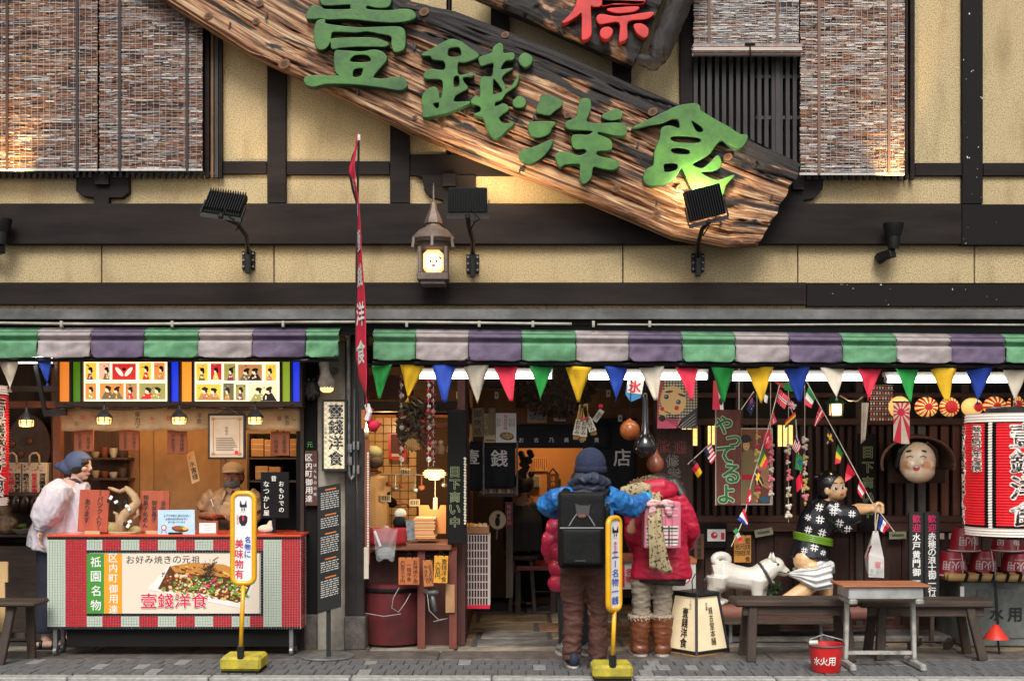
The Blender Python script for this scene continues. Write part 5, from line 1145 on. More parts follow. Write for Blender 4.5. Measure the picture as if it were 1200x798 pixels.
t=thing('menu_poster','white menu poster with red writing and a food picture above the curtains','poster',W(593,519,1.34));MB().pbox(581,605,484,518.5,1.34,.005).build('paper',PW,t);L=MB();text(L,'今日の味',592.5,495,4.2,1.335,0,True,.02)
for i,x in enumerate((583,585.5,597.5,600,602.5)):text(L,'お好み焼き'[:5-i%2],x,495,2.0,1.335,0 if i%2 else 1,True)
L.disc(594,511,8.5,4.6,1.335,2,14,rot=8);L.disc(594,510.5,6.5,3,1.333,3,12,rot=8)
for i in range(14):L.disc(594+7*math.cos(i*2.4)*.8,511+3.4*math.sin(i*2.4)*.8,1.3,.8,1.331-i*.0001,(4,5,6)[i%3],6)
L.build('print',[PR,PK,FD[1],FD[2],FD[4],FD[8],FD[3]],t)
t=thing('framed_print','small framed picture on the brown beam under the cedar ball','picture',W(629,496,1.4));MB().pbox(618,641,479,495.5,1.4,.02).build('frame',mat('tan frame',(.4,.28,.12),.6),t);MB().pbox(620,639,481,492,1.395,.01).build('picture',mat('grey blue print',(.35,.36,.38),.6,(.06,.06,.08),60),t)
t=thing('small_card','small cream card on the brown beam, right of the framed picture','card',W(656,494,1.4));MB().pbox(649,663,484,493.5,1.4,.006).build('card',OFFW,t);L=MB();text(L,'祝',656,490,5,1.395);L.build('print',PK,t)
for x,y,lb in ((537,463,'small cream switch box left of the first two inner cards'),(582,463,'small cream switch box above the menu poster'),(713,461,'small cream switch box above the black gourd'),(727,490,'cream wall switch left of the hanging gourds')):
 m=MB();m.pbox(x-2.4,x+2.4,y-4,y+4,1.15,.03);t=simple('switch_box',lb,'switch',m,OFFW,part='box',bevel=.004);m=MB();m.pbox(x-.8,x+.8,y-1,y+1,1.14,.015);m.build('switch',BLACKM,t)
t=thing('cedar_ball','huge dark ball of cedar twigs hanging under the bunting','cedar ball',W(652,488,.9));rr=random.Random(3);m=MB();c=W(652,440,.9);CED=[mat('dead cedar',(.03,.018,.01),.9),mat('dead cedar brown',(.07,.035,.018),.9)]
for i in range(1500):
 v=Vector((rr.gauss(0,1),rr.gauss(0,1),rr.gauss(0,1))).normalized();p=c+v*.325;q=c+v*rr.uniform(.345,.375)+Vector((rr.gauss(0,.012),rr.gauss(0,.012),rr.gauss(0,.012)));m.bar(p,q,.02,.008,rr.randint(0,1))
m.ball(c,.335,20,0);m.build('twigs',CED,t,kind='stuff');MB().tube([c+Vector((0,0,.33)),c+Vector((0,0,.6))],.01,5).build('rope',BLACKM,t)
t=thing('incense_bundle','bundles of straw sticks wrapped in white paper hanging in the doorway','straw bundle',W(684,517,-.05));Y=.0;STRAW=mat('golden straw',(.42,.24,.07),.7)
for (x0,y0,x1,y1) in ((681,474,675,513),(687,473,683,515),(683,474,696,508)):
 m=MB()
 for i in range(14):d=(i%5-2)*.9;m.bar(W(x0+d*.8,y0+(i%3),Y+(i//5)*.01),W(x1+d*1.6,y1+(i%3),Y+(i//5)*.01),.009,.009)
 m.build('straw',STRAW,t,kind='stuff');a=Vector((x1-x0,y1-y0));L=MB();p0,p1=W(x0+(x1-x0)*.45,y0+(y1-y0)*.45,Y-.02),W(x0+(x1-x0)*.92,y0+(y1-y0)*.92,Y-.02);L.bar(p0,p1,.045,.012,0,w2=.06);L.build('paper_slip',OFFW,t)
 L=MB();text(L,'お好み',(x0*.32+x1*.68),(y0*.32+y1*.68),5.4,Y-.03,0,True,.02,rot=math.degrees(math.atan2(-(x1-x0),y1-y0))*1);L.build('lettering',PK,t)
MB().tube([W(680,493,Y-.03),W(690,489,Y-.03)],.006,5).build('red_tie',PR,t);MB().tube([W(684,474,Y),W(684,432,-.2)],.003,4).build('string',BLACKM,t)
t=thing('paper_amulet','tilted paper amulet with a red knot left of the wall switch','amulet',W(700,493,.1));L=MB();L.obox(W(701,487,.1),(.045,.006,.11),rotm('Y',35));L.build('paper',mat('grey paper',(.4,.36,.3),.7),t);L=MB();text(L,'御守',701,487,4.5,.09,0,True,.01,rot=35);L.build('lettering',PK,t);MB().ball(W(704,476,.1),.02,8).build('red_knot',PR,t);MB().tube([W(704,476,.1),W(706,440,.0)],.003,4).build('string',BLACKM,t)
t=thing('calendar_poster','dark hanging plaque with light characters on the apricot wall','plaque',W(648,572,2.8));MB().pbox(641,655,555,573,2.8,.02).build('board',mat('brown plaque',(.1,.04,.02),.7),t);L=MB();text(L,'洋食',648,564,6,2.795,0,True);L.build('lettering',PO,t);MB().tube([W(643,555,2.8),W(648,549,2.8),W(653,555,2.8)],.008,4).build('cord',BLACKM,t)
t=thing('landscape_picture','small landscape picture low on the apricot wall','picture',W(627,571,2.8));MB().pbox(618,633,557,571,2.8,.02).build('frame',OFFW,t);MB().pbox(619,632,558,570,2.79,.01).build('picture',mat('blue landscape print',(.12,.17,.2),.6,(.3,.22,.12),9,(1,1,3)),t)
t=thing('wall_text','sheet of fine handwriting on the apricot wall','notice',W(632,553,2.85));MB().pbox(624,642,536,552,2.85,.006).build('paper',mat('apricot paper',(.7,.36,.14),.8),t);L=MB()
for i in range(7):L.flat([(625.5+i*2.4,537),(626.4+i*2.4,537),(626.4+i*2.4,551-(i*3)%5),(625.5+i*2.4,551-(i*3)%5)],2.845)
L.build('print',PLQ,t)
t=thing('paper_flower_garland','dark garland of round paper flowers at the left edge of the apricot wall','garland',W(614,556,1.8))
for i in range(17):rr=random.Random(i);MB().ball(W(609+rr.uniform(0,14),530+i*1.7,1.8),.032,6).build('paper_flower',mat('black paper flower',(.02,.012,.01),.8),t)
def crate_box():
 t=thing('plastic_crate','tall white plastic lattice crate with a tray of snacks on top','crate',W(557,712,.6));Y=.62
 CW=mat('white plastic lattice',(.6,.52,.48),.5);x0,x1,y0,y1=545,572,626,710
 m=MB();m.pbox(x0,x1,y0,y1,Y+.03,.25);m.build('lining',mat('dark maroon lining',(.06,.012,.012),.8),t)
 for i in range(9):MB().pbox(x0+i*3.3,x0+i*3.3+1.1,y0,y1,Y,.02).build('upright',CW,t)
 for j in range(10):MB().pbox(x0-.5,x1+.6,y0+j*9.2,y0+j*9.2+1.1,Y+.004,.02).build('cross_bar',CW,t)
 m=MB();
 for i in range(4):m.box(X(x1,Y)+.002,X(x1,Y)+.016,Y+.03+i*.07,Y+.045+i*.07,Z(y1,Y),Z(y0,Y))
 m.build('side_bars',CW,t);MB().pbox(541,574,709,713,Y-.02,.3).build('base',PR,t);MB().pbox(544,573,617,625,Y-.01,.28).build('tray',mat('wood tray',(.3,.13,.05),.6),t)
 rr=random.Random(2)
 for i in range(26):MB().obox(W(547+23*rr.random(),614+3.5*rr.random(),Y+.1*rr.random()),(.03,.02,.022),Matrix.Rotation(rr.uniform(0,3),3,'Y')).build('snack_packet',(OFFW,PO,STRAW)[i%3],t)
crate_box()
t=thing('shop_table','low red table in the dim shop behind the crate','table',W(620,690,2.2));MB().box(X(605,2.2),X(652,2.2),2.2,2.9,.42,.46).build('table_top',mat('dull red lacquer',(.2,.03,.03),.5),t)
for x in (607,648):MB().bar((X(x,2.25),2.25,0),(X(x,2.25),2.25,.42),.05,.05).build('leg',DARKWOOD,t)
t=thing('red_vertical_sign','small dark red vertical sign with pale characters in the dim shop','sign',W(596,618,1.4));MB().pbox(592,601,588,618,1.4,.02).build('board',mat('dark red panel',(.09,.012,.012),.6),t);L=MB();text(L,'免許皆伝',596.5,603,5.6,1.395,0,True);L.build('lettering',mat('dull pink',(.45,.2,.18),.6),t)
hpart('shop_post',MB().pbox(593,601,618,700,1.42,.1),DARKWOOD)
t=thing('round_fan','pale round paper fan standing in the dim shop','fan',W(583,620,1.0));m=MB();m.disc(583,609,10,11,1.0,0,18);m.disc(583,611,3,6,.995,1,8);m.disc(584,604,2.4,2.4,.994,1,8);m.build('paper',[mat('dim tan paper',(.25,.19,.12),.8),BLACKM],t);MB().tube([W(583,618,1.01),W(582,632,1.01)],.01,5).build('handle',DARKWOOD,t)
sh=thing('goods_shelf','dark shelf of small goods and a clear tray in the dim shop','shelf',W(582,580,1.9));MB().pbox(562,606,571,578,1.5,.3).build('tray',mat('grey clear tray',(.3,.29,.26),.4),sh);MB().pbox(560,607,578,582,1.48,.34).build('shelf_board',DARKWOODX,sh)
for i in range(12):m=MB();m.pbox(564+i*3.4,566.6+i*3.4,572.5,577.5,1.49,.02);m.build('packet',(OFFW,CARD,PLQ)[i%3],sh)
def gourd(x,ytop,neck,y,r,c_,lb,Y,mt):
 t=thing('gourd',lb,'gourd',W(x,y+r,Y),'gourds hanging in the doorway');k=s_(Y);c=W(x,y+r*1.06,Y);H=(y+r*1.06-neck)*k;q=r*k
 MB().lathe([(.01,0),(q*.55,q*.12),(q*.9,q*.5),(q,q*.95),(q*.9,q*1.4),(q*.6,q*1.85),(q*.33,q*2.25),(q*.26,max(H*.85,q*2.0 if H<2.6*q else q*2.5)),(q*.2,max(H,q*2.1)),(.01,max(H,q*2.1)+.01)] if H>2.6*q else [(.01,0),(q*.55,q*.14),(q*.9,q*.52),(q,q),(q*.92,q*1.4),(q*.62,q*1.78),(q*.25,q*1.98),(q*.12,q*2.1),(.01,q*2.12)],c,24).build('body',mt,t,smooth=True)
 MB().tube([W(x,neck,Y),W(x+2,ytop,Y)],.004,4).build('cord',BLACKM,t);MB().tube([W(x-2,neck+2,Y-.01),W(x+2,neck+1,Y-.01)],.008,5).build('tie',PLO,t)
gourd(738,440,491,503,12,0,'orange round gourd hanging in the doorway',-.12,mat('orange gourd skin',(.5,.14,.03),.3,(.36,.09,.02),5,coat=.4))
gourd(756,440,462,522,14,0,'big glossy black gourd with a long neck',-.25,mat('black gourd lacquer',(.012,.010,.010),.18,coat=.6))
gourd(768,470,525,543,10.5,0,'reddish brown mottled gourd behind the hooded woman',-.05,mat('brown gourd skin',(.22,.055,.025),.35,(.3,.1,.05),20,coat=.3))
from mathutils.bvhtree import BVHTree
CAM=Vector((0,-D,HC))
class Skin:
 """casts photo pixels onto a finished surface so painted marks lie on it"""
 def __init__(self,mb):self.b=BVHTree.FromPolygons([Vector(v) for v in mb.v],mb.f)
 def hit(self,px,py,off=.003):
  d=(W(px,py,0)-CAM).normalized();h,n,i,t=self.b.ray_cast(CAM,d)
  return None if h is None else h-d*off
 def poly(self,mb,pts,mi=0,off=.003):
  q=[self.hit(x,y,off) for x,y in pts]
  if any(p is None for p in q):return
  f=[W(x,y,0) for x,y in pts];a=sum(f[i].x*f[(i+1)%len(f)].z-f[(i+1)%len(f)].x*f[i].z for i in range(len(f)))
  if a<0:q.reverse()
  c=sum(q,Vector())/len(q);cc=self.hit(sum(p[0] for p in pts)/len(pts),sum(p[1] for p in pts)/len(pts),off)
  n=len(q);mb.add(q+[cc or c],[(i,(i+1)%n,n) for i in range(n)],mi)
 def disc(self,mb,px,py,rx,ry,mi=0,off=.003,n=10,rot=0):
  c,s=math.cos(R(rot)),math.sin(R(rot));pts=[]
  for i in range(n):
   a=2*math.pi*i/n;x,y=rx*math.cos(a),ry*math.sin(a);pts.append((px+x*c-y*s,py+x*s+y*c))
  self.poly(mb,pts,mi,off)
 def line(self,mb,p0,p1,w,mi=0,off=.003,n=4):
  dx,dy=p1[0]-p0[0],p1[1]-p0[1];l=math.hypot(dx,dy) or 1;nx,ny=-dy/l*w/2,dx/l*w/2
  for i in range(n):
   a,b=i/n,(i+1)/n
   self.poly(mb,[(p0[0]+dx*a+nx,p0[1]+dy*a+ny),(p0[0]+dx*b+nx,p0[1]+dy*b+ny),(p0[0]+dx*b-nx,p0[1]+dy*b-ny),(p0[0]+dx*a-nx,p0[1]+dy*a-ny)],mi,off)
# -- wooden wall behind the statues
WY=.82
WALLW=wood('dark red brown wall wood',(.03,.011,.007),(.075,.026,.016),'z',dirt=.5);WALLX=wood('dark red brown wall wood, level',(.05,.018,.011),(.12,.042,.025),'x',dirt=.5)
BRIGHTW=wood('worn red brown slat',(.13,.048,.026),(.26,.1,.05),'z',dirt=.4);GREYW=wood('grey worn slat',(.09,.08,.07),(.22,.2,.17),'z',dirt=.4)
sw=hpart('shop_wall',MB().pbox(766,XR,428,742,WY+.04,.06),mat('dark gap boards',(.012,.009,.007),.9))
x=768
rr=random.Random(21)
while x<1260:
 w_=rr.uniform(17,24);MB().pbox(x,x+w_-.8,622,738,WY+rr.uniform(0,.006),.03).build('wall_plank',WALLW,sw,bevel=.003);x+=w_
x=770
while x<1260:
 lit=1040<x<1130;w_=5.4 if not lit else 9  # lit stretch: wider worn slats, their brightness put into paler wood colours
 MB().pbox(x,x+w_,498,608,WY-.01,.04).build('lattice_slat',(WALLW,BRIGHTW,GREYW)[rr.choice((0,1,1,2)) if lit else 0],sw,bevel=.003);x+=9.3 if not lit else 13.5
for y0,y1 in ((604,612),(612.4,623),(490,498),(733,742),(460,466)):MB().pbox(766,1260,y0,y1,WY-.03-.004*(y1-y0),.07).build('wall_rail',WALLX,sw,bevel=.004)
for x in (766,862,1003,1127):MB().pbox(x,x+9,430,740,WY-.05,.1).build('wall_post',DARKWOOD,sw,bevel=.004)
LITW=mat('lit paper window',(1,.72,.25),.5,(.95,.5,.1),9,emit=.9,detail=2)
for a,b,c_,d in ((798.5,818,499,522),(829,838.5,499,521),(911,930,491,523)):
 m=MB();m.pbox(a,b,c_,d,WY-.02,.01);q=m.build('window_pane',LITW,sw)
 n=3 if b-a>12 else 2
 for i in range(n+1):MB().pbox(a+(b-a)*i/n-.6,a+(b-a)*i/n+.6,c_,d,WY-.035,.02).build('window_bar',DARKWOOD,q)
hpart('stone_step',MB().box(X(766,.6),X(1260,.6),.35,WY+.1,0,.05),SLAB[2],bevel=.01)
for x,y,w_,t_,lb in ((895,623.5,21,-10,'tilted old banknote coloured slip pinned to the wooden wall'),(1052,627,20,-1,'pale worded slip on the rail left of the welcome sign')):
 m=MB();c=W(x,y,WY-.09);m.obox(c,(w_*.0073,.006,.063),rotm('Y',t_));t=simple('paper_slip',lb,'paper slip',m,mat('greenish slip',(.42,.4,.25),.7,(.2,.2,.12),30),part='slip');L=MB();L.obox(c+Vector((0,-.005,0)),(w_*.005,.002,.02),rotm('Y',t_));L.build('print',mat('dull ink',(.08,.1,.07),.7),t)
for x,y,w_,lb in ((1104,628,5,'tiny pale label right of the welcome sign'),(1114,628,4,'tiny pale label next to the topmost red bucket')):simple('small_label',lb,'label',MB().pbox(x-w_/2,x+w_/2,y-3.5,y+3.5,WY-.09,.006),OFFW,part='label')
def flat_poster(a,b,c_,d,Y,base,label,name='poster',cat='poster',frame=None,fw=1.5):
 t=thing(name,label,cat,W((a+b)/2,d,Y))
 if frame:m=MB();m.pbox(a-fw,b+fw,c_-fw,d+fw,Y+.002,.02);m.build('frame',frame,t)
 MB().pbox(a,b,c_,d,Y,.006).build('paper',base,t);return t
Y=.3
t=flat_poster(770,817,443,502,Y,mat('poster cream check',(.62,.52,.36),.6),'poster of a round comic mask face in a checked headscarf above the brown gourd')
L=MB();y0=Y-.002;GREY=mat('poster grey',(.05,.05,.06),.6);SKINP=mat('poster skin',(.8,.5,.2),.6);PINK=mat('poster pink',(.75,.12,.2),.6)
for i in range(13):
 L.flat([(774+i*3.4,443),(774.9+i*3.4,443),(774.9+i*3.4,502),(774+i*3.4,502)],y0,1)
for i in range(17):L.flat([(770,445+i*3.4),(817,445+i*3.4),(817,445.9+i*3.4),(770,445.9+i*3.4)],y0-.0004,1)
L.flat([(770,443),(779,443),(773,470),(772,488),(786,502),(770,502)],y0-.0008,3);L.flat([(770,502),(772,488),(800,492),(794,502)],y0-.001,4);L.flat([(792,502),(800,490),(816,478),(817,478),(817,502)],y0-.001,2)
for i in range(4):L.flat([(794+i*4,501),(815,484+i*4),(815,484.6+i*4),(795+i*4,501)],y0-.0014,0)
L.disc(789,469,15,17,y0-.0016,5,24,rot=-14);L.disc(778,481,6,6,y0-.0018,5,14)
for x,y,q in ((781,465,0),(795,471,0)):L.disc(x,y,3.6,3.6,y0-.0022,0,14);L.disc(x,y,2.8,2.8,y0-.0024,2,14);L.disc(x-.6,y-.6,.9,.9,y0-.0026,0,8)
L.disc(784,459,5,1.3,y0-.0022,1,8,rot=-6);L.disc(799,463,5,1.3,y0-.0022,1,8,rot=20)
L.disc(776,479,2.6,2.6,y0-.0022,6,10);L.disc(793,478,2.8,2.8,y0-.0022,6,10);L.disc(784,474,2.6,2,y0-.0022,5,10);L.disc(782,483,5,.6,y0-.0024,1,8,rot=20);L.disc(776,490,4,4,y0-.0024,1,9)
for i in range(5):L.flat([(777,490),(794,487+i*3),(794,488+i*3)],y0-.0026,1)
L.build('print',[OFFW,PK,GREY,mat('poster red ground',(.5,.06,.05),.6),PINK,SKINP,PR],t)
t=thing('hanging_ice_sign','small blue and white sign with a red character behind the blue pennant','sign',W(741,471,.0));MB().prism([(735,446),(754,446),(751,466),(739,471),(733,462)],.0,.01).build('board',mat('ice blue',(.06,.3,.62),.5),t);m=MB();m.prism([(735,444),(755,445),(752,462),(735,460)],-.01,.006);m.build('paper',PW,t);L=MB();text(L,'氷',744,453,14,-.014,0,bold=.05,rot=6);L.build('lettering',PR,t)
t=thing('red_hanging_banner','small red and white hanging banner behind the green pennant','banner',W(842,480,.1));MB().prism([(836,446),(847,446),(848,480),(835,480)],.1,.006).build('cloth',PR,t);L=MB();L.flat([(840.5,446),(845,446),(848,480),(844,480)],.097,1);L.disc(845,470,2.4,5,.095,0,8);L.build('print',[PK,PW],t)
t=thing('wooden_name_board','tall red brown board with green outlined characters by the painted poster','sign',W(854,592,.25));MB().pbox(838,868.5,480,592,.25,.02).build('board',wood('maroon sign wood',(.10,.022,.016),(.17,.045,.028),'z',scale=9,dirt=.25),t,bevel=.003)
L=MB()
for ch,x,y,h,ro in (('や',848,498,20,-5),('っ',859.5,517,17,5),('て',850,533,21,0),('る',857,555,21,5),('よ',851,579,21,0)):
 text(L,ch,x,y,h,.248,0,bold=.085,rot=ro);text(L,ch,x,y,h,.246,1,bold=.035,rot=ro)
L.build('lettering',[mat('pale green white outline',(.5,.6,.42),.5),mat('sign green',(.012,.14,.025),.5)],t)
MB().bar(W(838.5,592,.26),W(838.5,480,.26),.006,.03).build('edge',OFFW,t);MB().tube([W(866,480,.25),W(866,432,.2)],.004,4).build('cord',WHITE,t)
t=flat_poster(869,904,503,590,.45,mat('poster dark red wood',(.16,.05,.03),.6,(.3,.1,.05),4),'white framed painted poster of a standing soldier behind the flag strings',frame=OFFW)
L=MB();y0=.447;KH=mat('poster khaki',(.3,.22,.1),.6);
L.flat([(869,548),(880,544),(884,560),(886,590),(869,590)],y0,0);L.flat([(869,530),(880,526),(890,534),(888,552),(869,556)],y0-.0004,0);L.flat([(890,540),(901,545),(902,574),(886,566)],y0-.0004,4)
L.disc(874.5,522,4,6,y0-.0008,1,12);L.disc(874,514,6,5,y0-.001,2,12);L.flat([(868,516),(873,509),(881,514),(880,517)],y0-.0012,2);L.flat([(869,556),(886,556),(886,562),(869,562)],y0-.001,3);L.disc(896,585,6,4,y0-.001,5,10);L.disc(889,577,3,5,y0-.001,3,8);L.disc(897,512,3,7,y0-.001,3,8)
L.disc(873,521,.7,.5,y0-.0014,2,6);L.disc(876.5,521,.7,.5,y0-.0014,2,6);L.disc(875,525,1.3,.5,y0-.0014,3,6)
L.build('print',[KH,SKINP,PK,PR,mat('poster tan',(.55,.3,.15),.6),mat('poster teal',(.05,.15,.25),.6)],t)
t=thing('welcome_board','dark board with outlined welcome characters behind the hooded woman','sign',W(790,600,.4));MB().pbox(768,812,503,612,.5,.03).build('board',WALLW,t);L=MB()
for ch,x,y,c_ in (('歓',778,523,0),('迎',797,524,0),('修',788,540,1),('学',790,556,1),('旅',793,571,1),('行',795,586,1)):
 text(L,ch,x,y,14.5,.496,c_,bold=.045);text(L,ch,x,y,14.5,.494,2,bold=0)
L.build('lettering',[mat('dull rose',(.42,.12,.1),.6),mat('dull white',(.42,.38,.34),.6),BLACKM],t)
t=thing('tall_black_sign','tall black sign with green outlined characters behind the statue of the boy','sign',W(1016,640,.6));MB().pbox(1006,1026,508,622,.6,.03).build('board',BLACKM,t);L=MB()
for i,ch in enumerate('目下商い中'):text(L,ch,1017,530+i*17.5,13,.596,0,bold=.05);text(L,ch,1017,530+i*17.5,13,.594,1,bold=0)
L.build('lettering',[LG,BLACKM],t)
t=thing('framed_red_seal','small dark framed card with a red round seal on the wooden wall','picture',W(834,641,.7));MB().pbox(816,852,613,642,.7,.03).build('frame',BLACKM,t,bevel=.004);MB().pbox(829,850,620,634,.695,.01).build('card',PW,t);L=MB();L.disc(837,627,4,4,.692,0,14);L.disc(838,626,1.6,1.2,.691,1,8);L.flat([(845,624),(849,624),(849,632),(845,632)],.692,0);L.build('print',[PR,PW],t)
plaque(860,880,627,659,['壹錢洋食','元祖','名物'],'orange wooden sign hanging above the back of the white dog',.62,mat('mustard board',(.62,.27,.04),.6,(.5,.2,.03),6),0,PK,6.6,name='hanging_sign',cat='sign',grp=None)
plaque(813.5,825,625,655,['商売繁盛'],'narrow brown wooden tag on the wall beside the red coat',.68,wood('brown tag wood',(.16,.065,.03),(.1,.04,.02),'z'),0,PK,5.5,name='wooden_tag',cat='tag',grp=None)
t=thing('wall_lantern','small lit lantern with a green roof above the statue of the boy','lantern',W(979,488,.4));c=W(979,488,.4);k=s_(.4)
MB().lathe([(13*k,15*k),(12*k,16.5*k),(3*k,24*k),(1*k,25*k)],c,4).build('roof',mat('green lantern roof',(.015,.07,.03),.5),t)
MB().obox(c+Vector((0,0,8*k)),(11*k,11*k,13*k)).build('glass',light_mat('lit wall lantern glass',(1,.68,.34),.9),t)
m=MB()
for sx in (-1,1):
 for sy in (-1,1):m.bar(c+Vector((sx*6*k,sy*6*k,0)),c+Vector((sx*7*k,sy*7*k,15*k)),.012,.012)
m.obox(c+Vector((0,0,.5*k)),(13*k,13*k,1.6*k));m.build('cage',BLACK,t);point_light('lantern_bulb',c+Vector((0,-.12,.05)),1.5,WARM)
m=MB();m.tube([W(985,463,.3),W(994,469,.2),W(1005,470,.1),W(1011,465,.0)],.006,5);tag(m.build('electric_cord',WHITEPIPE),'pale cord sagging from the green roofed lantern','cord')
t=thing('white_pennant','limp cream cloth hanging before the tall black sign','cloth',W(1013,520,.0));m=MB();m.grid(lambda u,v:W(1009+4*(1-v)*0+(8-3*v)*u+(1-v)*1,472+48*v-5*u*v,.0+.03*math.sin(u*6)),5,8);m.build('cloth',mat('pennant cream',(.75,.66,.52),.75),t,smooth=True,sol=.003)
t=thing('paper_tag_net','rows of tiny white paper tags strung under the fluorescent lamp','paper tags',W(1034,492,.35));
for j in range(7):
 MB().tube([W(1019,452+j*6,.35),W(1047,451+j*6.2,.35)],.002,4).build('string',OFFW,t)
 for i in range(8):m=MB();m.obox(W(1021+i*3.4,454.5+j*6.1,.35),(.014,.004,.022));m.build('paper_tag',(OFFW,OFFW,PINK)[(i+j)%3],t)
# -- flag strings
FC={'r':PR,'w':PW,'b':mat('flag blue',(.012,.05,.35),.7),'g':mat('flag green',(.01,.22,.05),.7),'y':mat('flag yellow',(.85,.5,.01),.7),'k':PK,'n':mat('flag navy',(.01,.014,.06),.7),'m':mat('flag dark red',(.55,.01,.03),.7)}
FK=list(FC);FM=[FC[k] for k in FK]
def flag(par,quad,kind,Y,label):
 """quad = hoist top, fly top, fly bottom, hoist bottom in photo pixels"""
 p=[W(x,y,Y) for x,y in quad];m=MB();rr=random.Random(quad[0][0]);ph=rr.uniform(0,6)
 def at(u,v,o=0):q=p[0].lerp(p[1],u).lerp(p[3].lerp(p[2],u),v);q.y+=.012*math.sin(u*5+ph)-o;return q
 def rect(a,b,c_,d,col,o=0):
  n=4;mi=FK.index(col)
  for i in range(n):x0,x1=a+(b-a)*i/n,a+(b-a)*(i+1)/n;m.add([at(x0,d,o),at(x1,d,o),at(x1,c_,o),at(x0,c_,o)],[(0,1,2,3)],mi)
 if kind[0]=='H':
  n=len(kind)-1
  for i,c_ in enumerate(kind[1:]):rect(0,1,i/n,(i+1)/n,c_)
 elif kind[0]=='V':
  n=len(kind)-1
  for i,c_ in enumerate(kind[1:]):rect(i/n,(i+1)/n,0,1,c_)
 elif kind[0]=='X':
  rect(0,1,0,1,kind[1]);rect(.28,.48,0,1,kind[2],.001);rect(0,1,.4,.6,kind[2],.001)
  if len(kind)>3:rect(.34,.42,0,1,kind[3],.002);rect(0,1,.46,.54,kind[3],.002)
 elif kind=='US':
  for i in range(9):rect(0,1,i/9,(i+1)/9,'rw'[i%2])
  rect(0,.42,0,.55,'n',.001)
 elif kind=='UK':
  rect(0,1,0,1,'n');
  for s in (0,1):
   for k2,w_,o in (('w',.12,.001),('r',.05,.0015)):m.add([at(0,s-(w_ if s else 0),o),at(w_,s,o),at(1,1-s+(0 if not s else w_),o),at(1-w_,1-s,o)],[(0,1,2,3)],FK.index(k2))
  rect(.38,.62,0,1,'w',.002);rect(0,1,.36,.64,'w',.002);rect(.43,.57,0,1,'r',.003);rect(0,1,.42,.58,'r',.003)
 elif kind=='SW':rect(0,1,0,1,'r');rect(.4,.6,.2,.8,'w',.001);rect(.25,.75,.4,.6,'w',.001)
 elif kind=='BR':
  rect(0,1,0,1,'g');m.add([at(.08,.5,.001),at(.5,.9,.001),at(.92,.5,.001),at(.5,.1,.001)],[(0,1,2,3)],FK.index('y'));m.add([at(.5+.2*math.cos(i*.785),.5+.24*math.sin(i*.785),.002) for i in range(8)],[tuple(range(8))],FK.index('b'))
 elif kind=='AU':rect(0,1,0,1,'n');rect(0,.5,0,.5,'b',.001);rect(.2,.3,0,.5,'r',.002);rect(0,.5,.2,.3,'r',.002);rect(.7,.76,.3,.4,'w',.002);rect(.6,.66,.6,.7,'w',.002)
 m.build('flag',FM,par,label=label)
def Zr(x,y):return (860+x*.213,430+y*.213)
def flag_string(label,path,flags,Y,w_=.004,col=OFFW):
 t=thing('flag_string',label,'flag string',W(*path[-1],Y),'strings of little flags');MB().tube([W(x,y,Y) for x,y in path],w_,5).build('string',col,t)
 for q,kind,lb in flags:flag(t,q,kind,Y-.006,lb)
 return t
flag_string('string of little flags running from the blue pennant down to the boy statue\'s hands',[Zr(395,70),Zr(575,400),(1021,587),(1031,600),(1048,623)],
 [([Zr(408,105),Zr(388,205),Zr(425,228),Zr(447,170)],'Vgwr','green, white and red flag'),([Zr(470,215),Zr(440,330),Zr(450,320),Zr(497,268)],'Xrw','red flag with white cross'),
 ([Zr(520,340),Zr(500,420),Zr(530,425),Zr(552,400)],'Xny','dark blue flag with yellow cross'),([Zr(572,425),Zr(553,535),Zr(582,530),Zr(600,480)],'Vgyr','green, yellow and red flag'),([Zr(625,528),Zr(610,632),Zr(640,615),Zr(668,590)],'Hr','plain red flag'),
 ([Zr(688,622),Zr(682,690),Zr(702,722),Zr(726,680)],'Vrwr','red and white flag'),([(1031,604),(1030,620),(1036,625),(1042,617)],'Hbwr','blue, white and red flag')],.02)
flag_string('string of little flags slanting left past the dark bird ornament to the orange sign',[Zr(252,100),Zr(190,335),Zr(95,640),(872,607),(857,640)],
 [([Zr(252,120),Zr(302,168),Zr(278,232),Zr(234,190)],'Xrwn','red flag with white edged navy cross'),([Zr(300,165),Zr(346,212),Zr(320,248),Zr(294,205)],'UK','union flag'),([Zr(218,240),Zr(236,300),Zr(206,322),Zr(203,290)],'Xrwn','narrow red and white flag'),
 ([Zr(190,342),Zr(212,395),Zr(186,452),Zr(160,420)],'SW','red flag with a white plus'),([Zr(160,455),Zr(192,520),Zr(166,562),Zr(128,530)],'Vgyr','green, yellow and red flag'),([Zr(122,555),Zr(166,640),Zr(150,662),Zr(106,602)],'Xny','navy flag with yellow cross'),
 ([Zr(85,665),Zr(105,720),Zr(95,752),Zr(66,750)],'SW','small red flag'),([(872,595),(877,612),(876,616),(864,609)],'Hrwb','red, white and blue flag'),([(863,618),(871,634),(867,636),(859,622)],'Vgwr','pale flag with red end')],.04)
flag_string('short string of little flags hanging beside the lit paper window',[Zr(290,180),Zr(340,290),Zr(350,420),Zr(378,690)],
 [([Zr(335,245),Zr(282,300),Zr(280,342),Zr(342,285)],'Hryk','red, yellow and black flag'),([Zr(345,360),Zr(318,440),Zr(346,477),Zr(372,440)],'US','striped flag with navy corner'),([Zr(345,475),Zr(382,495),Zr(378,575),Zr(338,560)],'BR','green flag with yellow diamond'),([Zr(370,580),Zr(340,618),Zr(345,690),Zr(382,660)],'Hr','plain red flag')],.06)
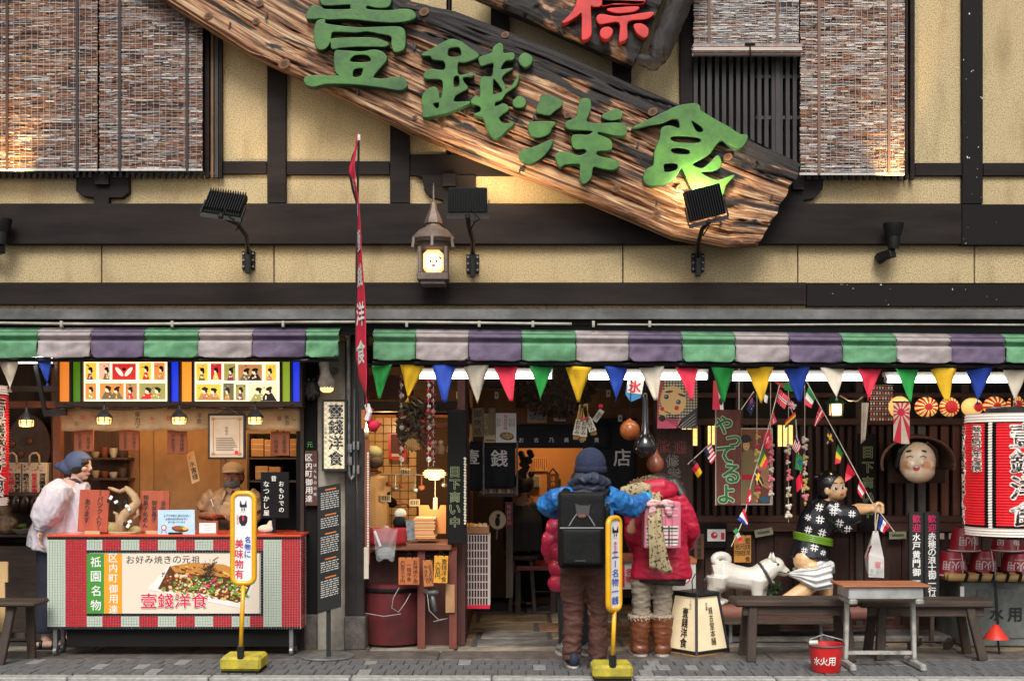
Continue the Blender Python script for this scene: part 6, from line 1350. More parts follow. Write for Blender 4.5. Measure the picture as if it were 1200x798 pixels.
flag_string('short string with a navy flag beside the tall red brown board',[Zr(110,135),Zr(40,235)],[([Zr(100,160),Zr(118,200),Zr(95,270),Zr(70,230)],'AU','navy flag'),([Zr(160,140),Zr(188,160),Zr(182,200),Zr(165,190)],'Hw','small white flag')],.06)
flag_string('pair of hand flags crossing the dark wall left of the tall red brown board',[(806,544),(833,519)],[([(807,543),(814,536),(823,553),(818,560)],'Hkry','black, red and yellow flag'),([(824,527),(833,519),(840,536),(833,544)],'US','striped flag with navy corner')],.1)
rr=random.Random(17)
ORN=[mat('ornament pink',(.65,.18,.2),.7),OFFW,mat('ornament rose',(.55,.04,.08),.7),mat('ornament straw',(.5,.36,.1),.7),mat('ornament purple',(.12,.04,.14),.7)]
for x,y0,y1,n,lb,w8 in ((887,512,590,8,'ornament string with yellow balls in front of the painted poster',(1,2,3,4)),(903,520,590,7,'ornament string of pink and white cloth flowers at the poster edge',(5,6,1,0)),(924,520,612,9,'ornament string with white cloth dolls below the lit paper window',(2,8,2,0)),(943,515,592,8,'ornament string with straw coloured balls nearest the boy statue',(1,4,1,5))):
 t=thing('ornament_string',lb,'ornament string',W(x,y1,.2),'hanging strings of cloth ornaments');MB().tube([W(x,447,.2),W(x,y1,.2)],.003,4).build('string',OFFW,t)
 for i in range(n):
  y=y0+(y1-y0)*i/n+rr.uniform(-2,2);c=W(x+rr.uniform(-1,1),y,.2-rr.uniform(0,.03));m=MB();q=rr.uniform(.016,.027)
  m.ball(c,(q,q,q*.9),8);
  for a in range(3):m.ball(c+Vector((q*.8*math.cos(a*2.1+i),-.01,q*.8*math.sin(a*2.1+i))),q*.6,6)
  m.build('cloth_ornament',ORN[rr.choices((0,1,2,3),w8)[0]],t,smooth=True)
  if i%2:MB().lathe([(.004,-.05),(.012,-.03),(.004,0)],c+Vector((0,0,-.02)),6).build('tassel',ORN[rr.randint(0,4)],t)
t=thing('bird_ornament','faint dark bird ornament hanging under the blue pennant','ornament',W(920,458,.2));m=MB();m.prism([(906,446),(918,449),(930,447),(932,452),(920,456),(912,451)],.2,.01);m.build('wing',[mat('carp streamer',(.6,.06,.03),.7)],t);m=MB();m.prism([(917,449),(931,449),(929,459),(920,457)],.19,.01);m.build('tail',FC['g'],t)
# -- round paper lanterns and sun banner
CREAML=mat('lit lantern paper',(.9,.6,.22),.6,emit=.3,ecol=(1,.6,.15));REDL=mat('lantern red',(.62,.015,.02),.6,emit=.06,ecol=(.8,.02,.02))
def sun_lantern(x,y,rx,ry,label,face=0,rays=24,disc=.45,Y=.1):
 t=thing('round_paper_lantern',label,'paper lantern',W(x,y+ry,Y),'round paper lanterns in a row');c=W(x,y,Y);k=s_(Y);ax,az_=rx*k,ry*k;dp=min(ax,az_)*.8
 m=MB();NR,NA=9,48
 fc_a=R(face)
 for hem in (-1,1):
  for i in range(NR):
   for j in range(NA):
    def pt(i,j):
     rad=math.sin(math.pi/2*i/NR);a=2*math.pi*j/NA;d=math.cos(math.pi/2*i/NR)
     return Vector((c.x+ax*rad*math.cos(a),c.y+hem*dp*d,c.z+az_*rad*math.sin(a)))
    ang=2*math.pi*(j+.5)/NA;rad=math.sin(math.pi/2*(i+.5)/NR)
    u,v=rad*math.cos(ang)-math.sin(fc_a),rad*math.sin(ang);q=math.hypot(u,v);an=math.atan2(v,u)
    red=q<disc or (rays and int((an/(2*math.pi)+1)*rays*2)%2==0)
    vs=[pt(i,j),pt(i+1,j),pt(i+1,j+1),pt(i,j+1)]
    if hem>0:vs.reverse()
    m.add(vs,[(0,1,2,3)],1 if red else 0)
 m.build('paper',[CREAML,REDL],t,smooth=True)
 MB().lathe([(ax*.35,0),(ax*.35,.012)],c+Vector((0,0,az_*.97)),12).build('top_ring',BLACK,t);MB().lathe([(ax*.35,0),(ax*.35,.012)],c+Vector((0,0,-az_*.97-.01)),12).build('bottom_ring',BLACK,t);MB().tube([c+Vector((0,0,az_)),c+Vector((0,0,az_+.12))],.004,4).build('cord',BLACKM,t)
sun_lantern(1054,477,12.5,13,'pale yellow paper lantern with a red disc behind the rising sun cloth',4,0,.55)
sun_lantern(1085.5,477,13.5,12,'red rayed round paper lantern, whole and unobstructed, left of the yellow pennant tip',0,13,.36)
sun_lantern(1112.5,477,11.5,11.5,'yellow paper lantern with a red burst behind the yellow pennant tip',0,16,.58)
sun_lantern(1139,477,12.5,11,'yellow paper lantern with a red half disc behind the blue pennant',25,0,.5)
sun_lantern(1165.5,476,13.5,11.5,'red rayed paper lantern just above the big red lantern',0,12,.36)
sun_lantern(1190,475,10.5,11.5,'yellow paper lantern with a red burst at the right edge',0,15,.55)
t=thing('rising_sun_cloth','narrow red and white sunburst cloth hanging above the smiling mask','cloth',W(1056,520,.0));m=MB();Y=.0
ox,oy=1056,483
def clipf(a0,a1):
 pts=[(ox,oy)]
 for a in (a0,a1):
  dx,dy=math.cos(a),math.sin(a);tt=min(((1066 if dx>0 else 1047)-ox)/dx if abs(dx)>1e-6 else 1e9,((520 if dy>0 else 471)-oy)/dy if abs(dy)>1e-6 else 1e9);pts.append((ox+dx*tt,oy+dy*tt))
 return pts
for i in range(24):m.flat(clipf(2*math.pi*i/24,2*math.pi*(i+1)/24),Y,i%2)
m.disc(ox,oy,4.6,4.6,Y-.002,0,16);m.build('cloth',[PR,mat('pennant cream',(.75,.66,.52),.75)],t,sol=.003);MB().tube([W(1046,471,Y),W(1067,471,Y)],.008,6).build('rod',DARKWOOD,t)
t=thing('smiling_mask','round white smiling woman mask hung in a dark woven basket','mask',W(1074,568,.1));Y=.35;c=W(1074,540,Y);k=s_(Y)
BASK=mat('dark woven bamboo',(.03,.017,.012),.7,(.09,.05,.03),30,(1,1,6),bump=.5);m=MB()
def bk(u,v):
 a=R(195-210*u);r1,r2=40*k,33*k;q=v;return Vector((c.x+(r1+.02*q)*math.cos(a)*(.75+.25*q),Y+.25-.3*q,c.z-.02+(31*k)*math.sin(a)*(.75+.25*q)+(0 if math.sin(a)>0 else 0)))
m.grid(bk,28,6);m.flat([(1041,566),(1040,545),(1046,524),(1058,512),(1074,508),(1090,512),(1102,524),(1108,545),(1107,566)],Y+.2)
m.build('basket',BASK,t,smooth=True,sol=.012);MB().tube([bk(i/28,1) for i in range(29)],.012,6).build('basket_rim',wood('basket rim',(.1,.05,.03),(.16,.08,.04),'x'),t)
fm=MB();fm.ball(c+Vector((0,-.02,-.01)),(21.5*k,.13,24*k),24);fm.ball(c+Vector((0,-.06,-12*k)),(19*k,.09,14*k),16);fm.ball(c+Vector((0,-.145,-3*k)),(2.6*k,.02,3*k),10)
for sx in (-1,1):fm.ball(c+Vector((sx*10*k,-.1,-5*k)),(7*k,.045,7*k),12)
fb=blob(fm,.008,5);fb.build('face',mat('ivory mask paint',(.72,.6,.44),.35,(.6,.46,.3),6,coat=.3),t,smooth=True);S=Skin(fb);L=MB()
for sx in (-1,1):
 S.disc(L,1074+sx*11.5,545,5.2,4.4,0);S.line(L,(1074+sx*4,535.5),(1074+sx*8,534),1,1);S.line(L,(1074+sx*8,534),(1074+sx*12,536.5),1,1);S.disc(L,1074+sx*9,528.5,3.6,1.3,1,rot=sx*12)
S.disc(L,1074,548.5,4,3.6,2);S.disc(L,1074,546.8,2.6,1,3,.005)
L.build('painted_features',[mat('mask cheek',(.7,.24,.1),.5,(.72,.4,.22),30),BLACK,mat('mask mouth',(.4,.02,.03),.5),WHITE],t)
hm=MB();hm.ball(c+Vector((0,.05,3*k)),(27*k,.12,25*k),20);
for sx in (-1,1):hm.tube([c+Vector((sx*8*k,-.03,22*k)),c+Vector((sx*20*k,-.02,12*k)),c+Vector((sx*23.5*k,-.0,-8*k))],[.03,.035,.03],8)
blob(hm,.012,3).build('hair',mat('black hair paint',(.01,.009,.009),.35),t,smooth=True)
# -- the big red lanterns
LRED=mat('red lantern paper',(.68,.02,.03),.55,(.55,.012,.02),6,emit=.12,ecol=(.9,.02,.03));LWH=mat('white lantern paper',(.75,.68,.62),.55,emit=.08,ecol=(1,.8,.7))
def big_lantern(cx,top,bot,r,Y,label,panels,texts):
 t=thing('big_red_lantern',label,'paper lantern',W(cx,bot,Y));k=s_(Y);c=W(cx,bot,Y);rad=r*k;H=(bot-top)*k
 def P(a,h,o=0.):
  rb=rad+.006*math.cos(h/H*44*2*math.pi)-.012*(abs(h/H-.5)*2)**6+o
  return Vector((c.x+rb*math.sin(R(a)),Y-rb*math.cos(R(a)),c.z+h))
 m=MB();NA,NH=72,176
 for j in range(NH):
  h0,h1=H*j/NH,H*(j+1)/NH;f0=1-(j+.5)/NH
  for i in range(NA):
   a0,a1=360*i/NA,360*(i+1)/NA;am=(a0+a1)/2;am=am-360 if am>180 else am
   mi=1
   for pa,pb in panels:
    if pa<am<pb and .072<f0<.93:mi=2 if (am-pa<3.6 or pb-am<3.6 or f0<.085 or f0>.917) else 0
   m.add([P(a0,h0),P(a1,h0),P(a1,h1),P(a0,h1)],[(0,1,2,3)],mi)
 m.build('paper_body',[LRED,LWH,BLACKM],t)
 for s,a0,f0,h,st,ou,inn in texts:
  for bold,mi,off,nm in ((ou,LWH,.009,'lettering_outline'),(inn,PK,.012,'lettering')):
   L=MB()
   for i,ch in enumerate(s):text(L,ch,0,0,h,0,0,bold=bold,wide=1.12,M=lambda u,v,i=i:P(a0+math.degrees(u/r),H*(1-f0)-(i*st+v)*k,off))
   L.build(nm,mi,t)
 MB().lathe([(rad*.55,0),(rad*.55,.04),(rad*.5,.05)],c+Vector((0,0,H)),24).build('top_cap',BLACK,t);MB().lathe([(rad*.55,-.03),(rad*.55,0)],c,24).build('bottom_cap',BLACK,t);MB().tube([c+Vector((0,0,H)),c+Vector((0,0,H+.35))],.01,5).build('cord',BLACKM,t)
big_lantern(1186,485,626,53.5,-.45,'big red paper lantern with bold black characters at the right edge',[(-172,-50),(-44,78)],[('壹錢洋食',-7,.185,27,29.5,.085,.024),('登録商標',-66,.145,12.5,13.5,.09,.012),('壹錢洋食',-108,.20,28,29,.085,.024)])
big_lantern(-44,452,592,50.5,-.45,'big red paper lantern cut off by the left edge of the picture',[(-100,14),(20,150)],[('壹錢洋食',68,.2,28,29,.085,.024)])
# -- statue ledge, dog and boy
LOGM=wood('red brown log',(.14,.05,.035),(.24,.09,.06),'x',dirt=.3);LY=.32
lg=thing('log_bench','low log bench on metal feet behind the wooden bench, carrying the statues','bench',W(920,745,LY))
lz_=Z(709,LY)
MB().tube([(X(838,LY),LY-.03,lz_-.06),(X(1045,LY),LY-.03,lz_-.06)],.062,12).build('log',LOGM,lg,smooth=40);MB().tube([(X(838,LY),LY+.11,lz_-.065),(X(1045,LY),LY+.11,lz_-.065)],.066,12).build('log',LOGM,lg,smooth=40)
MB().pbox(836,990,724,731,LY-.12,.3).build('lower_board',DARKWOODX,lg)
for x in (856,962):MB().bar((X(x,LY),LY,lz_-.1),(X(x,LY),LY,0),.025,.025).build('foot',STEEL,lg);MB().box(X(x,LY)-.04,X(x,LY)+.04,LY-.1,LY+.14,lz_-.145,lz_-.115).build('bracket',STEEL,lg)
GW=mat('glossy ivory paint',(.68,.65,.58),.28,(.55,.47,.33),3,(1,1,1),.5,.8,coat=.4)
dog=thing('dog_statue','white dog statue biting the cloth of the boy statue','statue',(X(865,LY),LY,lz_));Y=LY+.03
def Zd(x,y,dy=0):return W(770+x*.1754,580+y*.1754,Y+dy)
m=MB()
m.tube([Zd(372,530),Zd(430,520),Zd(520,545),Zd(610,560),Zd(690,555),Zd(730,520)],[.085,.115,.1,.097,.108,.07],14)
m.tube([Zd(690,540),Zd(735,500),Zd(775,470)],[.1,.092,.08],12);m.ball(Zd(785,474),(.085,.08,.078),14);m.tube([Zd(800,485),Zd(850,508),Zd(878,520)],[.062,.042,.03],12)
m.tube([Zd(800,500),Zd(850,528),Zd(868,532)],[.04,.024,.016],10)
for dy,ex in ((-.045,6),(.045,-10)):em=MB();em.tube([Zd(772+ex,448,dy),Zd(768+ex,415,dy*1.1),Zd(770+ex,382,dy*1.2)],[.034,.024,.003],8,flat=.6);em.build('ear',GW,dog,smooth=True)
for dy,s in ((-.06,0),(.07,26)):
 m.tube([Zd(400+s,540,dy),Zd(395+s,610,dy),Zd(365+s,655,dy),(Zd(385+s,700,dy).x,Y+dy,lz_+.03),(Zd(395+s,730,dy).x,Y+dy,lz_+.02)],[.1,.075,.04,.034,.036],12);m.ball((Zd(412+s,730,dy).x,Y+dy,lz_+.022),(.055,.035,.026),10)
 m.tube([Zd(675+s,560,dy),Zd(668+s,640,dy),(Zd(672+s,700,dy).x,Y+dy,lz_+.03)],[.075,.05,.042],12);m.ball((Zd(690+s,700,dy).x,Y+dy,lz_+.022),(.058,.04,.026),10)
ring=[]
for i in range(15):a=R(250-26*i);q=46;ring.append(Zd(428+q*math.cos(a),430-q*.62*math.sin(a),-.02+.004*i))
tl_=MB();tl_.tube([Zd(392,500)]+ring,[.04]+[.033]*12+[.031,.028,.02],12);tl_.build('tail',GW,dog,smooth=True)
db=blob(m,.009,4);db.build('body',GW,dog,smooth=True);S=Skin(db);L=MB()
zp=lambda x,y:(770+x*.1754,580+y*.1754)
S.disc(L,*zp(808,465),1.6,1.1,0,rot=25);S.line(L,zp(798,452),zp(818,460),.7,0);S.line(L,zp(808,512),zp(866,522),.8,0);S.disc(L,*zp(876,515),1.2,1.3,0)
L.build('painted_features',[BLACK],dog)
m=MB();cpts=[]
for i in range(17):a=2*math.pi*i/16;p=Zd(722,530);cpts.append(p+Vector((-.075*math.cos(a)*.7,.098*math.sin(a),.098*math.cos(a)*.95)))
m.tube(cpts,.014,6);m.build('collar',mat('dark leather',(.05,.045,.035),.5),dog,smooth=True);MB().ball(Zd(772,585,-.04),.02,8).build('collar_ring',STEEL,dog)
t=thing('ivy_plant','dark green leafy plant growing behind the dog statue','plant',W(900,702,.55));rr=random.Random(4);m=MB();IV=[mat('ivy leaf',(.02,.075,.02),.5),mat('ivy leaf light',(.05,.13,.035),.5)]
for i in range(170):
 x,y=(901+rr.gauss(0,7),694+rr.gauss(0,7)) if i<110 else (855+rr.gauss(0,8),706+rr.gauss(0,2.5));c=W(x,min(y,708),.55+rr.uniform(-.08,.08));M0=Matrix.Rotation(rr.uniform(0,6.28),3,'Y')@Matrix.Rotation(rr.uniform(-.9,.9),3,'X');q=rr.uniform(.012,.024)
 m.add([c+M0@Vector(v)*q for v in ((0,0,-1.2),(.9,.2,-.2),(.5,0,.5),(0,.15,1.3),(-.5,0,.5),(-.9,.2,-.2))],[(0,1,2,3,4,5)],rr.randint(0,1))
m.build('leaves',IV,t,kind='stuff');m=MB()
for x in (896,901,907,850,860):m.tube([W(x,712,.55),W(x+2,695 if x>880 else 704,.55)],.005,5)
m.build('stems',mat('ivy stem',(.06,.05,.02),.7),t,kind='stuff');MB().box(X(845,.55),X(912,.55),.48,.64,0,Z(706,.55)).build('planter',DARKWOODX,t)
boy=thing('boy_statue','statue of a boy in a patterned black robe whose white cloth the dog pulls','statue',(X(955,LY),LY,lz_));Y=LY
def Zb(x,y,dy=0):return W(900+x*.2131,540+y*.2131,Y+dy)
SKINM=mat('painted statue skin',(.78,.50,.27),.3,(.72,.42,.2),4,coat=.4)
k=s_(Y);hc=Zb(350,142)
m=MB()
m.ball(hc,(.108,.102,.118),20);m.ball(hc+Vector((.035,-.025,-.045)),(.08,.078,.07),14);m.ball(hc+Vector((.095,-.066,-.02)),(.02,.018,.02),8);m.ball(hc+Vector((.082,-.06,-.068)),(.024,.024,.015),8);m.ball(hc+Vector((-.055,-.086,-.03)),(.03,.014,.038),8);m.ball(hc+Vector((.03,.1,-.03)),(.022,.014,.034),8)
m.tube([hc+Vector((-.02,0,-.06)),Zb(325,240)],[.05,.055],10)
for dy,ox_ in ((-.12,0),(.08,14)):
 m.tube([Zb(330,255,dy),Zb(420,290,dy),Zb(500,272-(dy>0)*14,dy*.8),Zb(560,265-(dy>0)*10,dy*.45)],[.06,.055,.042,.03],10)
 h0=Zb(580,262-(dy>0)*6,dy*.4);m.ball(h0+Vector((.01,0,0)),(.045,.03,.04),10)
 for f_ in range(4):
  b_=h0+Vector((.035,-.01 if dy<0 else .0,.03-.02*f_));m.tube([b_,b_+Vector((.03,-.01,.002)),b_+Vector((.034,-.035,-.004)),b_+Vector((.012,-.045,-.004))],[.012,.012,.011,.009],6)
 m.tube([h0+Vector((.0,-.03,.02)),h0+Vector((.03,-.035,.045)),h0+Vector((.055,-.03,.04))],[.014,.012,.009],6)
m.tube([Zb(265,420),Zb(225,500),Zb(215,560)],[.1,.12,.12],14);m.ball(Zb(205,545,-.06),(.1,.1,.11),12);m.ball(Zb(225,545,.08),(.1,.1,.11),12)
m.tube([Zb(225,570,-.07),Zb(262,655,-.08),Zb(195,715,-.09),Zb(100,768,-.09),(Zb(60,790,-.09).x,Y-.06,lz_+.03)],[.1,.085,.07,.055,.04],12)
m.tube([Zb(245,570,.09),Zb(310,670,.1),Zb(320,740,.12),(Zb(325,800,.1).x,Y+.12,lz_+.03)],[.1,.08,.055,.04],12)
for a,dy in (((60,790),-.06),((345,800),.12)):m.ball((Zb(*a).x,Y+dy,lz_+.025),(.08,.04,.03),10)
bb=blob(m,.009,4);bb.build('body',SKINM,boy,smooth=True);S=Skin(bb);L=MB();zb=lambda x,y:(900+x*.2131,540+y*.2131)
for x,y,q in ((372,150,1.),(409,146,.8)):S.disc(L,*zb(x,y),3.0*q,2.7,1);S.disc(L,*zb(x+3,y+1),1.8*q,2.1,0,.005);S.disc(L,*zb(x+5,y-3),.6,.6,1,.007)
S.line(L,zb(355,122),zb(382,122),1.0,0);S.line(L,zb(398,122),zb(414,120),1.0,0);S.disc(L,*zb(406,185),2.2,1.1,2,rot=-20)
L.build('painted_features',[BLACK,WHITE,PR],boy)
m=MB();m.ball(hc+Vector((-.012,.008,.022)),(.118,.112,.112),20);m.ball(hc+Vector((-.05,.02,-.03)),(.08,.1,.085),14);m.ball(hc+Vector((-.115,0,.08)),(.04,.02,.015),8)
hm=blob(m,.008,3);keep=MB()
vs=[Vector(v) for v in hm.v]
for f_ in hm.f:
 c_=sum((vs[i] for i in f_),Vector())/len(f_)-hc
 if c_.normalized().dot(Vector((.74,-.60,-.30)))<.36:keep.f.append(f_);keep.m.append(0)
keep.v=hm.v;keep.build('hair',mat('glossy black paint',(.008,.008,.009),.22,coat=.5),boy,smooth=True,sol=.008)
m=MB()
m.tube([Zb(330,225),Zb(310,270),Zb(265,350),Zb(235,430),Zb(230,490),Zb(228,535)],[.09,.15,.155,.135,.155,.165],16)
for dy in (-.13,.09):m.tube([Zb(315,255,dy*.8),Zb(390,300,dy),Zb(470,300,dy),Zb(496,290,dy)],[.09,.1,.085,.075],12);m.tube([Zb(400,320,dy),Zb(430,370,dy),Zb(440,395,dy)],[.09,.07,.04],10)
kb=blob(m,.01,4);kb.build('robe',mat('glossy navy black paint',(.010,.011,.016),.25,coat=.5),boy,smooth=True);S=Skin(kb);L=MB()
for x,y,a,q in ((282,255,12,1),(360,278,5,1),(287,322,8,1.05),(393,342,10,1),(222,378,15,.9),(298,395,15,1),(440,378,5,1),(220,310,30,.8),(255,475,10,1),(200,492,10,.8),(303,505,20,.7),(462,292,4,.9),(378,243,0,.6),(345,440,10,.4)):
 for o in (-1.7,1.7):
  for rot in (a,a+90):
   c_,s_n=math.cos(R(rot)),math.sin(R(rot));px,py=zb(x,y);ux,uy=c_*4.6*q,s_n*4.6*q;nx,ny=-s_n*o*q,c_*o*q;S.line(L,(px-ux+nx,py-uy+ny),(px+ux+nx,py+uy+ny),1.25*q,0,.004)
L.build('painted_pattern',[WHITE],boy,kind='stuff')
m=MB();sash=[]
for i in range(21):a=2*math.pi*i/20;p=Zb(247,428);sash.append(p+Vector((.150*math.cos(a),.148*math.sin(a),-.03*math.cos(a))))
for dz in (-.022,-.008,.008,.022):m.tube([p+Vector((0,0,dz)) for p in sash],.0125,6)
m.build('sash',mat('lime green paint',(.13,.26,.015),.3,coat=.3),boy,smooth=True)
m=MB();CLW=mat('glossy white cloth paint',(.72,.72,.7),.35,(.5,.52,.52),5,coat=.3)
for i in range(7):
 t_=i/6;yy=585+100*t_;m.tube([W(924.5,672+t_*2,LY-.02),Zb(150,608+30*t_,-.1),Zb(230,590+90*t_,-.15),Zb(290,560+135*t_,-.13),Zb(330,560+110*t_,-.02),Zb(320,570+80*t_,.1)],[.010,.015,.019,.021,.02,.016],8)
m.tube([Zb(300,590,-.12),Zb(340,575,-.06),Zb(350,610,.0)],[.04,.045,.03],8);m.tube([Zb(140,600,.05),Zb(220,570,.1),Zb(310,580,.13)],[.02,.04,.04],8)
blob(m,.006,1).build('loincloth',CLW,boy,smooth=True)
def lc(u,v):
 a0,b0=np.interp(u,[0,.3,.7,1],[924.5,938,956,974]),np.interp(u,[0,.3,.7,1],[671,668.5,666,661]);a1,b1=np.interp(u,[0,.3,.7,1],[924.5,938,955,975]),np.interp(u,[0,.3,.7,1],[674,680,692,689])
 p=W(a0+(a1-a0)*v,b0+(b1-b0)*v,LY-.06-.13*math.sin(min(1,u*1.25)*math.pi*.62));p.y-=.012*(.3+u)*math.sin(v*22+u*3)+.02*math.sin(v*math.pi);return p
MB().grid(lc,24,40).build('stretched_cloth',CLW,boy,smooth=True,sol=.008)
t=thing('paper_carrier_bag','white and grey printed bag hanging from the hands of the boy statue','bag',W(1025,677,.15));Y=.22;m=MB()
m.tube([W(1026,600,Y),W(1025.5,612,Y),W(1026,624,Y)],.005,5);m.tube([W(1029,602,Y),W(1027.5,612,Y),W(1026,624,Y)],.005,5);m.build('handle',OFFW,t)
m=MB();A,B,Cc,Dd,Ee=W(1026,622,Y),W(1019,672,Y-.02),W(1036,677,Y-.06),W(1014,655,Y+.06),W(1035.5,655,Y-.05);Fz=W(1022,650,Y-.07)
m.add([A+Vector((-.02,0,0)),A+Vector((.02,0,0)),W(1018,650,Y-.08),W(1036,655,Y-.05),W(1018,676,Y-.08),W(1036,677,Y-.05),W(1013,652,Y+.05),W(1014,664,Y+.05),W(1033,655,Y+.1),W(1033,676,Y+.1)],[(0,2,3,1),(2,4,5,3),(0,6,2),(6,7,4,2),(1,3,8),(3,5,9,8),(0,1,8,6),(6,8,9,7),(4,7,9,5)]);m.build('bag',mat('white bag paper',(.62,.6,.56),.6,(.5,.48,.46),8),t)
L=MB();yb=Y-.083
for x,y,h_,mi in ((1029,661,7,0),(1029,668.5,5,1),(1022,668,5,1),(1034,667,4,1)):text(L,'壹' if mi==0 else '食',x,y,h_,yb,mi)
L.flat([(1019,672),(1035,674),(1035,674.8),(1019,672.8)],yb,1)
for i in range(6):L.flat([(1014.6+i*.8,652-i*2.5),(1017+i*.9,648-i*2.5),(1018+i,650-i*2.5),(1015+i*.9,655-i*2.5)],yb-.002,1 if i%2 else 0)
L.build('print',[PR,mat('grey ink',(.4,.4,.4),.6)],t)
# -- benches, desk, bucket and the rest of the pavement things
BENCH=wood('worn dark bench wood',(.028,.017,.012),(.075,.045,.028),'x',scale=8,dirt=.5);BLEG=wood('worn dark bench leg',(.028,.018,.013),(.07,.043,.028),'z',scale=8,dirt=.5)
def bench(x0,x1,ztop,Yf,dep,legs,label,ybase=None):
 t=thing('wooden_bench',label,'bench',((X(x0,Yf)+X(x1,Yf))/2,Yf+dep/2,0),'rough wooden benches')
 m=MB();m.box(X(x0,Yf),X(x1,Yf),Yf,Yf+dep,ztop-.05,ztop);m.build('seat',BENCH,t,bevel=.012)
 MB().box(X(x0+10,Yf),X(x1-10,Yf),Yf+.04,Yf+.07,ztop-.12,ztop-.05).build('apron',BENCH,t,bevel=.004)
 for x,dx in legs:
  for y_,dy in ((Yf+.05,-.05),(Yf+dep-.06,.05)):
   MB().bar((X(x,Yf),y_,ztop-.05),(X(x+dx,Yf),y_+dy,0),.065,.05).build('leg',BLEG,t,bevel=.006)
 return t
zb1=Z(703,-.6)
bench(862,1006,zb1,-.62,.34,((884,-4),(992,6)),'rough wooden bench in front of the dog statue, partly behind the school desk')
bench(1009,1166,zb1-.015,-.55,.34,((1036,-5),(1139,13)),'rough wooden bench on the right, between the school desk and the stone tank')
SDY=-1.0;t=thing('school_desk','old school desk with a brown top and pale grey metal legs','desk',(X(1040,SDY),SDY,0));zt=Z(686,SDY);GM=mat('worn grey enamel',(.48,.47,.43),.45,(.2,.19,.17),12,(1,1,1),.5,.75,metal=.2,dirt=.4)
x0,x1=X(987.5,SDY),X(1092,SDY)
MB().box(x0,x1,SDY,SDY+.36,zt-.014,zt).build('top',wood('orange brown ply',(.45,.17,.07),(.3,.1,.045),'x',dirt=.15),t,bevel=.004);MB().box(x0+.05,x1-.05,SDY+.025,SDY+.34,zt-.10,zt-.014).build('drawer_box',mat('pale grey tin',(.5,.51,.5),.4,(.38,.38,.36),6,metal=.3,dirt=.2),t,bevel=.006)
for x,sx in ((x0+.085,-1),(x1-.075,1)):
 m=MB();m.bar((x,SDY+.2,zt-.1),(x+sx*.012,SDY+.2,.05),.032,.05,w2=.03,d2=.045);m.build('leg',GM,t,bevel=.006);MB().bar((x,SDY+.02,zt-.12),(x,SDY+.33,zt-.12),.04,.06).build('bracket',GM,t,bevel=.01);m=MB();m.bar((x+sx*.012,SDY-.03,.025),(x+sx*.012,SDY+.38,.025),.05,.045);m.build('foot',GM,t,bevel=.01)
MB().bar((x0+.09,SDY+.2,.1),(x1-.08,SDY+.2,.1),.025,.025).build('stretcher',GM,t)
BKR=mat('red bucket enamel',(.62,.02,.02),.32,(.5,.012,.012),5,coat=.4)
BYb=YG(786);t=thing('red_fire_bucket','bright red bucket with white characters beside the school desk','bucket',W(968,786,BYb));k=s_(BYb);c=W(968,786.5,BYb);c.z=0;r0,r1,h=16.5*k,20.5*k,32*k
MB().lathe([(r0*.95,0),(r0,.01),(r1,h),(r1+.007,h+.003),(r1-.008,h),(r0-.01,.03),(0.001,.025)],c,28,closed=False).build('body',BKR,t,smooth=40);MB().lathe([(r1+.004,h-.012),(r1+.01,h-.006),(r1+.004,h+.002)],c,28,closed=False).build('rim',mat('dark bucket rim',(.1,.1,.1),.5),t)
def cyl(c,r0,r1,h,px0,off=.003):
 return lambda u,v:Vector((c.x+(r0+(r1-r0)*((h/2-v*k)/h)+off)*math.sin((u*k)/r1),c.y-(r0+(r1-r0)*((h/2-v*k)/h)+off)*math.cos((u*k)/r1),c.z+h/2-v*k))
L=MB();Mc=cyl(c,r0,r1,h,0)
for ch,u in (('水',-17),('火',-7.5),('用',2.5)):text(L,ch,0,0,9.5,0,0,bold=.02,M=lambda a,b,u=u:Mc(a+u,b+2))
L.build('lettering',WHITE,t);m=MB();m.tube([c+Vector((-r1,0,h)),c+Vector((-r1*.9,-.02,h+.035)),c+Vector((0,r1*.8,h+.05)),c+Vector((r1*.9,-.02,h+.03)),c+Vector((r1,0,h))],.006,6);m.build('handle',STEEL,t,smooth=True);MB().tube([c+Vector((-r1-.005,-.05,h+.015)),c+Vector((-r1+.05,-.07,h+.02))],.016,8).build('grip',mat('pale green grip',(.5,.6,.5),.5),t)
AY=-.32;t=thing('paper_floor_lantern','tapered paper floor lantern with black characters standing on the pavement','lantern',(X(819,AY),AY+.12,0));k=s_(AY);c=Vector((X(819,AY),AY+.16,0));rot=rotm('Z',38)
zb_,zt_=.03,Z(698,AY);wb,wt=.245,.165
def corner(i,f,g=1.):
 w_=(wb+(wt-wb)*f)*g;sx,sy=((-1,-1),(1,-1),(1,1),(-1,1))[i%4];return c+rot@Vector((sx*w_*.72,sy*w_*.72,0))+Vector((0,0,zb_+(zt_-zb_)*f))
LPAP=mat('lit cream lantern paper',(.78,.66,.45),.7,(.62,.5,.32),4,emit=.16,ecol=(1,.74,.4))
for i in range(4):
 a,b,d,e=corner(i,0,.97),corner(i+1,0,.97),corner(i+1,1,.97),corner(i,1,.97);m=MB();m.add([a,b,d,e],[(0,1,2,3)]);m.build('paper_panel',LPAP,t,sol=.004)
 MB().bar(corner(i,-.04),corner(i,1.02),.02,.02).build('corner_post',BLACK,t);MB().bar(corner(i,0),corner(i+1,0),.025,.025).build('bottom_rail',BLACK,t);MB().bar(corner(i,1),corner(i+1,1),.025,.025).build('top_rail',BLACK,t)
m=MB();m.add([corner(i,1.005,1.15) for i in range(4)]+[corner(i,1.05,1.05) for i in range(4)],[(3,2,1,0),(4,5,6,7)]+[(i,(i+1)%4,(i+1)%4+4,i+4) for i in range(4)]);m.build('lid',BLACK,t)
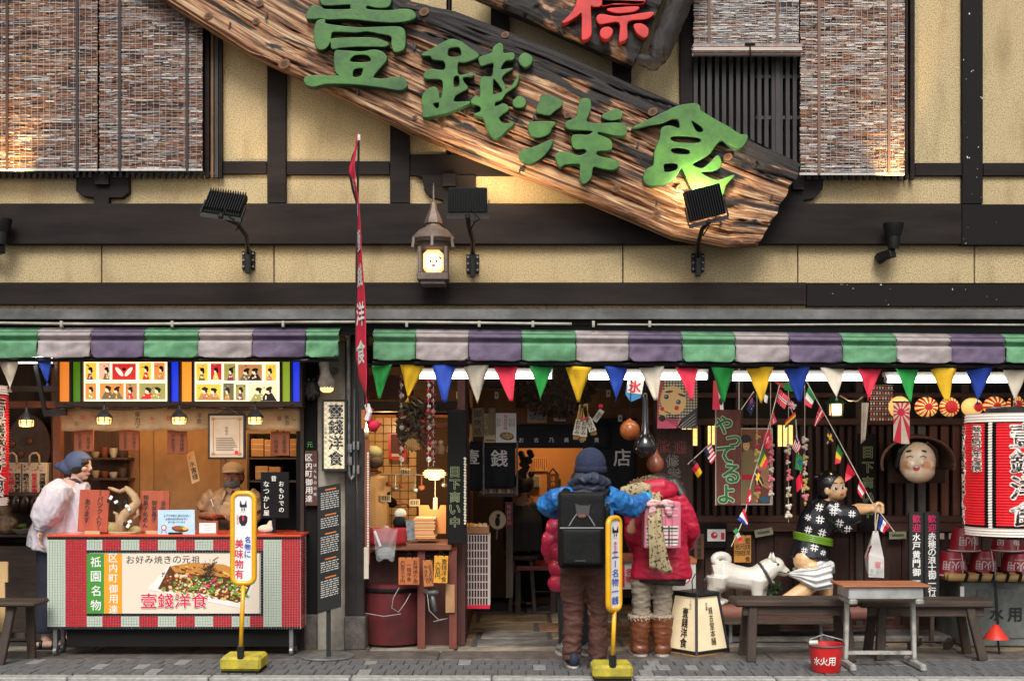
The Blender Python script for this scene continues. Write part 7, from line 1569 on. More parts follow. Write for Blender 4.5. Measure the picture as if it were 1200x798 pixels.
for x in (812,826):MB().tube([W(x,699,AY+.1),W(x-1,680,AY+.1),W(x+3,672,AY+.12)],.005,5).build('wire_handle',BLACK,t)
L=MB()
def face(i):
 a,b,d,e=corner(i,0),corner(i+1,0),corner(i+1,1),corner(i,1);n=(b-a).cross(e-a).normalized()
 if n.y>0:n=-n
 return lambda f,g:a.lerp(b,f).lerp(e.lerp(d,f),g)+n*.006
for fi,lines in ((3,()),(0,())):pass
vis=sorted(range(4),key=lambda i:(corner(i,.5)+corner(i+1,.5)).y)[:2];vis.sort(key=lambda i:(corner(i,.5)+corner(i+1,.5)).x)
for fi,lines in ((vis[0],(('壹錢洋食',.6,.42,.17,.035),('元祖の',.78,.83,.06,.0))),(vis[1],(('錢古堂本舗',.55,.45,.13,.02),('京都',.4,.80,.07,.02)))):
 Fm=face(fi)
 for s,f0,g0,hh,bo in lines:
  n=len(s)
  for j,ch in enumerate(s):text(L,ch,0,0,1.,0,0,bold=bo,M=lambda u,v,j=j:Fm(f0+u*hh*1.25,g0-(v+(j-(n-1)/2)*1.05)*hh))
L.build('lettering',PK,t);point_light('floor_lantern_bulb',c+Vector((0,0,.2)),1.2,WARM)
t=thing('white_collection_box','white box with a red round seal and an orange top beside the red coat','box',W(800,725,.35));Y=.3;MB().pbox(787,815.5,660,692,Y,.3).build('box',mat('chalk white board',(.66,.63,.58),.6,dirt=.2),t,bevel=.004);MB().pbox(786,816.5,655,660,Y-.01,.32).build('lid',PLO,t);L=MB();L.disc(803,675,6.5,9,Y-.002,0,20);L.disc(803,675,5.2,7.6,Y-.003,1,20);L.disc(802,677,3,4.4,Y-.004,0,10);L.disc(804,671,1.2,1.5,Y-.005,1,8);L.build('red_seal',[PR,PW],t)
for x in (789,806):MB().bar((X(x,Y),Y+.03,Z(692,Y)),(X(x,Y),Y+.03,0),.04,.04).build('leg',mat('red leg',(.3,.03,.02),.6),t)
t=thing('white_stall_table','white fronted table with red lettering half hidden between the couple','table',W(733,725,.25));MB().pbox(700,747,657,690,.3,.3).build('front',mat('chalk white board',(.66,.63,.58),.6,dirt=.2),t);L=MB();text(L,'名物',737,674,8,.296,0,True,.03);L.flat([(722,660),(732,660),(732,688),(722,688)],.297,0);L.build('lettering',PR,t);MB().box(X(698,.3),X(749,.3),.27,.7,Z(657,.3),Z(652,.3)).build('top',PLQ,t)
for x in (702,744):MB().bar((X(x,.32),.33,Z(690,.3)),(X(x,.32),.33,0),.04,.04).build('leg',DARKWOOD,t)
for x0,x1,s,lb,sc in ((1065.5,1082.5,'水戸黄門御一行様','left half of the black welcome boards with white characters',0),(1083.5,1101,'赤穂の浪士御一行様','right half of the black welcome boards with white characters',1)):
 Y=.16;t=thing('welcome_sign',lb,'sign',W((x0+x1)/2,757,Y),'black welcome boards');MB().pbox(x0,x1,600,712,Y,.03).build('board',mat('slate black board',(.012,.013,.013),.6),t,bevel=.003);xm=(x0+x1)/2;L=MB()
 text(L,'歓迎',xm,613,9.6,Y-.003,1,True,.02,step=1.12);n=len(s);text(L,s,xm,624+(706-624)/2,9.2,Y-.003,0,True,.03,step=82/n/9.2);L.build('lettering',[PW,mat('rose red print',(.6,.03,.12),.4)],t)
 MB().bar(W(xm,712,Y+.015),(X(xm,Y),Y+.015,.04),.03,.03).build('post',DARKWOOD,t);MB().bar((X(xm,Y)-(.10 if not sc else-.06),Y-.16,.025),(X(xm,Y)+(.06 if not sc else .2),Y+.13,.025),.05,.05).build('foot',DARKWOOD,t)
m=MB();m.prism([(1046,752),(1108,752),(1112,764),(1050,764)],.1,.02) if 0 else None
TY=.12;t=thing('stone_water_tank','grey concrete fire water tank with black characters, covered by a bamboo mat','water tank',(X(1180,TY),TY+.3,0));GRC=mat('weathered grey concrete',(.17,.185,.17),.85,(.08,.09,.08),5,(1,1,.5),bump=.3,bscale=40,dirt=.5)
zt=Z(681,TY);MB().box(X(1127,TY),X(1290,TY),TY,TY+.62,.0,zt).build('tank',GRC,t,bevel=.012);MB().box(X(1144,TY),X(1275,TY),TY-.012,TY,Z(748,TY),Z(690,TY)).build('raised_panel',GRC,t,bevel=.006);L=MB()
for i,ch in enumerate('消防水用'):text(L,ch,1145+i*15.5-(0 if i>1 else 0),718,16,TY-.016,0,bold=.04)
L2_=MB();text(L2_,'水',1168,719,16,TY-.016,0,bold=.04);text(L2_,'用',1189,720,16,TY-.016,0,bold=.04);L2_.build('lettering',PK,t);MB().pbox(1125.5,1130,687,706,TY-.02,.01).build('white_tag',WHITE,t)
t=thing('bamboo_mat','bamboo pole mat tied with black cord on top of the stone tank','mat',(X(1180,TY),TY+.3,zt));BAM=mat('dry bamboo',(.5,.32,.12),.5,(.36,.2,.07),9,(.3,1,1),dirt=.2)
for i in range(9):MB().tube([(X(1110,TY),TY-.02+i*.075,zt+.035),(X(1200,TY),TY-.02+i*.075,zt+.028+(i%2)*.006),(X(1292,TY),TY-.02+i*.075,zt+.034)],.032,8).build('bamboo_pole',BAM,t,smooth=True)
for x in (1128,1144,1160,1176,1191,1207):m=MB();m.bar((X(x,TY),TY-.055,zt+.0),(X(x+3,TY),TY-.055,zt+.066),.022,.012);m.bar((X(x+3,TY),TY-.055,zt+.068),(X(x+3,TY),TY+.62,zt+.068),.022,.01);m.build('black_tie',BLACKM,t)
DRB=mat('dark red bucket enamel',(.30,.012,.025),.35,(.22,.01,.018),5,coat=.3);PALE=mat('faded white paint',(.6,.5,.48),.5)
def stacked(x,ytop,ybot,rt,rb,label,Y,txt):
 t=thing('stacked_bucket',label,'bucket',W(x,ybot,Y),'dark red buckets stacked upside down');k=s_(Y);c=W(x,ybot,Y);h=(ybot-ytop)*k;a,b=rb*k,rt*k
 MB().lathe([(a+.006,0),(a,.012),(b,h),(b-.015,h+.002)],c,24).build('body',DRB,t,smooth=40);MB().lathe([(a,.0),(a+.008,.006),(a,.014)],c,24,closed=False).build('rim',mat('pale rim',(.5,.42,.42),.5),t)
 Mk=lambda u,v:Vector((c.x+(a+(b-a)*((h*.46-v*k)/h)+.004)*math.sin(u*k/a),c.y-(a+(b-a)*((h*.46-v*k)/h)+.004)*math.cos(u*k/a),c.z+h*.46-v*k));L=MB()
 for ch,u in txt:text(L,ch,0,0,10,0,0,bold=.02,rot=180,M=lambda p,q,u=u:Mk(p+u,q))
 for y in (-.28,):
  for i in range(9):L.add([Mk(-9+i*2,y*25),Mk(-7.8+i*2,y*25),Mk(-7.8+i*2,y*25-.9),Mk(-9+i*2,y*25-.9)],[(0,1,2,3)])
 L.build('lettering',PALE,t);MB().tube([c+Vector((.3*a,-a,.01)),c+Vector((.35*a,-a*.98,h*.5)),c+Vector((.3*a,-b*1.0,h+.005))],.004,4).build('cord',PALE,t)
BKY=.32;zz=Z(0,0)
def yb(px):return px
stacked(1116,646,674,14,18.5,'lower red bucket at the left end of the stack on the bamboo mat',.28,(('消',9),('火',-2),('用',-13)))
stacked(1152,645,674,12.5,17,'lower red bucket in the middle of the stack on the bamboo mat',.28,(('消',11),('火',0),('用',-10)))
stacked(1191,648,674,14,19,'lower red bucket at the right edge below the big red lantern',.28,(('消',9),('火',-2),('用',-13)))
stacked(1130,618,645.5,13,18,'upper red bucket on the left, resting on two lower ones',.28,(('消',12),('火',3),('用',-7)))
stacked(1180,618,645.5,13,18,'upper red bucket just under the big red lantern',.28,(('消',6),('火',5),('用',-14)))
t=thing('red_cone','small red cone on a thin black stick in front of the stone tank','cone',W(1169,770,-.25));Y=-.25;MB().tube([W(1166,660,Y),W(1167,700,Y),W(1168,735,Y)],.005,5).build('wire',STEEL,t);MB().tube([W(1165.5,680,Y),W(1166.5,688,Y),W(1169,731,Y)],[.02,.012,.012],6).build('handle',BLACK,t);MB().tube([W(1169,746,Y),(X(1171,Y),Y,.0)],.009,5).build('stick',BLACK,t);MB().lathe([(.095,0),(.09,.01),(.02,.105),(.01,.11)],W(1167,748,Y),16).build('cone',mat('red rubber',(.6,.03,.015),.5),t,smooth=40)
t=thing('wooden_stool','dark wooden stool cut off by the left edge','stool',(X(14,-.7),-.7,0));Y=-.62;zt=Z(703,Y);MB().box(X(-34,Y),X(49,Y),Y-.14,Y+.16,zt-.035,zt).build('seat',BENCH,t,bevel=.012)
for x,dx,y_,dy in ((18,-10,Y-.06,-.06),(28,0,Y+.12,.04),(-15,8,Y-.06,-.06),(-22,-2,Y+.12,.04)):MB().bar((X(x,Y),y_,zt-.03),(X(x+dx,Y),y_+dy,0),.06,.045).build('leg',BLEG,t,bevel=.006)
MB().bar((X(-18,Y),Y,.2),(X(30,Y),Y,.2),.04,.03).build('stretcher',BLEG,t)
t=thing('wooden_easel','pale wooden easel frame behind the stool at the left edge','easel',W(0,765,-.3));EW=mat('pale bent wood',(.62,.42,.2),.5,(.5,.3,.13),6,(1,1,.2));m=MB();m.pbox(-30,9,658,682,-.3,.02);m.build('board',EW,t)
for x0,x1 in ((3,5),(-26,-28)):MB().bar(W(x0,682,-.29),(X(x1,-.29),-.3,.0),.04,.02).build('leg',EW,t)
hpart('left_cabinet',MB().box(X(-60,.45),X(70,.45),.45,.88,0,Z(640,.45)),DARKWOODX);hpart('left_shelf',MB().box(X(-60,.45),X(68,.45),.4,.88,Z(626,.42)-.02,Z(626,.42)),DARKWOODX);hpart('left_beam',MB().pbox(2,66,470,478,.15,.12),BROWNB);hpart('left_beam',MB().pbox(2,66,452,459,.2,.1),DARKWOODX)
hpart('left_bracket',MB().bar(W(42,428,-.1),W(54,488,-.1),.03,.03),BLACK);hpart('left_bracket',MB().bar(W(55,484,-.1),W(78,483,-.1),.05,.04),BLACK);hpart('stall_post',MB().pbox(62,71,476,628,.24,.08),wood('red brown stall post',(.16,.055,.03),(.24,.09,.05),'z'))
t=thing('round_relief_plaque','big dark round plaque with carved faces behind the paper bags','plaque',W(34,560,.7));m=MB();m.disc(34,524,25,38,.7,0,30);m.build('disc',mat('dark bronze',(.05,.028,.018),.5,(.09,.05,.03),12),t,sol=.03)
for x,y in ((14,520),(34,517),(24,532),(44,533),(38,545)):MB().ball(W(x,y,.68),(.03,.02,.035),10).build('carved_face',mat('bronze face',(.14,.05,.025),.45),t,smooth=True)
def paper_bag(a,b,label):
 Y=.2;t=thing('paper_bag',label,'bag',W((a+b)/2,577,Y),'printed paper carrier bags');m=MB();m.pbox(a,b,542,577,Y,.12);m.build('bag',mat('cream bag paper',(.6,.5,.34),.7),t,bevel=.004);xm=(a+b)/2
 MB().tube([W(xm-6,544,Y-.005),W(xm-5.5,534,Y-.01),W(xm-2.5,531,Y-.01),W(xm+2.5,531,Y-.01),W(xm+5.5,534,Y-.01),W(xm+6,544,Y-.005)],.009,6).build('handle',mat('paper cord',(.5,.36,.2),.8),t,smooth=True);L=MB();r_=random.Random(a)
 for i in range(3):text(L,''.join(r_.choice('東西南北京都祇園花見小路河原町') for _ in range(5)),a+(b-a)*(i+.5)/3,565.5,4.2,Y-.003,1 if i==1 else 0,True,.05,wide=1.6)
 for i in range(26):L.disc(a+1.5+(b-a-3)*r_.random(),545.5+6*r_.random(),r_.uniform(.5,1.2),r_.uniform(.4,.9),Y-.0025-i*1e-5,r_.randint(0,2),6)
 L.build('print',[PK,PR,PO],t)
paper_bag(3,24,'printed paper carrier bag on the left, next to the red lantern edge');paper_bag(26,54.5,'printed paper carrier bag beside the woman in the white smock')
hpart('left_shelf',MB().box(X(0,.15),X(58,.15),.15,.4,Z(577,.2)-.025,Z(577,.2)-.002),DARKWOODX)
t=thing('pottery_figure','squat tan pottery figure on the dark shelf at the left edge','figurine',W(10,626,.5));m=MB();c=W(9,625.5,.45);POT=mat('tan pottery',(.4,.26,.14),.5,(.16,.1,.06),16);m.ball(c+Vector((0,0,.09)),(.085,.07,.09),12);m.ball(c+Vector((-.01,-.02,.2)),(.06,.055,.055),12);m.ball(c+Vector((-.01,-.03,.255)),(.05,.045,.02),10);m.tube([c+Vector((.05,-.05,.14)),c+Vector((.09,-.06,.1)),c+Vector((.06,-.09,.07))],.022,8);b_=blob(m,.008,3);b_.build('body',POT,t,smooth=True)
t=thing('snack_dish','shallow dish of red sweets on the dark shelf','dish',W(28,626,.5));c=W(28,626,.45);MB().lathe([(.03,0),(.06,.012),(.1,.045),(.095,.048),(.05,.02)],c,18).build('dish',mat('grey dish',(.3,.28,.22),.4),t,smooth=40)
for i in range(9):MB().ball(c+Vector((.06*math.cos(i*2.2),.04*math.sin(i*2.2),.05+.012*(i%3))),.02,6).build('red_sweet',(PR,mat('dark red sweet',(.25,.02,.02),.4),mat('green sweet',(.1,.2,.03),.5))[i%3],t)
for i in range(5):m=MB();m.lathe([(.05,0),(.055,.1),(.03,.13),(.03,.16)],W(8+i*11,600,.75),10);t=thing('dark_bottle',('leftmost','second','middle','fourth','rightmost')[i]+' dim bottle on the shadowed shelf at the left edge','bottle',W(8+i*11,600,.75),'dim bottles behind the smock');m.build('body',mat('dim brown glass',(.03,.014,.008),.3),t,smooth=True)
# -- people
SKN=mat('skin',(.50,.27,.17),.5,(.42,.2,.12),14,spec=.35);SKND=mat('tanned skin',(.30,.14,.08),.5,(.22,.1,.06),14,spec=.35);SKNP=mat('pale skin',(.62,.42,.32),.5,(.55,.33,.25),14,spec=.35)
HAIRB=mat('black hair',(.012,.010,.010),.45,(.03,.025,.022),60,(1,1,.15))
def hand(m,w,d,n,s_=1.,curl=.5,side=1):
 """palm, four unequal bent fingers and a thumb: w wrist, d along the fingers, n the way they close"""
 d=Vector(d).normalized();n=Vector(n);n=(n-d*n.dot(d)).normalized();a=d.cross(n)*side;w=Vector(w)
 M0=Matrix((d,a,n)).transposed();m.ball(w+d*.045*s_,(.052*s_,.042*s_,.017*s_),10,0,M0);m.tube([w-d*.03*s_,w+d*.03*s_],[.026*s_,.028*s_],8)
 for i,l in enumerate((.068,.078,.072,.056)):
  b=w+d*.085*s_+a*(.03-.02*i)*s_;p=[b-d*.02*s_,b];ang=0;q=b
  for j,fl in enumerate((.45,.32,.23)):
   ang+=curl*(.5+.35*j);q=q+(d*math.cos(ang)+n*math.sin(ang))*l*fl*1.15*s_;p.append(q)
  m.tube(p,[.0095*s_,.0098*s_,.0092*s_,.0085*s_,.0065*s_],6)
 t0=w+d*.025*s_+a*.034*s_;m.tube([t0-a*.012,t0+(d*.5+a*.8) .normalized()*.03*s_,t0+(d*.85+a*.7+n*.4).normalized()*.06*s_],[.014*s_,.0115*s_,.008*s_],6)
def head(m,c,f,r=.098):
 """skull, jaw, nose, lips, ears and eye sockets; f = the way the face looks"""
 f=Vector(f).normalized();up=Vector((0,0,1));a=up.cross(f).normalized();u=f.cross(a);M0=Matrix((f,a,u)).transposed();k=r/.098
 m.ball(c+u*.02*k,(.098*k,.078*k,.098*k),18,0,M0);m.ball(c+f*.022*k-u*.045*k,(.066*k,.058*k,.07*k),14,0,M0);m.ball(c+f*.05*k-u*.095*k,(.03*k,.032*k,.022*k),10,0,M0)
 m.tube([c+f*.09*k+u*.015*k,c+f*.108*k-u*.018*k,c+f*.094*k-u*.034*k],[.010*k,.014*k,.012*k],8);m.ball(c+f*.086*k-u*.062*k,(.012*k,.024*k,.012*k),8,0,M0)
 for s in (-1,1):m.ball(c+a*s*.079*k-u*.005*k-f*.005,(.02*k,.01*k,.03*k),8,0,M0);m.ball(c+f*.062*k+a*s*.04*k-u*.02*k,(.03*k,.028*k,.026*k),8,0,M0)
 m.tube([c-f*.02*k-u*.06*k,c-f*.03*k-u*.16*k],[.052*k,.056*k],10)
def puff(pts,rs,n,amp):
 """points and radii of a quilted sleeve: n bulges along the path"""
 P_,R_=[],[];m=len(pts)-1;N=n*8
 for i in range(N+1):
  u=i/N*m;j=min(int(u),m-1);t=u-j;P_.append(Vector(pts[j]).lerp(Vector(pts[j+1]),t));R_.append((rs[j]+(rs[j+1]-rs[j])*t)*(1-amp+amp*abs(math.sin(math.pi*i/8))**.6))
 return P_,R_
def shoes(par,x,y,Y,dirn,m_,sole,L=.26,name='shoe'):
 d=Vector(dirn).normalized();a=Vector((-d.y,d.x,0));M0=Matrix((d,a,Vector((0,0,1)))).transposed();c=Vector((x,Y,0));s=MB();s.ball(c+d*.02+Vector((0,0,.05)),(L*.42,.045,.042),12,0,M0);s.ball(c-d*L*.26+Vector((0,0,.065)),(.055,.042,.06),10,0,M0);s.ball(c+d*L*.3+Vector((0,0,.04)),(.075,.046,.035),10,0,M0)
 b=blob(s,.008,3);
 for i,v in enumerate(b.v):b.v[i]=(v[0],v[1],max(v[2],.012))
 o=b.build(name,m_,par,smooth=True);q=MB();q.lathe([(.0,0),(.97,0),(1,.008),(.97,.02),(0,.02)],(0,0,0),18)
 for i,v in enumerate(q.v):p=c+d*.03+M0@Vector((v[0]*L*.52,v[1]*.05,v[2]));q.v[i]=tuple(p)
 q.build('sole',sole,o)
def wrinkled(name,c1,c2,sc=4,b=.6,bs=9,st=(1,1,1),rough=.6,**k):return mat(name,c1,rough,c2,sc,st,bump=b,bscale=bs,**k)
# --- man in the blue jacket, seen from behind
MY=-.86;man=thing('person','man in a bright blue jacket and navy knit hat with a large black backpack','person',(X(686,MY),MY,0),'people at the shop')
P=lambda x,y,dy=0:W(x,y,MY+dy)
m=MB();hc=P(692,549)+Vector((0,.01,0));head(m,hc,(.15,1,-.1),.1);m.tube([P(690,575),P(686,610),P(684,655)],[.09,.12,.12],12,flat=1.25)
for x,xf in ((672,671),(697,702)):m.tube([P(x,655),P(x,715),(P(xf,715).x,MY+.02,.09)],[.075,.055,.04],8)
m.tube([P(668,582),P(645,590,.05),P(650,600,.3)],[.05,.04,.03],8);m.tube([P(714,582),P(740,594,.12),P(757,584,.36)],[.05,.04,.03],8)
hand(m,P(757,583,.38),(.75,.3,.25),(.3,.6,-.6),.95,.55,-1);hand(m,P(650,600,.32),(.3,.9,0),(0,0,-1),.95,.6,1)
blob(m,.007,2).build('body',SKN,man,smooth=True)
JK=wrinkled('azure jacket cloth',(.018,.20,.52),(.012,.10,.33),3.5,.9,7,(1,1,1.6),.45,spec=.5);JKD=wrinkled('dark grey hood cloth',(.035,.045,.08),(.015,.018,.03),6,.7,12)
m=MB();m.tube([P(684,664),P(684,640),P(686,600),P(690,581),P(691,570)],[.12,.12,.135,.115,.06],18,flat=1.5)
m.tube([P(672,582),P(652,584,.02),P(640,592,.08),P(652,600,.3)],[.085,.08,.075,.055],12);m.tube([P(708,581),P(725,588,.05),P(742,595,.14),P(757,584.5,.37)],[.085,.085,.076,.052],12)
m.ball(P(641,592,.06),(.055,.07,.06),10);m.ball(P(744,597,.13),(.06,.07,.055),10)
jb=fold(blob(m,.0075,1),.013,(15,15,12),2.)
jb.build('jacket',JK,man,smooth=True);m=MB();m.tube([P(755,585,.34),P(758.5,583,.385)],[.056,.052],12);m.build('cuff',mat('bright cyan cuff',(.02,.33,.62),.45),man,smooth=True)
m=MB();hoodp=[P(669+43*i/8,567-7*math.sin(math.pi*i/8),.02-.15*math.sin(math.pi*i/8)) for i in range(9)];m.tube(hoodp,[.03,.04,.042,.042,.042,.042,.042,.04,.03],10);m.ball(P(690,572,-.06),(.12,.07,.04),12);m.tube([P(674,570),P(690,580,-.09),P(706,570)],[.04,.045,.04],8);fold(blob(m,.008,2),.012,(14,14,14),1.).build('hood',JKD,man,smooth=True)
m=MB();m.ball(hc+Vector((0,0,.035)),(.112,.112,.12),22);hb=MB();hb.v=[v if v[2]>hc.z-.03 else (v[0],v[1],hc.z-.03-(hc.z-.03-v[2])*.1) for v in m.v];hb.f=m.f;hb.m=m.m
hat=hb.build('knit_hat',mat('navy knit',(.012,.018,.05),.85,(.02,.03,.075),120,(1,1,.4),bump=.8,bscale=110),man,smooth=True);m=MB();m.lathe([(.108,-.03),(.118,-.028),(.119,.012),(.112,.016)],hc+Vector((0,0,.0)),28,closed=False);m.build('hat_band',mat('navy knit band',(.008,.012,.035),.85,(.016,.022,.055),160,(1,1,.1),bump=.9,bscale=150),hat,smooth=True)
m=MB();m.ball(hc+Vector((0,-.05,-.045)),(.08,.05,.04),12);m.build('hair',HAIRB,man,smooth=True)
TRB=wrinkled('brown corduroy',(.055,.02,.013),(.115,.045,.03),5,.9,14,(1,1,2.2),.75)
m=MB();m.tube([P(684,652),P(684,672)],[.115,.125],16,flat=1.4)
for pts in ([(673,668,.102),(671,690,.092),(672,715,.077),(671,740,.073),(670,765,.071),(671,772,.07)],[(697,668,.098),(699,690,.088),(701,715,.074),(701,740,.071),(700,765,.07),(700,772,.068)]):m.tube([P(x,y) for x,y,r in pts],[r for x,y,r in pts],14)
tb2=fold(blob(m,.008,2),.012,(7,7,16),5.)
for i,v in enumerate(tb2.v):
 v=Vector(v);ax=P(672 if v.x<P(685,700).x else 700,700);d=Vector((v.x-ax.x,v.y-ax.y,0)).normalized();low=max(0,.45-v.z)*1.4+.35;q=.014*low*noise.noise(Vector((v.x*6,v.y*6,v.z*26)));tb2.v[i]=tuple(v+d*q)
tb2.build('trousers',TRB,man,smooth=True)
NAVY=mat('navy suede',(.015,.02,.045),.8);SOLE=mat('pale rubber sole',(.45,.42,.38),.7)
shoes(man,P(671,775).x,775,MY+.03,(-.1,1,0),NAVY,SOLE);shoes(man,P(700,775).x,775,MY+.05,(.25,1,0),NAVY,SOLE)
BPK=wrinkled('black nylon',(.0045,.0045,.005),(.010,.010,.0105),8,.35,30,rough=.6,spec=.2);BPT=mat('dark grey webbing',(.03,.03,.03),.7);BY_=MY-.15
def rbox(a,b,c_,d,y0,y1,rad,Yref,sm=10,vox=.009):
 m=MB();m.box(X(a,Yref)+rad*.3,X(b,Yref)-rad*.3,y0,y1,Z(d,Yref)+rad*.3,Z(c_,Yref)-rad*.3);return blob(m,vox,sm,.6)
bp=rbox(653,710,575,667,MY-.36,MY-.1,.03,MY-.3,26).build('backpack',BPK,man,smooth=True);Yb=MY-.37
rbox(657,706,618,662,MY-.44,MY-.3,.02,Yb,18).build('front_pocket',BPK,bp,smooth=True)
rbox(706,715,592,662,MY-.3,MY-.12,.02,MY-.2,8).build('side_pocket',BPK,bp,smooth=True)
for pts in ([(656,618.6),(707,618.6)],):MB().tube([W(x,y,Yb) for x,y in pts],.006,6).build('zip',mat('grey piping',(.2,.2,.2),.5),bp)
MB().tube([W(x,y,Yb+.005) for x,y in ((667,616),(671,609),(676,602),(679,606),(684,606),(688,602),(693,609),(697,616))],.005,6).build('piping',mat('grey piping',(.2,.2,.2),.5),bp);MB().obox(W(682,604,Yb-.0),(.05,.008,.018)).build('badge',mat('red brown badge',(.2,.06,.04),.5),bp);m=MB();m.prism([(674,590),(679,592),(690,592),(692,590),(690,604),(676,604)],Yb+.0,.01);m.build('mesh_panel',mat('grey mesh panel',(.055,.055,.055),.8),bp);MB().obox(W(680,657,MY-.445),(.07,.006,.012)).build('badge',BPT,bp)
MB().tube([W(671,583,MY-.3),W(675,577,MY-.33),W(684,575.5,MY-.34),W(693,578,MY-.33),W(696,583,MY-.3)],.014,8).build('carry_handle',BPT,bp,smooth=True)
for x0,x1,x2 in ((668,663,664),(703,708,710)):MB().tube([P(x0,585,-.2),P(x1,576,-.12),P(x2,574,-.02),P(x2+(1 if x2>690 else-1),580,.14)],.034,8,flat=.5).build('shoulder_strap',BPK,bp,smooth=True)
for y in (590,606,625,640):MB().bar(P(711,y,-.24),P(714,y+9,-.22),.02,.012).build('strap',BPT,bp)
# --- woman in the red coat, head bent forward
WYp=-.3;wo_=thing('person','woman in a red hooded down coat with a pink plaid backpack, head bent forward','person',(X(765,WYp),WYp,0),'people at the shop');P=lambda x,y,dy=0:W(x,y,WYp+dy)
m=MB();hc=P(772,572,.14);head(m,hc,(0,.8,-.55),.098);m.tube([P(772,585),P(772,630),P(768,676)],[.09,.1,.12],12,flat=1.25)
for x in (752,776):m.tube([P(x,672),P(x-.5,710),(P(x,700).x,WYp+.02,.08)],[.07,.05,.04],8)
m.tube([P(745,590),P(740,622),P(744,640,.18)],[.045,.04,.03],8);m.tube([P(798,588),P(811,618),P(802,640,.2)],[.045,.04,.03],8);hand(m,P(803,641,.2),(-.4,.8,.1),(-.8,-.2,0),.9,.6,1);hand(m,P(744,640,.18),(.3,.9,.1),(.8,-.2,0),.9,.6,-1)
blob(m,.007,2).build('body',SKN,wo_,smooth=True)
CT_=wrinkled('red down cloth',(.50,.010,.045),(.36,.005,.028),3,.6,6,(1,1,2.5),.5)
m=MB();pts=[P(775,677),P(775,655),P(774,630),P(772,605),P(770,583),P(770,572)];p_,r_=puff(pts,[.16,.145,.135,.13,.12,.07],6,.02);m.tube(p_,r_,22,flat=1.52)
for pts,rs in (([P(748,585),P(741,605,.02),P(740,630,.06),P(745,643,.16)],[.066,.062,.056,.05]),([P(793,583),P(804,600),P(812,622,.02),P(805,640,.16)],[.072,.066,.06,.052])):p_,r_=puff(pts,rs,6,.05);m.tube(p_,r_,14)
fold(blob(m,.008,2),.007,(9,9,17),8.).build('coat',CT_,wo_,smooth=True)
m=MB();m.tube([P(774,672),P(773,683)],[.14,.135],18,flat=1.45);m.build('under_layer',mat('dark grey knit',(.04,.035,.03),.9),wo_,smooth=True)
m=MB();m.ball(P(773,575,-.05),(.14,.1,.085),14);m.tube([P(752,577,.03),P(760,571,-.08),P(775,569,-.1),P(790,574,.0)],[.05,.06,.06,.05],10);blob(m,.01,4).build('hood',CT_,wo_,smooth=True)
FUR=mat('brown fur',(.15,.085,.04),.9,(.3,.2,.11),40);m=MB();rr=random.Random(5);path=[P(739+55*i/40,573-9*math.sin(math.pi*(i/40)**.8),.06-.05*math.sin(math.pi*i/40)) for i in range(41)]
m.tube(path[::4],.028,8)
for p in path:
 for _ in range(26):v=Vector((rr.gauss(0,1),rr.gauss(0,1),rr.gauss(0,1))).normalized();m.bar(p+v*.02,p+v*rr.uniform(.04,.055)+Vector((rr.uniform(-.01,.01),0,0)),.005,.003)
m.build('fur_trim',FUR,wo_,kind='stuff')
m=MB();m.ball(hc+Vector((0,-.035,.03)),(.12,.115,.09),18);m.tube([hc+Vector((.08,-.06,.04)),P(790,566,.06),P(799,580,.0),P(805,600,-.02),P(806,612,.02)],[.06,.055,.045,.035,.015],10);hb2=blob(m,.009,3);hb2.build('hair',HAIRB,wo_,smooth=True)
PKM=mat('pink plaid bag cloth',(.62,.2,.26),.7,(.5,.12,.17),5,bump=.2,bscale=30);m_=rbox(753,799,586,644,WYp-.34,WYp-.15,.03,WYp-.3,12);bp=m_.build('backpack',PKM,wo_,smooth=True);S=Skin(m_);L=MB()
S.poly(L,[(757,616),(776,616),(795,616),(795,628),(794,639),(776,640),(758,639),(757,628)],0)
for y,w_,mi in ((619,1.8,1),(622.5,.9,1),(632,1.8,1),(636,.9,1),(627,1.2,2)):S.line(L,(757.5,y),(794.5,y),w_,mi,.005,8)
for x,w_,mi in ((761,1.8,1),(764.5,.9,1),(774,1.4,2),(784,1.8,1),(787.5,.9,1)):S.line(L,(x,616),(x,639),w_,mi,.006,6)
for x,w_,mi in ((763,1,3),(770,1.4,3),(779,1,3),(787,1.2,3)):S.line(L,(x,593),(x+1,615),w_,mi,.005,6)
for y in (596,604):S.line(L,(758,y),(794,y),1.2,0,.005,6)
L.build('plaid_print',[mat('plaid white',(.62,.55,.52),.7),mat('plaid dark',(.05,.03,.035),.7),PR,mat('plaid rose',(.5,.07,.13),.7)],bp)
m=MB();c=W(774,590,WYp-.36)
for s in (-1,1):m.ball(c+Vector((s*.055,0,.0)),(.055,.02,.03),10,0,rotm('Y',s*12));m.ball(c+Vector((s*.06,0,-.05)),(.03,.015,.045),8,0,rotm('Y',-s*15))
m.ball(c,(.02,.025,.02),8);m.build('bow',mat('pale pink bow',(.66,.5,.48),.7,(.55,.15,.2),14,(1,1,4),.5,.56),bp,smooth=True)
SCF=mat('leopard scarf',(.42,.33,.18),.85,(.05,.035,.02),42,(1,1,1),.55,.6,bump=.3,bscale=60,detail=2)
m=MB();m.tube([P(728,578,-.12),P(740,576,-.14),P(752,573,-.16),P(762,574,-.2)],[.05,.06,.06,.045],10,flat=.7,up=(0,1,0));blob(m,.01,2).build('scarf',SCF,wo_,smooth=True)
def sf(u,v):xx=757+8*v+(16+6*v**3*2)*u-4*v*v;yy=578+90*v+3*math.sin(u*4+v*5);p=P(xx,yy,-.22-.17*min(1,v*3)*(1 if v<.7 else 1-(v-.7))-.012*math.sin(u*9+v*3));return p
MB().grid(sf,8,26).build('scarf_tail',SCF,wo_,smooth=True,sol=.008)
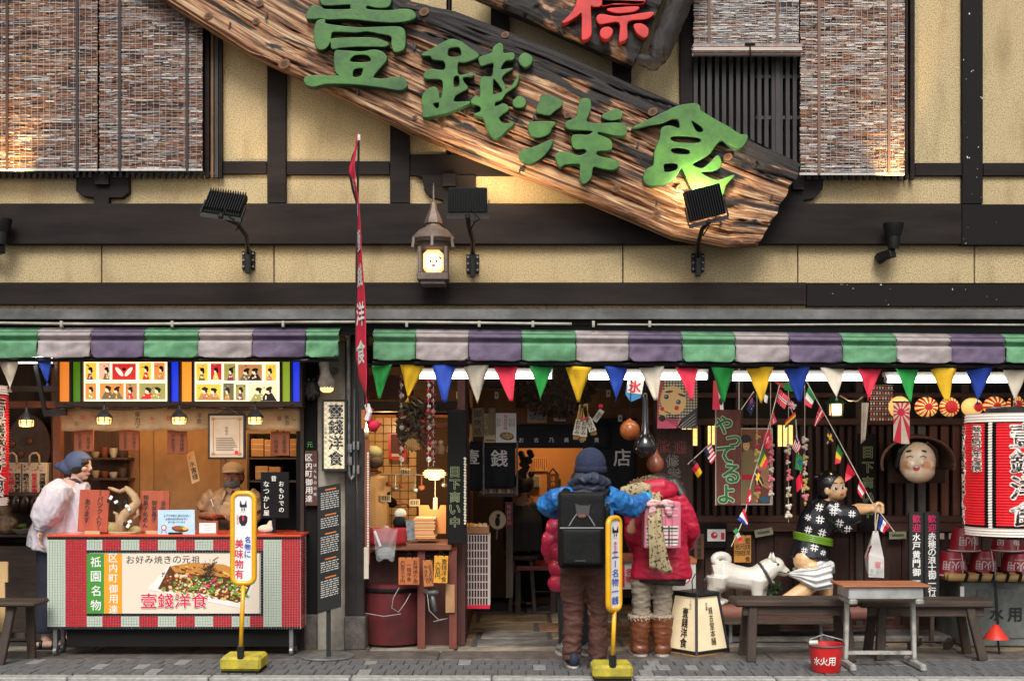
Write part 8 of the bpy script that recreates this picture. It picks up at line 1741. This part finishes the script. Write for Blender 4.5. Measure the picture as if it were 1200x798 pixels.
BEI=wrinkled('beige trousers',(.33,.27,.2),(.22,.175,.13),5,.8,12,(1,1,3),.8);m=MB()
for x in (752,777):p_,r_=puff([P(x,672),P(x-.5,700),P(x-.5,730)],[.088,.075,.066],7,.07);m.tube(p_,r_,14)
fold(blob(m,.008,1),.01,(8,8,22),3.).build('trousers',BEI,wo_,smooth=True);BOOT=mat('brown leather boots',(.20,.06,.022),.4,(.1,.03,.012),7,bump=.3,bscale=20,coat=.2)
for x,dx in ((750,-.14),(776,.06)):
 m=MB();x_=P(x,740).x;m.tube([(x_,WYp,.3),(x_,WYp,.2),(x_,WYp-.005,.1),(x_+dx*.1,WYp+.02,.05)],[.088,.08,.065,.06],14);d=Vector((dx,1,0)).normalized();M0=Matrix((d,Vector((-d.y,d.x,0)),Vector((0,0,1)))).transposed();m.ball(Vector((x_,WYp,.045))+d*.07,(.14,.058,.05),12,0,M0);m.ball(Vector((x_,WYp-.02,.05)),(.07,.058,.055),12)
 b_=fold(blob(m,.008,2),.006,(9,9,20),6.);b_.v=[(v[0],v[1],max(.01,v[2])) for v in b_.v];bo=b_.build('boot',BOOT,wo_,smooth=True);q=MB();rr=random.Random(x)
 for _ in range(420):a=rr.uniform(0,6.28);p=Vector((x_+.08*math.cos(a),WYp+.08*math.sin(a),.3+rr.uniform(-.015,.012)));q.bar(p,p+Vector((.004*math.cos(a)+rr.gauss(0,.004),.004*math.sin(a)+rr.gauss(0,.004),rr.uniform(-.018,.018))),.006,.004)
 q.lathe([(.08,.285),(.088,.3),(.08,.315)],(x_,WYp,0),16,closed=False);q.build('fur_cuff',mat('cream fur',(.42,.35,.26),.9),bo,kind='stuff');q=MB();q.lathe([(0,0),(1,0),(1,.016),(0,.016)],(0,0,0),18);q.v=[tuple(Vector((x_,WYp,0))+d*.055+M0@Vector((v[0]*.15,v[1]*.063,v[2]))) for v in q.v];q.build('sole',SOLE,bo)
# --- companion in the pink puffer jacket behind the man
CY_=-.26;cp=thing('person','companion in a deep pink quilted puffer jacket, mostly hidden behind the man in blue','person',(X(672,CY_),CY_,0),'people at the shop');P=lambda x,y,dy=0:W(x,y,CY_+dy)
m=MB();hc=P(684,568);head(m,hc,(.1,1,-.2),.096);m.tube([P(682,590),P(676,640),P(674,685)],[.09,.1,.11],12,flat=1.2)
for x in (663,687):m.tube([P(x,680),P(x,720),(P(x,700).x,CY_,.08)],[.07,.05,.04],8)
m.tube([P(660,605),P(645,640),P(655,652,.2)],[.045,.04,.03],8);hand(m,P(656,652,.22),(.5,.8,.1),(.6,-.3,0),.9,.6,-1);m.tube([P(702,605),P(712,640),P(700,652,.2)],[.045,.04,.03],8);hand(m,P(700,652,.22),(-.5,.8,.1),(-.6,-.3,0),.9,.6,1)
blob(m,.008,2).build('body',SKN,cp,smooth=True);PF=wrinkled('deep pink puffer nylon',(.42,.012,.055),(.3,.006,.035),5,.5,16,rough=.38,spec=.6)
m=MB();p_,r_=puff([P(676,692),P(676,650),P(680,610),P(683,590)],[.185,.175,.16,.09],7,.16);m.tube(p_,r_,22,flat=1.25)
for pts in ([P(664,600),P(652,618),P(644,640,.02),P(648,652,.1),P(656,655,.2)],[P(700,600),P(708,618),P(714,640,.02),P(706,652,.15)]):p_,r_=puff(pts,[.085,.085,.08,.075,.06][:len(pts)],6,.2);m.tube(p_,r_,14)
blob(m,.009,2).build('puffer_jacket',PF,cp,smooth=True);m=MB();m.ball(hc+Vector((0,-.02,.03)),(.106,.112,.105),18);m.ball(hc+Vector((0,-.06,-.08)),(.09,.06,.1),12);blob(m,.01,3).build('hair',HAIRB,cp,smooth=True)
m=MB();
for x in (663,687):m.tube([P(x,686),P(x,720),(P(x,720).x,CY_,.07)],[.08,.062,.055],12)
blob(m,.01,3).build('trousers',mat('black trousers',(.012,.012,.014),.8),cp,smooth=True);GS=mat('grey trainers',(.3,.29,.28),.6,(.1,.1,.1),18,(1,1,3),.5,.55)
shoes(cp,P(660,750).x,0,CY_-.02,(-.2,1,0),GS,SOLE,.25);shoes(cp,P(688,750).x,0,CY_-.04,(-.4,1,0),GS,SOLE,.25)
# --- cook behind the food counter
KY=.36;ck=thing('person','cook in a beige shirt, cap and grey face mask behind the food counter','person',(X(271,KY),KY,0),'people at work in the shop');P=lambda x,y,dy=0:W(x,y,KY+dy)
m=MB();hc=P(273,559);head(m,hc,(.0,-1,-.08),.096);m.tube([P(272,580),P(270,610),P(270,650)],[.09,.1,.11],12,flat=1.3)
for x in (262,278):m.tube([P(x,645),P(x,700),(P(x,700).x,KY,.05)],[.075,.055,.045],8)
m.tube([P(248,583),P(238,604),P(252,604,-.2)],[.05,.044,.032],10);hand(m,P(254,603,-.22),(.8,-.4,.0),(0,-.2,-1),.95,.7,1);m.tube([P(295,583),P(302,606),P(292,618,-.18)],[.05,.044,.032],10);hand(m,P(291,619,-.2),(-.8,-.4,-.2),(0,-.2,-1),.95,.7,-1)
for x in (262,278):m.ball((P(x,700).x,KY-.06,.04),(.045,.11,.04),10)
bb=blob(m,.007,2);bb.build('body',SKND,ck,smooth=True);S=Skin(bb);L=MB()
for x in (268.4,278):S.disc(L,x,555.5,2.0,.8,0);S.line(L,(x-2.4,552.4),(x+2.4,552.0),.9,0)
L.build('eyes',[BLACK],ck)
SH=wrinkled('beige polo cloth',(.33,.215,.125),(.24,.15,.08),4,.5,10);m=MB();m.tube([P(270,632),P(270,605),P(271,585),P(272,573)],[.12,.125,.115,.06],18,flat=1.55);m.tube([P(253,578),P(244,588),P(239,598)],[.075,.075,.07],12);m.tube([P(290,578),P(298,588),P(302,599)],[.075,.075,.07],12);fold(blob(m,.009,3),.012,(9,9,8),1.).build('polo_shirt',SH,ck,smooth=True)
m=MB();
for s in (-1,1):m.prism([(273,573),(273+s*7,571),(273+s*8.5,574),(273+s*3,579)],KY-.105,.01)
m.build('collar',SH,ck);APR=mat('beige apron cloth',(.36,.25,.15),.85,(.3,.2,.11),5);m=MB();m.grid(lambda u,v:P(258+27*u-3*v+6*u*v,588+18*v,-.135-.02*math.sin(u*3.1)),8,4);m.build('apron_bib',APR,ck,smooth=True,sol=.004);m=MB();m.tube([P(270,603),P(270,660)],[.13,.14],16,flat=1.5);m.build('apron',mat('dark brown apron',(.045,.025,.018),.85),ck,smooth=True)
for x0,x1 in ((259,263),(284,281)):MB().tube([P(x0,590,-.145),P(x1,577,-.12),P(x1,572,-.02)],.016,6,flat=.4).build('apron_strap',APR,ck,smooth=True)
m=MB();m.ball(hc+Vector((0,-.0,.05)),(.094,.104,.08),18);m.ball(hc+Vector((0,-.10,.042)),(.075,.055,.01),12);cb=blob(m,.008,3);cb.v=[(v[0],v[1],max(v[2],hc.z+.033)) for v in cb.v];cb.build('cap',mat('beige cap cloth',(.26,.2,.14),.85),ck,smooth=True);m=MB();m.ball(hc+Vector((0,-.045,-.052)),(.07,.066,.052),16);m.build('face_mask',mat('grey green mask',(.14,.17,.15),.8,bump=.2,bscale=40,col2=(.1,.125,.115)),ck,smooth=True)
m=MB();m.ball(hc+Vector((0,.035,.0)),(.09,.085,.08),14);m.build('hair',HAIRB,ck,smooth=True);MB().tube([W(254,601,KY-.3),W(250,593,KY-.31),W(247,585,KY-.3)],.007,5).build('spatula_handle',STEEL,ck)
# --- woman in the white smock
SY_=.02;sw_=thing('person','woman in a white puff sleeved smock and blue headscarf beside the tiled counter','person',(X(62,SY_),SY_,0),'people at work in the shop');P=lambda x,y,dy=0:W(x,y,SY_+dy)
m=MB();hc=P(94,546);head(m,hc,(1,-.25,-.05),.09);m.tube([P(86,562),P(80,590),P(66,645)],[.075,.1,.11],12)
m.tube([P(62,640),P(58,700),(P(54,700).x,SY_,.06)],[.08,.055,.04],8);m.tube([P(74,640,.1),P(74,700,.12),(P(76,700).x,SY_+.12,.06)],[.08,.055,.04],8);m.ball((P(56,700).x,SY_-.01,.035),(.12,.045,.03),10);m.ball((P(78,700).x,SY_+.12,.035),(.12,.045,.03),10)
m.tube([P(76,570,-.13),P(58,600,-.18),P(47,621,-.2)],[.05,.04,.028],10);hand(m,P(47,622,-.2),(.05,-.1,-1),(1,0,0),.9,.45,1);m.tube([P(84,570,.13),P(96,600,.16),P(112,612,.05)],[.05,.04,.028],10);hand(m,P(113,612,.04),(.9,-.1,0),(0,0,-1),.9,.4,1)
bb=blob(m,.007,2);bb.build('body',SKNP,sw_,smooth=True);S=Skin(bb);L=MB()
S.disc(L,101.2,546.2,1.5,.7,0,rot=10);S.line(L,(98.5,543.2),(103,542.8),.7,0);S.disc(L,104,553,1.3,.8,1)
L.build('eyes_and_lips',[BLACK,mat('lip red',(.4,.06,.06),.5)],sw_)
SMK=wrinkled('white smock cotton',(.58,.55,.60),(.46,.42,.48),2.5,.9,7,(1,1,1),.8)
m=MB();m.tube([P(56,644),P(62,620),P(72,595),P(80,575),P(87,564)],[.17,.165,.15,.12,.06],18);m.tube([P(92,566),P(95,590),P(93,625)],[.07,.1,.11],14)
m.tube([P(76,570,-.09),P(66,580,-.15),P(56,598,-.18),P(50,610,-.19),P(47,619,-.2)],[.085,.11,.115,.095,.045],16);m.tube([P(84,570,.1),P(93,588,.15),P(105,606,.12)],[.085,.11,.06],14)
sb=fold(blob(m,.008,2),.012,(13,13,7),4.)
for i,v in enumerate(sb.v):v=Vector(v);q=noise.noise(Vector((v.x*8,v.y*8,v.z*4)))*.01+noise.noise(Vector((v.x*22,v.y*22,v.z*9)))*.007;d=(v-P(72,600));d.z=0;sb.v[i]=tuple(v+d.normalized()*q)
sb.build('smock',SMK,sw_,smooth=True);m=MB();m.tube([P(47.5,617,-.2),P(46.5,621.5,-.2)],[.045,.04],12);m.build('cuff',SMK,sw_,smooth=True);m=MB();m.tube([P(80,563,-.05),P(88,562,-.06),P(94,566,-.05)],.014,6);m.build('neckline',mat('dark neckband',(.03,.03,.04),.8),sw_,smooth=True)
NAVT=mat('navy work trousers',(.012,.014,.028),.85,(.02,.022,.04),8,bump=.3,bscale=12);m=MB();m.tube([P(61,638),P(57,690),P(54,730),(P(54,700).x,SY_,.13)],[.12,.095,.085,.08],14);m.tube([P(74,638,.1),P(74,690,.12),(P(75,700).x,SY_+.12,.13)],[.12,.09,.08],14);blob(m,.01,3).build('trousers',NAVT,sw_,smooth=True)
for x,dy in ((56,-.01),(78,.12)):
 m=MB();c=Vector((P(x,700).x+.01,SY_+dy,0));m.lathe([(0,0),(1,0),(1,.018),(0,.02)],(0,0,0),18);m.v=[tuple(c+Vector((v[0]*.135,v[1]*.05,v[2]))) for v in m.v];o=m.build('sandal',BLACK,sw_);
 for dx in (-.05,.05):q=MB();q.tube([c+Vector((dx,-.05,.015)),c+Vector((dx,-.03,.065)),c+Vector((dx,.03,.065)),c+Vector((dx,.05,.015))],.014,6);q.build('strap',BLACK,o,smooth=True)
m=MB();m.ball(hc+Vector((-.015,0,.03)),(.108,.09,.092),18);m.ball(hc+Vector((-.09,0,-.005)),(.085,.06,.06),14);m.ball(hc+Vector((-.15,0,-.0)),(.06,.03,.03),10);kb=blob(m,.008,4);keep=MB();vs=[Vector(v) for v in kb.v]
for f_ in kb.f:
 c_=sum((vs[i] for i in f_),Vector())/len(f_)-hc
 if not (c_.x>.035 and c_.z<.05):keep.f.append(f_);keep.m.append(0)
keep.v=kb.v;keep.build('headscarf',mat('blue headscarf',(.045,.075,.17),.8,(.08,.11,.2),6,bump=.3,bscale=12),sw_,smooth=True,sol=.006);m=MB();m.ball(hc+Vector((-.005,0,.0)),(.09,.086,.075),16);m.ball(hc+Vector((.0,-.04,.03)),(.085,.045,.04),12);m.build('hair',HAIRB,sw_,smooth=True)
# --- kitchen worker, and a seated guest in the dim room
QY=1.05;kw=thing('person','kitchen worker in a cream shirt and grey cap half hidden behind the post','person',(X(436,QY),QY,0),'people at work in the shop');P=lambda x,y,dy=0:W(x,y,QY+dy)
m=MB();hc=P(436,537);head(m,hc,(.9,.5,-.2),.09);m.tube([P(434,552),P(434,600),P(434,640)],[.08,.1,.11],12,flat=1.2);m.tube([P(445,560),P(451,583),P(462,590,.1)],[.045,.04,.03],8);hand(m,P(463,590,.1),(.9,.3,0),(0,0,-1),.9,.6,1);m.tube([P(422,560),P(418,585),P(424,600,.1)],[.045,.04,.03],8)
for x in (428,440):m.tube([P(x,640),P(x,690),(P(x,690).x,QY,.03)],[.07,.05,.045],8)
blob(m,.008,2).build('body',SKND,kw,smooth=True);CRM=wrinkled('cream shirt cloth',(.55,.38,.2),(.45,.3,.15),4,.4,9);m=MB();m.tube([P(434,640),P(434,600),P(435,570),P(436,552)],[.13,.13,.12,.06],16,flat=1.25);m.tube([P(444,560),P(448,570),P(450.5,578)],[.075,.07,.065],12);m.tube([P(424,560),P(419,575)],[.07,.065],10);blob(m,.01,3).build('shirt',CRM,kw,smooth=True)
m=MB();m.tube([P(450.5,577),P(452,585),P(461,590,.1)],[.05,.05,.04],10);m.build('dark_sleeve',BLACKM,kw,smooth=True);m=MB();m.ball(hc+Vector((0,0,.045)),(.098,.098,.07),16);m.build('cap',mat('grey green cap',(.16,.17,.11),.85),kw,smooth=True);m=MB();m.ball(hc+Vector((.02,-.02,-.03)),(.085,.085,.06),12);m.build('face_mask',mat('dark mask',(.05,.04,.035),.85),kw,smooth=True);m=MB();m.tube([P(434,630),P(434,690)],[.13,.12],14,flat=1.2);m.build('apron',BLACKM,kw,smooth=True)
GY=2.3;gs=thing('person','dark haired guest sitting in the dim room before the apricot wall','person',(X(612,GY),GY,0));P=lambda x,y,dy=0:W(x,y,GY+dy)
m=MB();hc=P(612,568);head(m,hc,(-.6,.8,-.1),.095);m.tube([P(612,582),P(613,610),P(613,640)],[.08,.11,.12],12,flat=1.3);m.tube([P(600,590),P(597,615),P(604,622,.15)],[.045,.04,.03],8);m.tube([P(625,590),P(629,615),P(622,622,.15)],[.045,.04,.03],8);hand(m,P(604,622,.16),(.4,.9,0),(0,0,-1),.9,.5);hand(m,P(622,622,.16),(-.4,.9,0),(0,0,-1),.9,.5,-1)
for x in (604,620):m.tube([P(x,640),P(x,640,.4),(P(x,640).x,GY+.42,.03)],[.075,.06,.04],8)
blob(m,.01,2).build('body',SKND,gs,smooth=True);m=MB();m.tube([P(613,645),P(613,610),P(612,584)],[.14,.135,.07],14,flat=1.4);m.tube([P(601,590),P(596,615)],[.07,.06],10);m.tube([P(624,590),P(629,615)],[.07,.06],10);blob(m,.012,3).build('jumper',mat('charcoal jumper',(.02,.018,.018),.9),gs,smooth=True);m=MB();m.ball(hc+Vector((0.01,-.02,.02)),(.105,.11,.11),16);m.build('hair',HAIRB,gs,smooth=True);m=MB()
for x in (604,620):m.tube([P(x,640),P(x,640,.4),(P(x,640).x,GY+.42,.06)],[.085,.07,.055],10)
blob(m,.012,3).build('trousers',BLACKM,gs,smooth=True)
t=thing('stool','plain stool under the seated guest','stool',(X(612,GY),GY,0));zs=Z(648,GY);MB().lathe([(.17,0),(.18,.02),(.17,.04)],(X(612,GY),GY+.05,zs-.06),16).build('seat',DARKWOODX,t)
for i in range(4):a=R(45+90*i);MB().bar((X(612,GY)+.12*math.cos(a),GY+.05+.12*math.sin(a),zs-.05),(X(612,GY)+.17*math.cos(a),GY+.05+.17*math.sin(a),0),.035,.035).build('leg',DARKWOOD,t)
bpy.data.objects.remove(_fo)
